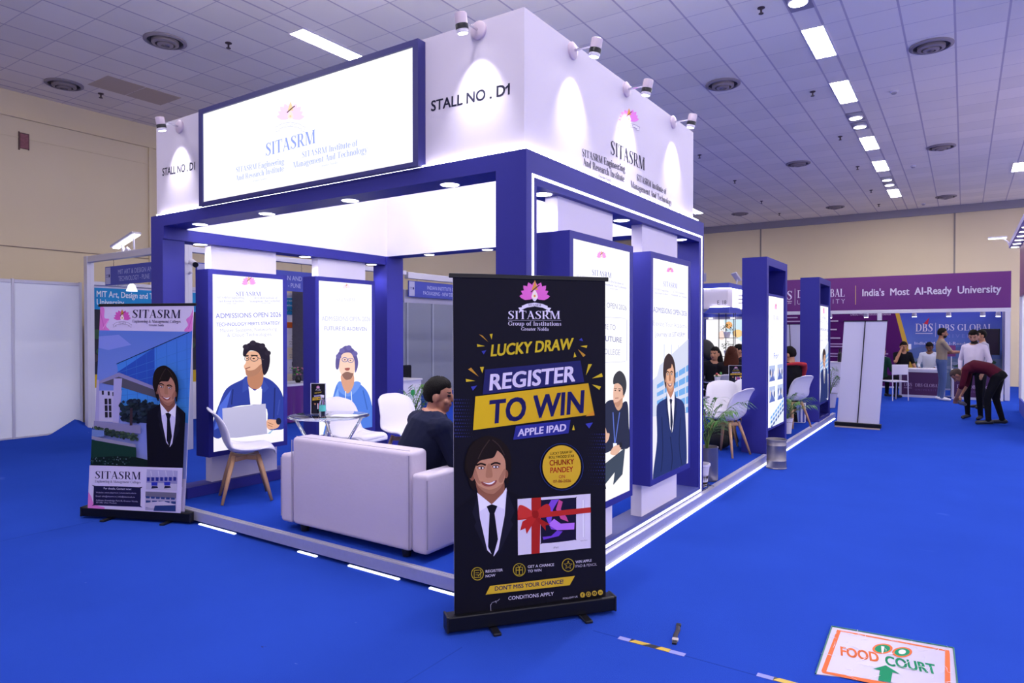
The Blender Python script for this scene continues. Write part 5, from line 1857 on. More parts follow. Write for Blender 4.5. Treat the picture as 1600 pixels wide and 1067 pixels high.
for i in range(16):
    an, rr = random.random() * 6.28, 0.06 * random.random() ** 0.5
    fb_.mi = i % 3
    fb_.ball((rr * math.cos(an), rr * math.sin(an), 0.10 + 0.05 * random.random()), 0.018, 0.018, 0.014, n=7, m=5)
fb_.build('blooms', [mat('red_petal', '#b03a3a'), mat('leaf_green', '#3e7a3a'), mat('cream_petal', '#e0d0b0')], t)
for i, (x, y, lb) in enumerate(((-0.90, 7.42, 'white paper cup on the rear glass table, left one'), (-0.74, 7.36, 'white paper cup on the rear glass table, right one'))):
    t = thing('paper_cup', lb, 'cup', (x, y, TZ), 0, 'paper cups on the rear table')
    b = MB(); b.lathe([(0.026, 0), (0.036, 0.095), (0.038, 0.098), (0.034, 0.095), (0.025, 0.01)], n=18); b.build('cup_body', MATTE_WHITE, t)
t = thing('brochure_box', 'low printed brochure box on the platform between the light towers', 'brochure box', (-0.32, 8.92, PZ), R(8))
b = MB(); b.box((-0.16, -0.1, 0), (0.16, 0.1, 0.32), 0.004); b.build('box', MATTE_WHITE, t)
a = Art(0.3, 0.3, [(0, 0), (100, 0), (100, 100), (0, 100)], step=0.0003)
a.rect(0, 0, 100, 100, '#4a54a8'); a.rect(30, 0, 72, 100, '#8a9ac8'); a.poly([(36, 100), (40, 45), (60, 45), (66, 100)], '#16161f'); a.ell(50, 32, 9, 12, '#b88468'); a.ell(50, 22, 10, 8, '#1c1616'); a.rect(80, 0, 90, 100, '#d8d4e8')
a.build('printed_front', PRINT, t, loc=(-0.15, -0.1005, 0.01))


# ------------------------------------------------------------------ things lying on the floor
t = thing('floor_sign', 'white plastic-wrapped floor poster with orange border, FOOD COURT and a green arrow', 'floor sign', (1.459, 0.809, 0.0))
q = [Vector((0, 0)), Vector((0.553, 0.068)), Vector((0.575, -0.40)), Vector((0.02, -0.60))]
b = MB()
lo = [b.bm.verts.new((p.x, p.y, 0.001)) for p in q]; hi = [b.bm.verts.new((p.x, p.y, 0.004)) for p in q]
b._f(hi); b._f(list(reversed(lo)))
for i in range(4):
    b._f((lo[i], lo[(i + 1) % 4], hi[(i + 1) % 4], hi[i]))
b.build('poster_sheet', mat('poster_white', '#b4adc4', rough=0.35), t)
OR, GR = '#d2693a', '#128058'
C4 = crop(1240, 960, 5.714)
TL, TRr, BRr, BLr = (1293, 978), (1488.5, 1015), (1497, 1079), (1271, 1048)
gw = 1.0
a = Art(1.0, 1.0, None)
hp = homography([TL, TRr, BRr, BLr], [(q[0].x, q[0].y), (q[1].x, q[1].y), (q[2].x, q[2].y), (q[3].x, q[3].y)])
a.m = lambda x, y: tuple(v + o for v, o in zip(hp(*C4(x, y)), (0.2, 0.7)))
for pts in ([(225, 480), (268, 490), (385, 140), (350, 132)], [(350, 132), (385, 150), (1385, 348), (1385, 335)], [(1340, 330), (1385, 340), (1400, 700), (1345, 700)], [(225, 478), (240, 500), (860, 640), (860, 605)]):
    a.poly(pts, OR)
a.poly([(860, 605), (860, 640), (1350, 730), (1350, 700)], OR)
a.text('FOOD', (392, 352), (742, 420), 75, OR, bold=0.035)
a.text('COURT', (800, 445), (1275, 540), 78, GR, bold=0.035)
for cx, cy in ((765, 305), (945, 340)):
    a.ell(cx, cy, 92, 44, OR); a.ell(cx, cy, 70, 34, GR)
a.poly([(752, 282), (782, 288), (778, 320), (770, 345), (760, 344), (756, 318)], '#d8d2e4')
a.ell(945, 338, 34, 20, '#d8d2e4')
a.poly([(685, 478), (800, 450), (930, 528), (862, 512), (848, 596), (735, 578), (748, 488)], GR)
a.use(None)
o = a.build('printed_graphic', PRINT, t, loc=(-0.2, -0.7, 0.0045), rot=(R(-90), 0, 0))
b = MB()
rnd = random.Random(4)
for i in range(46):
    u, v_ = rnd.random(), rnd.random()
    p = (q[0] * (1 - u) + q[1] * u) * (1 - v_) + (q[3] * (1 - u) + q[2] * u) * v_
    an = rnd.uniform(-0.6, 1.8)
    l = rnd.uniform(0.015, 0.05)
    d = Vector((math.cos(an), math.sin(an)))
    b.tube([(p.x - d.x * l, p.y - d.y * l, 0.0075), (p.x + 0.004, p.y, 0.0095), (p.x + d.x * l, p.y + d.y * l, 0.0075)], [0.0004, 0.0013, 0.0004], 5)
b.build('plastic_wrinkle', mat('clear_film', '#e2dcec', rough=0.1, spec=0.8), t)
b = MB()
for p, r_ in ((q[0], q[1]), (q[1], q[2]), (q[3], q[0])):
    b.tube([(p.x, p.y, 0.006), (r_.x, r_.y, 0.006)], 0.0035, 6)
b.build('green_edge', mat('green_tape', '#1f6a58', rough=0.4), t)


def hazard_tape(p0, p1, w, label, clear0, clear1, stripes):
    p0, p1 = Vector(p0), Vector(p1)
    d = p1 - p0
    L = d.length
    t = thing('hazard_tape', label, 'floor tape', (p0.x, p0.y, 0), math.atan2(d.y, d.x), 'yellow and black floor tapes')
    b = MB(); b.box((0, -w / 2, 0.0006), (L, w / 2, 0.0016)); b.build('clear_tape', mat('clear_tape_film', '#8d8fd0', rough=0.25), t)
    a0, a1 = L * clear0, L * (1 - clear1)
    b = MB(); b.box((a0, -w / 2, 0.0016), (a1, w / 2, 0.0024)); b.build('tape', mat('tape_black', '#17161a', rough=0.4), t)
    b = MB()
    n = stripes
    sl = (a1 - a0) / (2 * n - 1)
    for i in range(n):
        x = a0 + i * 2 * sl
        c = lambda v: max(a0, min(a1, v))
        b.prism([(c(x), -w / 2), (c(x + sl), -w / 2), (c(x + sl + w), w / 2), (c(x + w * 0.6), w / 2)], 0.0024, 0.003)
    b.build('stripe', mat('tape_yellow', '#c9a83a', rough=0.45), t)


hazard_tape((0.549, 0.046), (0.905, 0.052), 0.035, 'yellow and black tape strip on the carpet below the small black strap', 0.18, 0.22, 2)
hazard_tape((1.25, 0.058), (1.62, 0.062), 0.035, 'yellow and black tape strip at the bottom edge, left of the floor poster', 0.2, 0.2, 2)
t = thing('luggage_strap', 'small black strap with a metal buckle dropped on the blue carpet', 'strap', (0.818, 0.14, 0), math.atan2(0.25, -0.065))
b = MB(); b.tube([(0.03, 0, 0.006), (0.09, 0.004, 0.008), (0.15, -0.004, 0.010), (0.21, 0.002, 0.007)], 0.012, 8, flat=0.4); b.build('webbing', mat('grey_webbing', '#34303c', rough=0.8), t)
b = MB(); b.box((0.022, -0.016, 0.002), (0.05, 0.016, 0.014), 0.003); b.build('buckle', mat('pale_metal', '#c8bcb8', rough=0.3, metal=0.5), t)
b = MB(); b.box((-0.012, -0.012, 0.001), (0.022, 0.012, 0.012), 0.003); b.box((0.205, -0.013, 0.001), (0.235, 0.013, 0.014), 0.004); b.build('end_clip', BLACKP, t)

SEAM = mat('carpet_seam', (0.018, 0.05, 0.30), rough=1.0, spec=0.0)
b = MB(); b.box((0.40, 0.044, 0.0), (9.0, 0.052, 0.0006)); struct(b.build('floor_seam', SEAM))
b = MB(); b.box((-4.104, -8.0, 0.0), (-4.097, -0.44, 0.0006)); struct(b.build('floor_seam', SEAM))
b = MB(); b.box((-0.072, -8.0, 0.0), (-0.066, -0.50, 0.0006)); struct(b.build('floor_seam', SEAM))
# carpet turned up against the shell-stall post on the left
b = MB()
b.grid(lambda u, v: Vector((-9.86 + 0.9 * v, 0.9 + 1.35 * u, 0.002 + 0.22 * max(0, 1 - abs(u - 0.72) / 0.28) * (1 - v) ** 2)), 24, 8)
struct(b.build('floor_carpet_fold', CARPET, smooth=True))


# ------------------------------------------------------------------ neighbouring shell-scheme stalls on the left
def posts(parent, lst, s=0.04, m=OCTP):
    for (x, y, z0, z1) in lst:
        b = MB()
        b.box((x - s, y - s, z0), (x + s, y + s, z1), 0.006)
        b.box((x - s - 0.002, y - 0.006, z0), (x + s + 0.002, y + 0.006, z1))
        b.build('post', m, parent)


GREYLINE = mat('panel_joint', '#8d8fa8', rough=0.5)
for i, (y0, y1, lb) in enumerate(((-2.97, -1.98, 'white shell panel farthest left, out at the picture edge'), (-1.97, -0.98, 'white shell panel left of the frame edge'), (-0.97, 0.02, 'white shell panel beyond the left picture edge'),
                                 (0.03, 1.03, 'narrow strip of white shell panel at the left edge, left of the first metal post'), (1.03, 1.97, 'wide white shell panel between the metal post and the stall opening'))):
    if i < 2:
        continue
    t = thing('divider_screen', lb, 'partition panel', (-9.9, y0, 0), 0, 'white shell panels on the left')
    b = MB(); b.box((0, 0.0, 0.03), (0.012, y1 - y0 - 0.018, 2.37)); b.build('panel_board', OCTA, t)
    b = MB(); b.box((-0.01, 0.02, 2.37), (0.024, y1 - y0 - 0.02, 2.42), 0.003); b.box((-0.01, 0.02, 0.0), (0.024, y1 - y0 - 0.02, 0.03), 0.003); b.build('rail', OCTP, t)
    b = MB(); b.box((-0.02, y1 - y0 - 0.018, 0), (0.03, y1 - y0 + 0.018, 2.43), 0.004); b.build('post', OCTP, t)

st = thing('shell_stall', 'open shell-scheme stall with a blue header wall, left of the big stall', 'shell stall', (0, 0, 0))
posts(st, [(-9.66, 2.0, 0, 2.84), (-6.85, 2.0, 0, 2.84), (-6.85, 6.1, 0, 2.84)], 0.055)
for a_, c_ in (((-9.72, 1.955, 2.74), (-6.8, 2.045, 2.84)), ((-6.9, 2.05, 2.72), (-6.8, 6.35, 2.80))):
    b = MB(); b.box(a_, c_, 0.006)
    if c_[0] - a_[0] > 1:
        b.box((a_[0], a_[1] - 0.002, 2.785), (c_[0], a_[1], 2.793))
    b.build('top_beam', OCTP, st)
b = MB(); b.box((-9.93, 2.05, 0), (-9.9, 6.7, 2.46)); b.build('back_panel', MATTE_WHITE, st)
b = MB(); b.box((-9.9, 2.05, 2.40), (-9.86, 6.7, 2.46), 0.004); b.build('rail', OCTP, st)
b = MB(); b.box((-9.86, 6.10, 0), (-6.9, 6.14, 2.5)); b.build('side_panel', mat('dark_grey_curtain', '#5b5868', rough=0.9, noise_amt=0.2, noise_scale=18), st)
a = Art(4.6, 2.4, [(0, 0), (460, 0), (460, 240), (0, 240)], step=0.0004)
a.rect(0, 4, 460, 40, '#2f8fcc')
a.text('MIT Art, Design and Technology', (16, 19), (152, 19), 10, '#eef2fa', bold=0.02)
a.text('University', (16, 32.5), (60, 32.5), 10, '#eef2fa', bold=0.02)
a.rect(0, 40, 250, 148, '#3a3a44')
for i in range(26):
    a.ell(10 + random.random() * 230, 60 + random.random() * 76, 6 + 10 * random.random(), 4 + 6 * random.random(), ('#454c45', '#4c433e', '#554c50', '#44604a', '#4a4644')[i % 5])
a.rect(0, 148, 250, 170, '#c9a832')
a.rect(250, 4, 460, 40, '#2f86b8')
a.rect(250, 4, 460, 40, '#2a7fb0')
a.text('www.mituniversity.edu.in', (330, 12), (440, 12), 4.5, '#e8f2fa', bold=0.01); a.text('admissions@mituniversity.edu.in', (330, 22), (446, 22), 4.5, '#e8f2fa', bold=0.01); a.text('@mitadtuniversity', (330, 33), (444, 33), 5, '#e8f2fa', bold=0.01)
a.rect(330, 56, 452, 68, '#d0622c')
for i, (h1, c) in enumerate((('3.5 Cr', '#e9e4ee'), ('73', '#e6d8c0'), ('100+', '#e9e6f2'), ('50+', '#e6d8c0'))):
    y = 82 + i * 28
    a.rect(392, y, 452, y + 25, c)
    a.text(h1, (404, y + 11), (430, y + 11), 8, '#39415e', bold=0.02)
    a.text('Major Recruiters', (398, y + 17), (440, y + 17), 3, '#6a6a7c'); a.text('Annual Package', (398, y + 22), (440, y + 22), 3, '#6a6a7c')
a.rect(330, 196, 452, 207, '#d0622c'); a.text('RECRUITERS', (372, 204), (436, 204), 5, '#4a2a20')
a.build('wall_print', PRINT, st, loc=(-9.897, 2.06, 0.0), rot=(0, 0, R(90)))


def name_board(loc, rz, w, h, l1, l2, label, ext=1.0, t1=26, t2=28):
    t = thing('name_board', label, 'name board', loc, rz, 'blue stall name boards')
    b = MB(); b.box((0, 0, 0), (w, 0.02, h), 0.002); b.build('board', mat('board_blue', '#34409f', rough=0.5), t)
    a = Art(w, h, [(0, 0), (w * 100, 0), (w * 100, h * 100), (0, h * 100)], step=0.0004)
    a.rect(1.5, 1.2, 17, h * 100 - 1.8, '#a9a8c8')
    a.line([(3, 13), (11, 13)], 1.2, '#6a6a92'); a.line([(3, 16), (11, 16)], 1.0, '#6a6a92'); a.ell(13.5, 14.5, 2, 2.6, '#2e2e60')
    a.text(l1, (t1, h * 46), (t1 + 5.2 * len(l1) * ext, h * 46), 7.2, '#aeb2dc')
    a.text(l2, (t2, h * 82), (t2 + 5.2 * len(l2) * ext, h * 82), 7.2, '#aeb2dc')
    a.build('lettering', PRINT, t, loc=(0, -0.0004, 0))
    b = MB()
    for x in (0.25, w - 0.25):
        b.tube([(x, 0.01, h), (x, 0.01, h + 0.05), (x + 0.008, 0.01, h + 0.06), (x - 0.004, 0.01, h + 0.075), (x, 0.01, h + 0.13)], 0.003, 6)
    b.build('hook', mat('hook_wire', '#3c3a48', rough=0.4, metal=0.6), t)
    return t


name_board((-9.13, 2.0, 2.35), 0, 2.2, 0.29, 'MIT ART & DESIGN AND', 'TECHNOLOGY - PUNE', 'blue hanging name board of the left stall, facing the camera beside the pillar', 1.02, 41, 42)
name_board((-6.83, 2.13, 2.27), R(90), 2.05, 0.32, 'MIT ART & DESIGN AND', 'TECHNOLOGY - PUNE', 'blue hanging name board seen in the gap between the two inner light boxes', 0.92, 84, 96)
name_board((-6.83, 6.44, 2.31), R(90), 2.3, 0.31, 'INDIAN INSTITUTE OF', 'PACKAGEING - NEW DELHI', 'blue hanging name board beside the top of the black lucky-draw banner', 0.89, 54, 42)

t = thing('floodlight', 'white flat floodlight on a bracket on top of the left stall beam', 'floodlight', (-8.5, 2.0, 2.84))
rot = Matrix.Rotation(R(-14), 3, 'Y')
b = MB(); b.box((-0.34, -0.07, 0.16), (0.34, 0.07, 0.19), 0.005, rot=rot); b.build('lamp_head', mat('floodlight_grey', '#b9b4c4', rough=0.4), t)
b = MB(); b.box((-0.33, -0.03, 0.148), (0.33, 0.06, 0.158), rot=rot); b.build('lens', LAMP, t)
b = MB(); b.tube([(-0.12, 0, 0.15), (-0.05, 0, 0.0)], 0.025, 8); b.tube([(0.24, 0, 0.22), (0.26, 0, 0.02)], 0.014, 8); b.tube([(0.0, 0, 0.01), (0.06, 0, 0.05), (0.12, 0, 0.01)], 0.02, 8); b.build('bracket', WPLAST, t)
for i, (z, lb, m) in enumerate(((2.56, 'small white arm spotlight on the shell post left of the student light box, upper', WPLAST), (2.42, 'small black-faced arm spotlight on the shell post, lower', BLACKP))):
    t = thing('arm_spotlight', lb, 'spotlight', (-6.79, 2.0, z), 0, 'small spotlights on the shell post')
    b = MB(); b.tube([(0, 0, 0), (0.06, -0.01, 0.02), (0.11, -0.02, 0.0)], 0.014, 8); b.build('arm', WPLAST, t)
    b = MB(); b.tube([(0.08, -0.01, 0.02), (0.22, -0.04, -0.03)] if i == 0 else [(-0.06, -0.08, -0.02), (-0.13, -0.13, -0.03)], 0.04, 12); b.build('lamp_body', WPLAST if i == 0 else BLACKP, t)
    b = MB(); b.tube([(0.22, -0.04, -0.03), (0.24, -0.045, -0.037)] if i == 0 else [(-0.13, -0.13, -0.03), (-0.14, -0.137, -0.032)], 0.037, 12); b.build('lens', BLACKP, t)
t = thing('spot_bulb_lamp', 'small bright white lamp under the blue name board on the header wall', 'lamp', (-9.42, 2.55, 2.30))
b = MB(); b.lathe([(0.085, 0.0), (0.05, 0.10), (0.02, 0.13)], n=18); b.build('shade', mat('lit_shade', '#ffffff', emit=1.2), t)
b = MB(); b.box((-0.46, -0.012, 0.11), (0.0, 0.012, 0.135)); b.build('arm', OCTP, t)

# purple-covered table with flowers in the left stall
t = thing('covered_table', 'white table with a shiny purple cloth front in the left stall', 'table', (-8.2, 4.45, 0))
b = MB(); b.box((-0.35, -0.7, 0.66), (0.35, 0.7, 0.70), 0.005); b.build('table_top', MATTE_WHITE, t)
b = MB(); b.grid(lambda u, v: Vector((0.345 + 0.02 * math.sin(u * 40) * (1 - v), -0.55 + 1.2 * u, 0.02 + 0.64 * v)), 60, 6)
b.build('purple_cloth', mat('purple_satin', '#5a1e7c', rough=0.25, sheen=0.5), t, smooth=True)
b = MB(); b.box((-0.34, -0.69, 0), (-0.3, -0.65, 0.66)); b.box((0.3, -0.69, 0), (0.34, -0.65, 0.66)); b.box((-0.34, 0.65, 0), (-0.3, 0.69, 0.66)); b.box((0.3, 0.65, 0), (0.34, 0.69, 0.66)); b.build('leg', OCTP, t)
t = thing('flower_vase', 'small dark vase of pink flowers on the purple-fronted table', 'flower vase', (-8.1, 4.85, 0.70))
b = MB(); b.lathe([(0.04, 0), (0.06, 0.05), (0.04, 0.11), (0.045, 0.12)], n=16); b.build('vase', BLACKP, t)
fb_ = MB()
for i in range(22):
    an, rr = random.random() * 6.28, 0.11 * random.random() ** 0.5
    fb_.mi = i % 3
    fb_.ball((rr * math.cos(an), rr * math.sin(an), 0.14 + 0.13 * random.random()), 0.022, 0.022, 0.018, n=7, m=5)
fb_.build('blooms', [mat('pink_petal', '#b06a8a'), _mats['leaf_green'], mat('dark_leaf', '#2c3a2c')], t)
t = thing('teal_cup', 'small teal tumbler beside the flowers on the purple-fronted table', 'cup', (-8.1, 4.52, 0.70))
b = MB(); b.lathe([(0.045, 0), (0.055, 0.15), (0.05, 0.15)], n=18); b.build('cup_body', mat('teal_glass', '#4ab89a', rough=0.2), t)

# second stall with grey back wall
st = thing('shell_stall', 'grey empty shell-scheme stall beyond the back-left pillar', 'shell stall', (0, 0, 0))
posts(st, [(-6.85, 12.0, 0, 2.84)], 0.05)
b = MB(); b.box((-6.9, 6.40, 2.66), (-6.8, 12.0, 2.78), 0.006); b.build('top_beam', OCTP, st)
b = MB(); b.box((-6.95, 6.42, 2.2), (-6.92, 12.0, 2.45)); b.build('fascia_board', mat('pale_grey_board', '#bcb9cc', rough=0.6), st)
b = MB(); b.box((-9.93, 6.75, 0), (-9.9, 13.0, 2.46)); b.build('back_panel', mat('grey_stall_panel', '#8f93a6', rough=0.6), st)
b = MB()
for y in (7.7, 8.7, 9.7, 10.7, 11.7):
    b.box((-9.9, y - 0.03, 0), (-9.87, y + 0.03, 2.46))
b.build('joint_post', mat('pale_joint', '#a9adc0', rough=0.5), st)
t = thing('reception_counter', 'white reception counter with a green leaf emblem, left of the seated man', 'counter', (-6.95, 6.2, 0))
b = MB(); b.box((-0.4, 0, 0.0), (0.1, 0.62, 0.68), 0.004); b.build('cabinet', MATTE_WHITE, t)
b = MB(); b.box((-0.42, -0.02, 0.68), (0.12, 0.64, 0.715), 0.004); b.build('counter_top', mat('counter_top_white', '#cfcad8', rough=0.4), t)
a = Art(0.6, 0.66, [(42, 0), (102, 0), (102, 66), (42, 66)], step=0.0004)
a.hoop(78, 22, 9, 10, 1.0, '#9ad0b0'); a.blob([(73, 17), (84, 17), (84, 27), (80, 27), (79, 32), (76, 27), (73, 26)], '#2f9a55', 2)
for y in (44, 49):
    a.line([(64, y), (94, y)], 1.2, '#8a7ab8')
a.build('printed_front', PRINT, t, loc=(0.1005, 0.01, 0.01), rot=(0, 0, R(90)))


def office_chair(label, loc, rz):
    t = thing('office_chair', label, 'chair', loc, rz, 'black chairs behind the counter')
    m = mat('black_mesh_fabric', '#16161d', rough=0.8)
    b = MB(); b.box((-0.24, -0.03, 0.5), (0.24, 0.03, 0.92), 0.03, seg=3); b.build('backrest', m, t)
    b = MB(); b.box((-0.24, 0.0, 0.42), (0.24, 0.46, 0.48), 0.02); b.build('seat', m, t)
    for s in (-1, 1):
        b = MB(); b.tube([(s * 0.255, -0.02, 0.86), (s * 0.255, -0.02, 0.44), (s * 0.255, 0.42, 0.44), (s * 0.255, 0.42, 0.0)], 0.013, 8); b.build('frame', CHROME, t)
        b = MB(); b.tube([(s * 0.255, -0.02, 0.44), (s * 0.255, -0.06, 0.0)], 0.013, 8); b.build('leg', CHROME, t)
    return t


c1 = office_chair('black chair behind the white counter, cut off by the blue pillar', (-7.9, 6.75, 0), R(-80))
dup(c1, (-7.9, 7.45, 0), R(-85), 'black chair behind the white counter, the right one of the pair')


# ------------------------------------------------------------------ stall with a white lit tower head, behind the light towers
st = thing('corner_stall', 'white and blue stall lettered E. 18 with a glowing fascia, behind the shell chairs', 'exhibition stall', (0, 0, 0))
EB = mat('far_blue_laminate', '#3a46a6', rough=0.5)
EX, EY = -2.06, 11.0
b = MB(); b.box((EX - 3, EY, 2.12), (EX, EY + 3, 2.55)); fp = b.build('fascia', WHITE, st)
b = MB(); b.box((EX - 3.02, EY - 0.03, 2.55), (EX + 0.03, EY + 3, 2.66)); b.build('top_band', EB, st)
b = MB()
for s in (0,):
    lo = [(EX - 0.47, EY - 0.04), (EX + 0.06, EY - 0.06), (EX + 0.04, EY + 0.9)]
    vs0 = [b.bm.verts.new((x, y, 2.03)) for x, y in ((EX - 0.50, EY - 0.04), (EX + 0.04, EY - 0.04), (EX + 0.04, EY + 1.0), (EX - 0.50, EY + 1.0))]
    vs1 = [b.bm.verts.new((x, y, 2.15)) for x, y in ((EX - 0.36, EY - 0.04), (EX + 0.04, EY - 0.04), (EX + 0.04, EY + 0.75), (EX - 0.36, EY + 0.75))]
    b._f(vs1); b._f(list(reversed(vs0)))
    for i in range(4):
        b._f((vs0[i], vs0[(i + 1) % 4], vs1[(i + 1) % 4], vs1[i]))
b.build('lower_band', EB, st)
b = MB(); b.box((EX - 3, EY - 0.036, 2.545), (EX + 0.036, EY - 0.03, 2.551)); b.box((EX - 0.36, EY - 0.046, 2.152), (EX + 0.045, EY - 0.04, 2.158)); b.box((EX + 0.03, EY, 2.545), (EX + 0.036, EY + 2.9, 2.551)); b.build('led_line', LED, st)
a = Art(0.5, 0.3, [(0, 0), (50, 0), (50, 30), (0, 30)], step=0.0006)
a.text('E. 18', (28, 21), (47, 21), 8.5, '#4a4658', bold=0.01)
a.build('lettering', PRINT, fp, loc=(EX - 0.5, EY - 0.001, 2.12))
b = MB(); b.box((EX - 2.6, 13.95, 0.0), (EX + 0.2, 14.0, 2.02)); b.build('back_wall', WHITE, st)
b = MB(); b.box((EX - 2.6, 13.9, 2.02), (EX + 0.2, 14.0, 2.16)); b.build('back_band', EB, st)
a = Art(0.95, 1.35, [(0, 0), (95, 0), (95, 135), (0, 135)], step=0.0006)
a.rect(0, 0, 95, 135, '#f6f4f6')
a.poly([(45, 0), (95, 0), (95, 60), (70, 40), (52, 30)], '#cfe6f4'); a.ell(58, 14, 9, 9, '#f0b070'); a.ell(80, 35, 12, 10, '#f2cf8e'); a.ell(70, 120, 20, 14, '#f6d8b0'); a.ell(40, 40, 8, 12, '#f6dcd0')
a.line([(74, 22), (76, 44)], 2, '#8a6a5a'); a.line([(68, 30), (70, 46)], 2, '#8a6a5a')
a.build('lit_screen', BACKLIT, st, loc=(-3.46, 13.93, 0.6))
b = MB(); b.box((-3.5, 13.935, 0.57), (-3.46, 13.949, 1.97)); b.box((-2.51, 13.9, 0.57), (-2.44, 13.949, 1.97)); b.build('screen_frame', EB, st)
b = MB()
for x in (-3.3, -2.75):
    b.lathe([(0.05, 1.975), (0.05, 1.99)], (x, 13.8, 0), 14)
b.build('wall_lamp', LAMP, st)
b = MB(); b.box((EX + 0.001, 11.35, 2.14), (EX + 0.02, 12.3, 2.53)); b.build('lit_logo_panel', mat('lit_white_panel', '#ffffff', emit=1.1), st)
a = Art(0.9, 0.38, [(0, 0), (90, 0), (90, 38), (0, 38)], step=0.0006)
for y in (10, 18, 26):
    a.line([(30, y), (70, y - 2)], 2.2, '#9a8ea8')
a.rect(76, 12, 84, 30, '#c8404c')
a.build('logo_print', PRINT, st, loc=(EX + 0.021, 11.38, 2.14), rot=(0, 0, R(90)))
p0 = None
for x, y, rz, lb in ((-2.75, 11.2, 0.3, 'flat white floodlight on top of the lettered corner stall, left one'), (-2.02, 11.5, -1.0, 'flat white floodlight on top of the lettered corner stall, middle one'), (-1.98, 12.9, -1.2, 'flat white floodlight on top of the lettered corner stall, right one')):
    if p0 is None:
        p0 = thing('floodlight', lb, 'floodlight', (x, y, 2.66), rz, 'floodlights on the corner stall')
        b = MB(); b.box((-0.16, -0.02, 0.05), (0.16, 0.01, 0.26), 0.005, rot=Matrix.Rotation(R(35), 3, 'X')); b.build('lamp_head', _mats['floodlight_grey'], p0)
        b = MB(); b.tube([(0, 0, 0), (0, 0.02, 0.12)], 0.015, 8); b.build('bracket', WPLAST, p0)
    else:
        dup(p0, (x, y, 2.66), rz, lb)
# hanging black rack with two potted plants
t = thing('plant_rack', 'slim black metal rack standing under the corner of the lettered stall', 'rack', (EX - 0.04, EY + 0.08, 0))
b = MB()
for x in (-0.17, -0.08, 0.08, 0.17):
    b.cyl((x, 0 if abs(x) > 0.1 else 0.2, 0), (x, 0 if abs(x) > 0.1 else 0.2, 2.03), 0.008, 8)
b.build('upright', BLACKM, t)
b = MB()
for z in (1.50, 1.10, 0.7, 0.3):
    b.box((-0.17, -0.005, z), (0.17, 0.205, z + 0.01))
b.build('shelf', BLACKM, t)


def ivy_pot(loc, label, seed):
    rnd = random.Random(seed)
    t = thing('ivy_pot', label, 'potted plant', loc, 0, 'potted plants on the black rack')
    b = MB(); b.lathe([(0.05, 0), (0.075, 0.12), (0.08, 0.125), (0.07, 0.12)], n=18); b.build('pot', WPLAST, t)
    b = MB()
    for i in range(80):
        an, r_ = rnd.random() * 6.28, rnd.random() ** 0.6 * 0.14
        c = Vector((r_ * math.cos(an), r_ * math.sin(an) * 0.7, 0.13 + rnd.random() * 0.2 * (1 - r_ * 4) + 0.01))
        d = Vector((rnd.uniform(-1, 1), rnd.uniform(-1, 1), rnd.uniform(-0.3, 1))).normalized() * 0.035
        n = d.cross(Vector((0.3, 0.2, 1))).normalized() * 0.014
        b._f([b.bm.verts.new(p) for p in (c, c + d * 0.5 + n, c + d, c + d * 0.5 - n)])
    o = b.build('foliage', mat('dark_ivy', '#274a26', rough=0.5, noise_amt=0.3, noise_scale=12), t)
    o['kind'] = 'stuff'


ivy_pot((EX - 0.06, EY + 0.16, 1.51), 'potted plant on the upper shelf of the black rack', 2)
ivy_pot((EX - 0.05, EY + 0.16, 1.11), 'potted plant on the lower shelf of the black rack', 3)

# ------------------------------------------------------------------ purple stall at the far end
st = thing('purple_stall', 'wide purple stall with white lettering on its fascia at the far end of the aisle', 'exhibition stall', (0, 0, 0))
PU = mat('purple_board', '#5c2a74', rough=0.5)
b = MB(); b.box((-2.9, 16.6, 2.21), (2.96, 16.66, 3.08)); fa_ = b.build('fascia', PU, st)
b = MB(); b.box((-2.9, 16.59, 2.12), (2.96, 16.68, 2.21), 0.004); b.build('rail', OCTP, st)
posts(st, [(0.22, 16.64, 0, 2.12), (2.90, 16.64, 0, 2.12), (-2.85, 16.64, 0, 2.12)], 0.05)
b = MB(); b.box((-2.9, 19.4, 0), (2.96, 19.45, 2.4)); b.build('back_wall', MATTE_WHITE, st)
b = MB(); b.box((2.92, 16.7, 0), (2.96, 19.4, 2.4)); b.build('side_wall', mat('lilac_side_wall', '#8a86b8', rough=0.6), st)
a = Art(5.86, 0.87, [(0, 0), (586, 0), (586, 87), (0, 87)], step=0.0008)
a.poly([(0, 0), (586, 0), (586, 87), (0, 87)], lambda x, y: tuple(p + (q - p) * (0.5 + 0.5 * math.sin(x * 2.2 + y)) for p, q in zip(hx('#55246c'), hx('#6c3a76'))))
WHT = '#d4cce2'
a.text('DBS', (46, 54), (98, 54), 24, WHT, 'serif'); a.line([(46, 59), (98, 59)], 1.6, WHT); a.text('DEHRADUN', (48, 66), (96, 66), 4, WHT)
a.line([(106, 24), (106, 70)], 1.4, '#b8a8c0')
a.text('DBS GLOBAL', (112, 50), (230, 50), 21, WHT, 'serif')
a.text('U N I V E R S I T Y', (112, 68), (231, 68), 12, '#b0a4c4')
a.line([(256, 22), (256, 72)], 1.6, '#b8986a')
a.text("India's  Most  AI-Ready  University", (272, 50), (567, 50), 18, WHT, bold=0.022)
a.build('lettering', PRINT, fa_, loc=(-2.9, 16.599, 2.21))
a = Art(5.8, 2.35, [(0, 0), (580, 0), (580, 235), (0, 235)], step=0.0008)
a.rect(0, 0, 580, 235, '#541c62')
a.poly([(330, 0), (580, 0), (580, 235), (385, 235)], vgrad(0.6, '#7a9ad0', 2.1, '#3c42ae'))
a.poly([(322, 0), (332, 0), (390, 235), (376, 235)], '#c8a040')
a.blob([(362, 130), (400, 118), (440, 128), (500, 116), (580, 128), (580, 160), (366, 160)], '#5a6ea8')
a.poly([(366, 150), (580, 150), (580, 235), (386, 235)], '#6a7c9a')
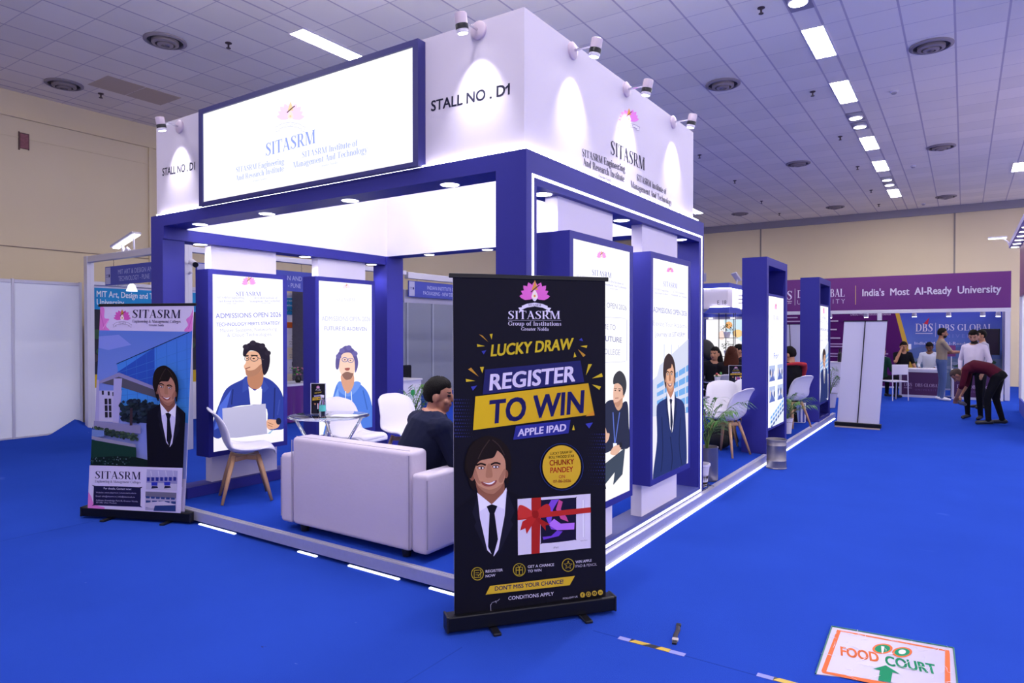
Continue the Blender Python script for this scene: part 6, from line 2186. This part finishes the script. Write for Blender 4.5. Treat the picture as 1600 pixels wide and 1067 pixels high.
for i in range(30):
    a.ell(372 + random.random() * 200, 152 + random.random() * 70, 9, 5, ('#4a6a50', '#8a96b0', '#3c5a48', '#a0a8b8')[i % 4], 8)
a.text('DBS', (378, 74), (420, 74), 22, WHT, 'serif'); a.line([(378, 80), (420, 80)], 1.6, WHT); a.poly([(398, 52), (412, 34), (408, 54)], '#b8304c')
a.line([(427, 50), (427, 90)], 1.2, '#b8b4d4')
a.text('DBS GLOBAL', (434, 72), (560, 72), 18, '#cfcbe6', 'serif'); a.text('U N I V E R S I T Y', (436, 92), (556, 92), 10, '#7a82c8')
a.text("India's Most AI-Ready University", (376, 112), (568, 112), 8, '#cfcbe6', bold=0.01)
a.text('Undergraduate', (20, 18), (78, 18), 6, '#d07a3a', bold=0.02)
for i in range(11):
    a.line([(20, 30 + i * 12), (60 + 18 * ((i * 7) % 3), 30 + i * 12)], 3.6, '#b79cc4')
for i, (x0, x1) in enumerate(((150, 176), (150, 172), (150, 182))):
    a.line([(x0, 42 + 26 * i), (x1, 42 + 26 * i)], 4, '#c8b4d2')
a.text('DBSG Pharmaceutical Science', (210, 26), (316, 26), 6, '#c8b4d2')
for i, (x0, x1) in enumerate(((140, 230), (140, 230), (140, 240), (140, 236), (270, 310), (270, 305), (275, 308))):
    y = (112, 120, 142, 150, 140, 148, 156)[i]
    a.line([(x0, y), (x1, y)], 3.6, '#b79cc4')
a.build('wall_print', PRINT, st, loc=(-2.9, 19.39, 0.05))
t = thing('wall_television', 'dark wall television at the right end of the purple stall', 'television', (2.62, 18.6, 1.0), R(-18))
b = MB(); b.box((-0.21, -0.03, 0.03), (0.21, 0.03, 0.72), 0.008); b.build('bezel', BLACKP, t)
b = MB(); b.box((-0.195, -0.033, 0.05), (0.195, -0.03, 0.70)); b.build('screen', mat('dark_screen', '#2c2436', rough=0.15), t)
b = MB(); b.cyl((0, 0.02, -1.0), (0, 0.02, 0.05), 0.025, 10); b.box((-0.2, -0.15, -1.0), (0.2, 0.2, -0.985)); b.build('stand', BLACKM, t)
p0 = None
for x, lb in ((-1.0, 'small ceiling spot under the purple fascia, farthest left'), (-0.12, 'small ceiling spot under the purple fascia, left of the stall post'), (0.98, 'small ceiling spot under the purple fascia above the beige-shirted man'),
              (1.72, 'small ceiling spot under the purple fascia, second from the right'), (2.42, 'small ceiling spot under the purple fascia, first from the right'), (2.75, 'small ceiling spot in the right corner of the purple stall')):
    if p0 is None:
        p0 = thing('stall_spot', lb, 'spotlight', (x, 16.9, 2.12), 0, 'spots under the purple fascia')
        b = MB(); b.lathe([(0.04, 0.06), (0.05, 0.0), (0.06, -0.09), (0.055, -0.092)], n=16); b.build('lamp_body', WPLAST, p0)
        b = MB(); b.lathe([(0.05, -0.09), (0.049, -0.10)], n=16); b.build('lens', LAMP, p0)
        b = MB(); b.box((-0.02, -0.22, 0.05), (0.02, 0.02, 0.07)); b.build('arm', OCTP, p0)
    else:
        dup(p0, (x, 16.9 if x < 2.7 else 17.6, 2.12), 0, lb)


def counter(x0, x1, label):
    w = x1 - x0
    t = thing('reception_counter', label, 'counter', (x0, 16.4, 0), 0, 'purple fronted counters')
    b = MB(); b.box((0, 0, 0), (0.05, 0.45, 0.68)); b.box((w - 0.05, 0, 0), (w, 0.45, 0.68)); b.box((0.05, 0, 0), (w - 0.05, 0.03, 0.06)); b.box((0.05, 0, 0.63), (w - 0.05, 0.03, 0.68)); b.build('frame', OCTP, t)
    b = MB(); b.box((-0.01, -0.01, 0.68), (w + 0.01, 0.46, 0.72), 0.004); b.build('counter_top', _mats['counter_top_white'], t)
    b = MB(); b.box((0.05, 0.008, 0.06), (w - 0.05, 0.028, 0.63)); b.build('front_board', mat('dark_purple_board', '#3c1448', rough=0.5), t)
    a = Art(w - 0.1, 0.57, [(0, 0), (100, 0), (100, 57), (0, 57)], step=0.0006)
    a.text('DBS', (6, 36), (26, 36), 9, '#a894b4', 'serif'); a.line([(6, 40), (26, 40)], 1, '#a894b4')
    a.text('DBS GLOBAL', (34, 36), (94, 36), 8, '#a894b4', 'serif'); a.text('U N I V E R S I T Y', (34, 46), (92, 46), 4.5, '#6a4e7c')
    a.build('lettering', PRINT, t, loc=(0.05, 0.0078, 0.06))
    return t


counter(0.69, 1.66, 'purple fronted reception counter on the left, behind the beige-shirted man')
counter(1.80, 2.82, 'purple fronted reception counter on the right, behind the bending man')
t = thing('info_counter', 'plain white counter before the purple wall, left of the blank white banner', 'counter', (-0.95, 15.2, 0))
b = MB(); b.box((0, 0, 0), (0.62, 0.4, 0.86)); b.build('cabinet', MATTE_WHITE, t)
b = MB(); b.box((-0.02, -0.02, 0.86), (0.64, 0.42, 0.89), 0.004); b.build('counter_top', _mats['counter_top_white'], t)
t = thing('dark_bottle', 'dark bottle standing on the plain white counter', 'bottle', (-0.52, 15.25, 0.89))
b = MB(); b.lathe([(0.045, 0), (0.05, 0.02), (0.05, 0.2), (0.025, 0.25), (0.025, 0.30)], n=16); b.build('bottle_body', mat('dark_bottle_plastic', '#1c1820', rough=0.3), t)
b = MB(); b.lathe([(0.028, 0.30), (0.028, 0.33)], n=12); b.build('cap', BLACKP, t)
t = thing('small_poster_stand', 'small purple poster on a stand behind the beige-shirted man', 'poster stand', (1.78, 17.1, 0))
b = MB(); b.box((-0.09, -0.01, 1.02), (0.09, 0.01, 1.3)); b.build('poster', mat('magenta_poster', '#6a2a6a', rough=0.5), t)
b = MB(); b.cyl((0, 0, 0), (0, 0, 1.02), 0.012, 8); b.lathe([(0.12, 0), (0.12, 0.015)], n=18); b.build('stand', OCTP, t)

# blank backs of two white banners
def blank_banner(label, loc, rz, w, h, lean):
    t = thing('rollup_banner', label, 'roll-up banner', loc, rz, 'roll-up banners')
    b = MB(); b.box((-w / 2 - 0.03, -0.06, 0.02), (w / 2 + 0.03, 0.06, 0.09), 0.01); b.build('base_cassette', BLACKM, t)
    b = MB(); b.box((-w / 2 - 0.02, -0.075, 0.0), (w / 2 + 0.02, -0.05, 0.022), 0.003); b.build('base_edge', mat('tan_edge', '#a8968c', rough=0.5), t)
    sh = math.tan(R(lean))
    mm = Matrix(((1, 0, sh, -sh * 0.09), (0, 1, 0, 0), (0, 0, 1, 0), (0, 0, 0, 1)))
    b = MB(); b.box((-w / 2, 0.0, 0.08), (w / 2, 0.003, h)); b.build('banner_sheet', mat('banner_back_white', '#bdbad2', rough=0.6), t, M=mm)
    b = MB(); b.box((-w / 2 - 0.01, -0.01, h), (w / 2 + 0.01, 0.01, h + 0.018)); b.build('top_bar', BLACKM, t, M=mm)
    b = MB(); b.cyl((0.0, -0.012, 0.08), (0.0, -0.012, h), 0.008, 8); b.build('pole', BLACKM, t, M=mm)
    return t


bb = blank_banner('white blank back of a roll-up banner standing in the aisle by the farther light tower', (0.56, 9.50, 0), R(-2), 0.645, 1.80, 3.6)
blank_banner('narrow white blank banner back in the gap between the two light towers', (-1.15, 12.9, 0), R(-2), 0.55, 1.80, -2.5)

# ------------------------------------------------------------------ stall cut by the right edge
st = thing('canopy_stall', 'tall white stall with a lamp-studded canopy cut by the right picture edge', 'exhibition stall', (0, 0, 0))
b = MB(); b.box((3.02, 9.0, 0.0), (3.12, 14.0, 2.35)); b.build('side_wall', mat('white_wall_painted_glow', '#e6e2f0', rough=0.5, emit=0.25, emit_col=(0.9, 0.9, 1.0)), st)  # faint emission stands in for lamplight falling on the white wall
b = MB(); b.box((2.98, 13.92, 0.28), (3.04, 14.03, 2.40)); b.build('corner_post', OCTP, st)
b = MB(); b.box((2.98, 8.8, 2.35), (3.14, 14.0, 3.36)); b.build('purple_frieze', mat('plum_board', '#7a4a6e', rough=0.5), st)
b = MB(); b.box((2.80, 8.5, 3.36), (4.6, 14.1, 3.46)); b.build('canopy', mat('canopy_lilac', '#a49ac8', rough=0.5), st)
b = MB(); b.box((2.99, 8.8, 0.0), (3.15, 14.06, 0.28)); b.build('plinth', mat('plinth_blue', '#4a52b0', rough=0.5), st)
p0 = None
for i in range(7):
    y = 13.85 - 0.62 * i
    lb = 'round lamp under the canopy at the right picture edge, %s' % ('farthest one', 'second from the far end', 'third from the far end', 'fourth from the far end', 'fifth from the far end', 'sixth from the far end', 'seventh from the far end')[i]
    if p0 is None:
        p0 = thing('canopy_lamp', lb, 'downlight', (2.89, y, 3.36), 0, 'round lamps under the canopy')
        b = MB(); b.lathe([(0.075, -0.001), (0.075, -0.008)], n=20); b.build('bezel', WPLAST, p0)
        b = MB(); b.lathe([(0.065, -0.008), (0.064, -0.014)], n=20); b.build('lens', LAMP, p0)
    else:
        dup(p0, (2.89, y, 3.36), 0, lb)
t = thing('floodlight', 'white flat floodlight on an arm beside the right-hand canopy', 'floodlight', (2.80, 13.9, 3.42))
b = MB(); b.box((-0.36, -0.06, 0.14), (-0.04, 0.06, 0.17), 0.004); b.build('lamp_head', WPLAST, t)
b = MB(); b.box((-0.35, -0.05, 0.128), (-0.05, 0.05, 0.139)); b.build('lens', LAMP, t)
b = MB(); b.tube([(0.0, 0, -0.02), (-0.03, 0, 0.06), (-0.12, 0, 0.14)], 0.014, 8); b.build('arm', WPLAST, t)


# ------------------------------------------------------------------ people
SKIN = '#a8765a'


def person(label, loc, face, J=None, top='#e0d8e6', legs='#15151c', shoe='#1c1a1e', skin=SKIN, hair='#15110f', hair_long=0.0, sleeve=1.0, scale=1.0, look=(0, 0), vox=0.010, beard=False, bulk=1.0,
           bald=False, curl=0.5, hand_dir=None, belly=0.0):
    """one continuous body with joints J (local frame, +Y is forward), hair as a child"""
    t = thing('person', label, 'person', loc, R(face - 90))
    D = dict(pelvis=(0, 0, .95), waist=(0, .01, 1.10), chest=(0, .0, 1.30), neck=(0, -.01, 1.455), head=(0, .025, 1.60),
             shL=(-.168, -.01, 1.39), elL=(-.235, -.03, 1.13), wrL=(-.235, .07, .88), shR=(.168, -.01, 1.39), elR=(.235, -.03, 1.13), wrR=(.235, .07, .88),
             hipL=(-.095, 0, .92), knL=(-.105, .03, .50), anL=(-.11, -.02, .095), hipR=(.095, 0, .92), knR=(.105, .03, .50), anR=(.11, -.02, .095), toeL=None, toeR=None)
    D.update(J or {})
    P = {k: (Vector(v) if v is not None else None) for k, v in D.items()}
    b = MB()
    X = (P['shR'] - P['shL']).normalized()
    XH = (P['hipR'] - P['hipL']).normalized()
    # trunk as one lofted tube of elliptical sections
    secs = [(P['pelvis'] + (P['pelvis'] - P['waist']).normalized() * .09, .13, .095), (P['pelvis'] + (P['pelvis'] - P['waist']).normalized() * .03, .165, .115), (P['pelvis'].lerp(P['waist'], .5), .165, .112 + belly * .5), (P['waist'], .158, .108 + belly),
            (P['waist'].lerp(P['chest'], .5), .165, .112 + belly * .7), (P['chest'], .178, .115), (P['chest'].lerp(P['neck'], .55), .17, .10), (P['chest'].lerp(P['neck'], .85), .115, .075), (P['neck'] + (P['neck'] - P['chest']).normalized() * .02, .06, .06)]
    rings = []
    for i, (c, rx, ry) in enumerate(secs):
        d = (secs[min(i + 1, len(secs) - 1)][0] - secs[max(i - 1, 0)][0]).normalized()
        x = (XH if i < 3 else X)
        x = (x - d * x.dot(d)).normalized()
        y = d.cross(x)
        rings.append(b.ring(c, rx * bulk, ry * bulk, x, y, 18))
    b.skin(rings)
    segs = []

    def limb(a, c, ra, rc, lab):
        b.capsule(a, c, ra, rc, 12)
        segs.append((a, c, (ra + rc) / 2, lab))
    for s in 'LR':
        b.capsule(P['sh' + s], P['chest'], .058 * bulk, .10 * bulk)
        b.capsule(P['sh' + s], P['neck'], .05 * bulk, .05)
        limb(P['sh' + s], P['el' + s], .055 * bulk, .044 * bulk, 'ua')
        limb(P['el' + s], P['wr' + s], .043, .029, 'fa')
        limb(P['hip' + s], P['kn' + s], .088, .060, 'leg')
        limb(P['kn' + s], P['an' + s], .060, .042, 'leg')
        an = P['an' + s]
        to = P['toe' + s] or (an + Vector((.02 if s == 'R' else -.02, .16, -.055)))
        he = an + (an - to).normalized() * .045 + Vector((0, 0, -.045))
        b.capsule(he, to, .040, .034, 12)
        segs.append((he, to, .042, 'shoe'))
        # hand: palm and five fingers
        w = P['wr' + s]
        d = (hand_dir[s] if hand_dir and s in hand_dir else (w - P['el' + s])).normalized() if True else None
        side = d.cross(Vector((0, 0, 1)))
        side = side.normalized() if side.length > .05 else Vector((0, 1, 0))
        nrm = side.cross(d).normalized()
        pe = w + d * .085
        b.capsule(w + d * .01, pe - d * .01, .032, .036, 10, flat=.5, X=side)
        segs.append((w, pe + d * .09, .035, 'skin'))
        for q in range(4):
            o = (q - 1.5) * .0195
            l = (.068, .078, .074, .058)[q]
            k0 = pe + side * o * .95
            k1 = k0 + d * l * .5 - nrm * .012 * curl
            k2 = k1 + (d * (1 - .5 * curl) - nrm * .8 * curl).normalized() * l * .5
            b.capsule(k0, k1, .0095, .009, 8); b.capsule(k1, k2, .009, .0075, 8)
        tb = w + d * .03 + side * (.03 if s == 'L' else -.03)
        t1 = tb + (d * .7 + side * (.5 if s == 'L' else -.5) - nrm * .2).normalized() * .04
        b.capsule(tb, t1, .012, .0105, 8); b.capsule(t1, t1 + (d - nrm * .3).normalized() * .03, .0105, .009, 8)
    # head
    hd = P['head']
    up = (hd - P['neck']).normalized()
    MH = (Matrix.Rotation(R(look[0]), 3, 'Z') @ Matrix.Rotation(R(look[1]), 3, 'X'))
    hp_ = lambda x, y, z: hd + MH @ Vector((x, y, z))
    b.capsule(P['neck'] - up * .05, hp_(0, -.02, -.06), .058, .054)
    segs.append((P['neck'] - up * .0, hp_(0, 0, -.08), .05, 'skin'))
    b.ball(hp_(0, -.008, .02), .076, .096, .100, MH, 18, 12)
    b.ball(hp_(0, .022, -.045), .060, .070, .072, MH, 16, 10)
    b.ball(hp_(0, .062, -.088), .026, .022, .020, MH, 10, 7)
    b.capsule(hp_(0, .086, .018), hp_(0, .108, -.018), .011, .015, 8)
    b.ball(hp_(0, .088, -.052), .022, .010, .010, MH, 8, 6)
    for s in (-1, 1):
        b.ball(hp_(s * .078, -.006, -.012), .012, .024, .034, MH, 10, 7)
        b.ball(hp_(s * .038, .060, -.03), .026, .02, .022, MH, 8, 6)
    bmesh.ops.recalc_face_normals(b.bm, faces=b.bm.faces)
    me = bpy.data.meshes.new('body')
    b.bm.to_mesh(me); b.bm.free()
    o = bpy.data.objects.new('body', me)
    COL.objects.link(o)
    md = o.modifiers.new('r', 'REMESH'); md.mode = 'VOXEL'; md.voxel_size = vox
    s2 = o.modifiers.new('s', 'SMOOTH'); s2.factor = .5; s2.iterations = 3
    bake(o)
    me = o.data
    me.materials.clear()
    cm = lambda c, r_=.85: mat('cloth_' + c.strip('#'), c, rough=r_, bump=.15, bump_scale=30, spec=.1)
    mats = [cm(top), cm(legs), mat('shoe_' + shoe.strip('#'), shoe, rough=.5), mat('skin_' + skin.strip('#'), skin, rough=.55), mat('eye_dark', '#140f0e', rough=.3), mat('lip_brown', '#7c443c', rough=.5), mat('beard_' + hair.strip('#'), hair, rough=.9)]
    for m_ in mats:
        me.materials.append(m_)
    MI = MH.transposed()
    pel, wai = P['pelvis'], P['waist']
    axis = (wai - pel).normalized()
    for p in me.polygons:
        c = Vector(p.center)
        h = MI @ (c - hd)
        idx = 0
        if h.z > -.115 and abs(h.x) < .1 and abs(h.y) < .13 and (c - hd).length < .155:
            idx = 3
            for s in (-1, 1):
                if abs(h.x - s * .031) < .014 and abs(h.z - .012) < .007 and h.y > .06:
                    idx = 4
                if abs(h.x - s * .032) < .02 and abs(h.z - .034) < .005 and h.y > .06:
                    idx = 6
            if abs(h.x) < .024 and abs(h.z + .052) < .006 and h.y > .07:
                idx = 5
            elif beard and h.y > .015 and h.z < -.05 and not (abs(h.x) < .02 and abs(h.z + .052) < .008):
                idx = 6
        else:
            best, lab, tt = 9e9, 'top', 0
            for a_, c_, r_, l_ in segs:
                ab = c_ - a_
                u = max(0, min(1, (c - a_).dot(ab) / ab.length_squared))
                d = (c - (a_ + ab * u)).length - r_
                if d < best:
                    best, lab, tt = d, l_, u
            dt = (c - pel).dot(axis)
            trunk = dt > .035 and best > .012
            if lab == 'leg':
                idx = 0 if (trunk or dt > .06) and best > -.02 and dt > .035 else 1
            elif lab == 'shoe':
                idx = 2
            elif lab == 'skin':
                idx = 3 if best < .03 else 0
            elif lab in ('ua', 'fa'):
                u = tt * .5 if lab == 'ua' else .5 + tt * .5
                idx = 0 if u <= sleeve else 3
            if best > .03:
                idx = 0 if dt > .035 else 1
        p.material_index = idx
        p.use_smooth = True
    o.parent = t
    if scale != 1.0:
        t.scale = (scale,) * 3
    # hair cap
    b = MB()
    n, m = 22, 14
    rings = []
    for j in range(1, m):
        th = PI * j / m
        rg = []
        for i in range(n):
            ph = 2 * PI * i / n
            v = Vector((math.sin(th) * math.cos(ph), math.sin(th) * math.sin(ph), -math.cos(th)))
            r_ = Vector((.086, .106, .112))
            p = Vector((v.x * r_.x, v.y * r_.y - .012, v.z * r_.z + .025))
            if bald:
                p *= .985 if v.z < .5 else .95
            # carve the face and the nape
            f = max(0, min(1, (v.y - .25) / .3)) * max(0, min(1, (.52 - v.z) / .25))
            nape = max(0, min(1, (-.62 - v.z) / .25))
            ear = max(0, min(1, (.05 - v.z) / .2)) * max(0, min(1, (v.y + .15) / .2))
            k = 1 - .25 * max(f, nape, ear)
            p = Vector((p.x * k, (p.y) * k, p.z * (k if v.z < .5 else 1)))
            p += v * .004 * math.sin(ph * 9 + j)
            rg.append(b.bm.verts.new(hd + MH @ p))
        rings.append(rg)
    b.skin(rings)
    if hair_long > 0:
        rings = []
        for q in range(7):
            u = q / 6
            c = hd + MH @ Vector((0, -.035 - .03 * u, .05)) + Vector((0, 0, -hair_long * u)) + (MH @ Vector((0, -.04, 0))) * u
            rings.append(b.ring(c, .09 + .035 * math.sin(u * 2.6), .07 - .02 * u, MH @ Vector((1, 0, 0)), MH @ Vector((0, 1, 0)), 16))
        b.skin(rings)
    b.build('hair', mat('hair_' + hair.strip('#'), hair, rough=.7, bump=.5, bump_scale=120, spec=.12), t, smooth=True)
    return t


SIT = dict(pelvis=(0, 0, .50), waist=(0, -.02, .66), chest=(0, -.01, .86), neck=(0, .01, 1.01), head=(0, .045, 1.155), shL=(-.18, 0, .965), shR=(.18, 0, .965), elL=(-.24, .06, .70), elR=(.24, .06, .70),
           wrL=(-.17, .28, .64), wrR=(.17, .28, .64), hipL=(-.095, .02, .50), hipR=(.095, .02, .50), knL=(-.12, .42, .50), knR=(.12, .42, .50), anL=(-.12, .40, .095), anR=(.12, .40, .095))


def pose(base=None, **kw):
    d = dict(base or {})
    d.update(kw)
    return d


# man on the sofa, seen from behind, head turned right
person('man in a navy shirt on the white sofa, seen from behind, head turned right', (-1.23, 0.49, PZ - 0.10), 62,
       pose(SIT, pelvis=(0, 0, .47), waist=(0, .0, .62), chest=(0, .06, .82), neck=(0, .10, .965), head=(.015, .135, 1.085), shL=(-.245, .07, .885), shR=(.245, .07, .885), elL=(-.31, .13, .64), elR=(.31, .15, .64),
            wrL=(-.14, .36, .60), wrR=(.12, .38, .60), hipL=(-.1, .02, .46), hipR=(.1, .02, .46), knL=(-.16, .42, .46), knR=(.16, .42, .46), anL=(-.16, .40, .095), anR=(.16, .40, .095)),
       top='#1a1d34', legs='#16161f', skin='#a4705a', hair='#100d0e', look=(-36, -8), vox=.006, scale=1.05, belly=.03, bulk=1.36)

# people around the rear tables
person('person in black seated at the rear table, mostly behind the stall pillar', (-1.50, 7.15, PZ + .03), 5, SIT, top='#15151b', legs='#121218', look=(0, -10), vox=.012)
person('woman with loose black hair in black seated left of the small black sign', (-1.72, 9.0, PZ - .03), -60, pose(SIT), top='#14131a', legs='#17161f', hair='#0f0c0d', hair_long=.30, look=(-40, -5), vox=.012)
person('woman with long brown hair seen from behind at the rear table', (-1.13, 8.0, PZ + .0), 100, pose(SIT), top='#1a171c', legs='#17161f', hair='#3c1c12', hair_long=.42, vox=.012)
person('dark-haired person seated low just right of the long brown hair', (-1.58, 10.25, PZ), 200, pose(SIT), top='#1c1a22', legs='#17161f', look=(10, -15), vox=.012)
person('person in black at the left edge of the nearer light tower', (-1.68, 11.2, 0), 200, None, top='#131319', legs='#131319', vox=.012, scale=.88)
bp = person('man in a white shirt leaning forward with a black backpack, before the glowing screen', (-2.28, 10.35, PZ), 150, pose(chest=(0, .18, 1.20), waist=(0, .06, 1.06), neck=(0, .29, 1.30), head=(0, .36, 1.42), shL=(-.17, .22, 1.28), shR=(.17, .22, 1.28),
       elL=(-.22, .26, 1.02), elR=(.22, .26, 1.02), wrL=(-.15, .48, .95), wrR=(.15, .48, .95)), top='#c9c4d4', legs='#20202a', look=(0, -20), vox=.012)
t = thing('backpack', 'black backpack worn by the leaning man in the white shirt', 'bag', (-2.28, 10.35, PZ), R(60))
b = MB(); b.ball((0, -.02, 1.15), .17, .13, .24, Matrix.Rotation(R(-25), 3, 'X'))
b.build('bag_body', _mats['black_nylon'], t, smooth=True)
b = MB(); b.ball((0, -.12, 1.06), .12, .06, .13); b.build('front_pocket', _mats['black_nylon'], t, smooth=True)
b = MB()
for s in (-1, 1):
    b.tube([(s * .11, .08, 1.34), (s * .13, .24, 1.36), (s * .14, .32, 1.22), (s * .12, .18, 1.02)], .016, 8, flat=.5)
b.build('strap', BLACKP, t)

# by the towers
rs = person('person in black with a red sleeve seated on the shell chair between the light towers', (-0.26, 8.30, PZ + .0), 150, pose(SIT), top='#14131a', legs='#131319', look=(20, -12), vox=.012)
b = MB(); b.tube([(-.19, -.06, 1.0), (-.05, -.16, 1.02), (.12, -.14, 1.0), (.25, -.02, .92), (.30, .05, .75), (.26, .10, .60)], [.03, .04, .05, .06, .055, .04], 10, flat=.7)
b.build('red_scarf', mat('red_cloth', '#a01c28', rough=.8, noise_amt=.3, noise_scale=20), rs, smooth=True)
person('dark-haired person standing behind the nearer light tower', (-0.82, 10.1, PZ), 200, None, top='#24222c', legs='#17161f', vox=.012, scale=.97)

# purple stall
person('man in a beige t-shirt and blue jeans standing at the counter, arm reaching right', (1.60, 15.75, 0), 15, pose(elR=(.20, .16, 1.16), wrR=(.12, .42, 1.17), elL=(-.20, .05, 1.13), wrL=(-.08, .32, 1.15)),
       top='#8a7c6c', legs='#4a5a82', shoe='#c8c4cc', sleeve=.42, beard=True, look=(-5, -5), skin='#8a5c46', vox=.010)
person('man in a white shirt and black trousers standing and looking down', (2.20, 11.95, 0), -112, pose(elL=(-.25, -.04, 1.13), elR=(.25, -.04, 1.13), wrL=(-.20, .10, .92), wrR=(.20, .10, .92)),
       top='#d0c6d8', legs='#14141b', shoe='#1d1a1c', beard=True, look=(10, -28), skin='#a87a66', vox=.009, scale=.965, belly=.035)
person('man in a maroon shirt bending down to the floor beside the white-shirted man', (2.47, 11.25, 0), 170,
       pose(pelvis=(0, -.08, .86), waist=(0, .06, .98), chest=(0, .27, 1.02), neck=(0, .43, .93), head=(.02, .53, .84), shL=(-.18, .37, .96), shR=(.18, .37, .96), elL=(-.21, .42, .68), elR=(.21, .42, .68), wrL=(-.07, .52, .47), wrR=(.07, .50, .47),
            hipL=(-.1, -.07, .85), hipR=(.1, -.07, .85), knL=(-.13, .06, .48), knR=(.12, -.02, .47), anL=(-.15, .04, .095), anR=(.12, -.12, .095)),
       top='#4a1526', legs='#14141a', shoe='#2a2829', sleeve=.62, look=(0, -62), skin='#9a6a56', bald=True, hair='#4a3c38', vox=.009)
t = thing('shoe_bag', 'small grey bundle held in the hands of the bending man', 'bundle', (2.02, 11.30, 0.30))
b = MB(); b.ball((0, 0, 0.05), .055, .04, .035); b.ball((.04, .02, .03), .035, .03, .03); b.ball((-.04, 0, .07), .03, .03, .04); b.build('bundle_cloth', mat('grey_bundle', '#5a5660', rough=.8, noise_amt=.4, noise_scale=25), t, smooth=True)
person('man in a pale grey shirt standing behind the white-shirted man', (2.36, 14.2, 0), 200, None, top='#a9a6b8', legs='#1c1c24', vox=.012, scale=.97)
person('man in a white shirt seated behind the left counter, head bowed', (1.30, 17.6, 0.05), -100, pose(SIT), top='#c8cce0', legs='#1c1c24', look=(0, -32), skin='#6a4638', vox=.011, scale=1.03)
person('person in black at the left end of the counter holding a phone to the ear', (0.70, 17.3, 0.05), -60, pose(SIT, elR=(.25, .16, .78), wrR=(.12, .14, 1.05)), top='#15151c', legs='#15151c', sleeve=.45, look=(-10, -15), vox=.011, scale=1.04)
t = thing('mobile_phone', 'white phone held to the ear of the person in black', 'phone', (0.86, 17.32, 1.25), 0.4)
b = MB(); b.box((-.035, -.005, -.07), (.035, .005, .07), .004); b.build('case', MATTE_WHITE, t)
person('person in dark green seated at a white table behind the blank banner', (0.35, 15.6, 0.0), 60, pose(SIT), top='#16352c', legs='#16161c', look=(0, -10), vox=.012)
t = thing('folding_chair', 'white folding chair beside the seated person in dark green', 'chair', (0.66, 15.35, 0), R(40))
b = MB(); b.box((-.2, -.2, .44), (.2, .2, .47), .01); b.build('seat', WPLAST, t)
b = MB(); b.box((-.2, -.21, .62), (.2, -.18, .86), .01); b.build('backrest', WPLAST, t)
for sx in (-1, 1):
    for y0, y1, z1 in ((-.2, -.22, .86), (.19, .22, .44)):
        b = MB(); b.cyl((sx * .19, y0, z1), (sx * .2, y1, 0), .011, 8); b.build('leg', WPLAST, t)
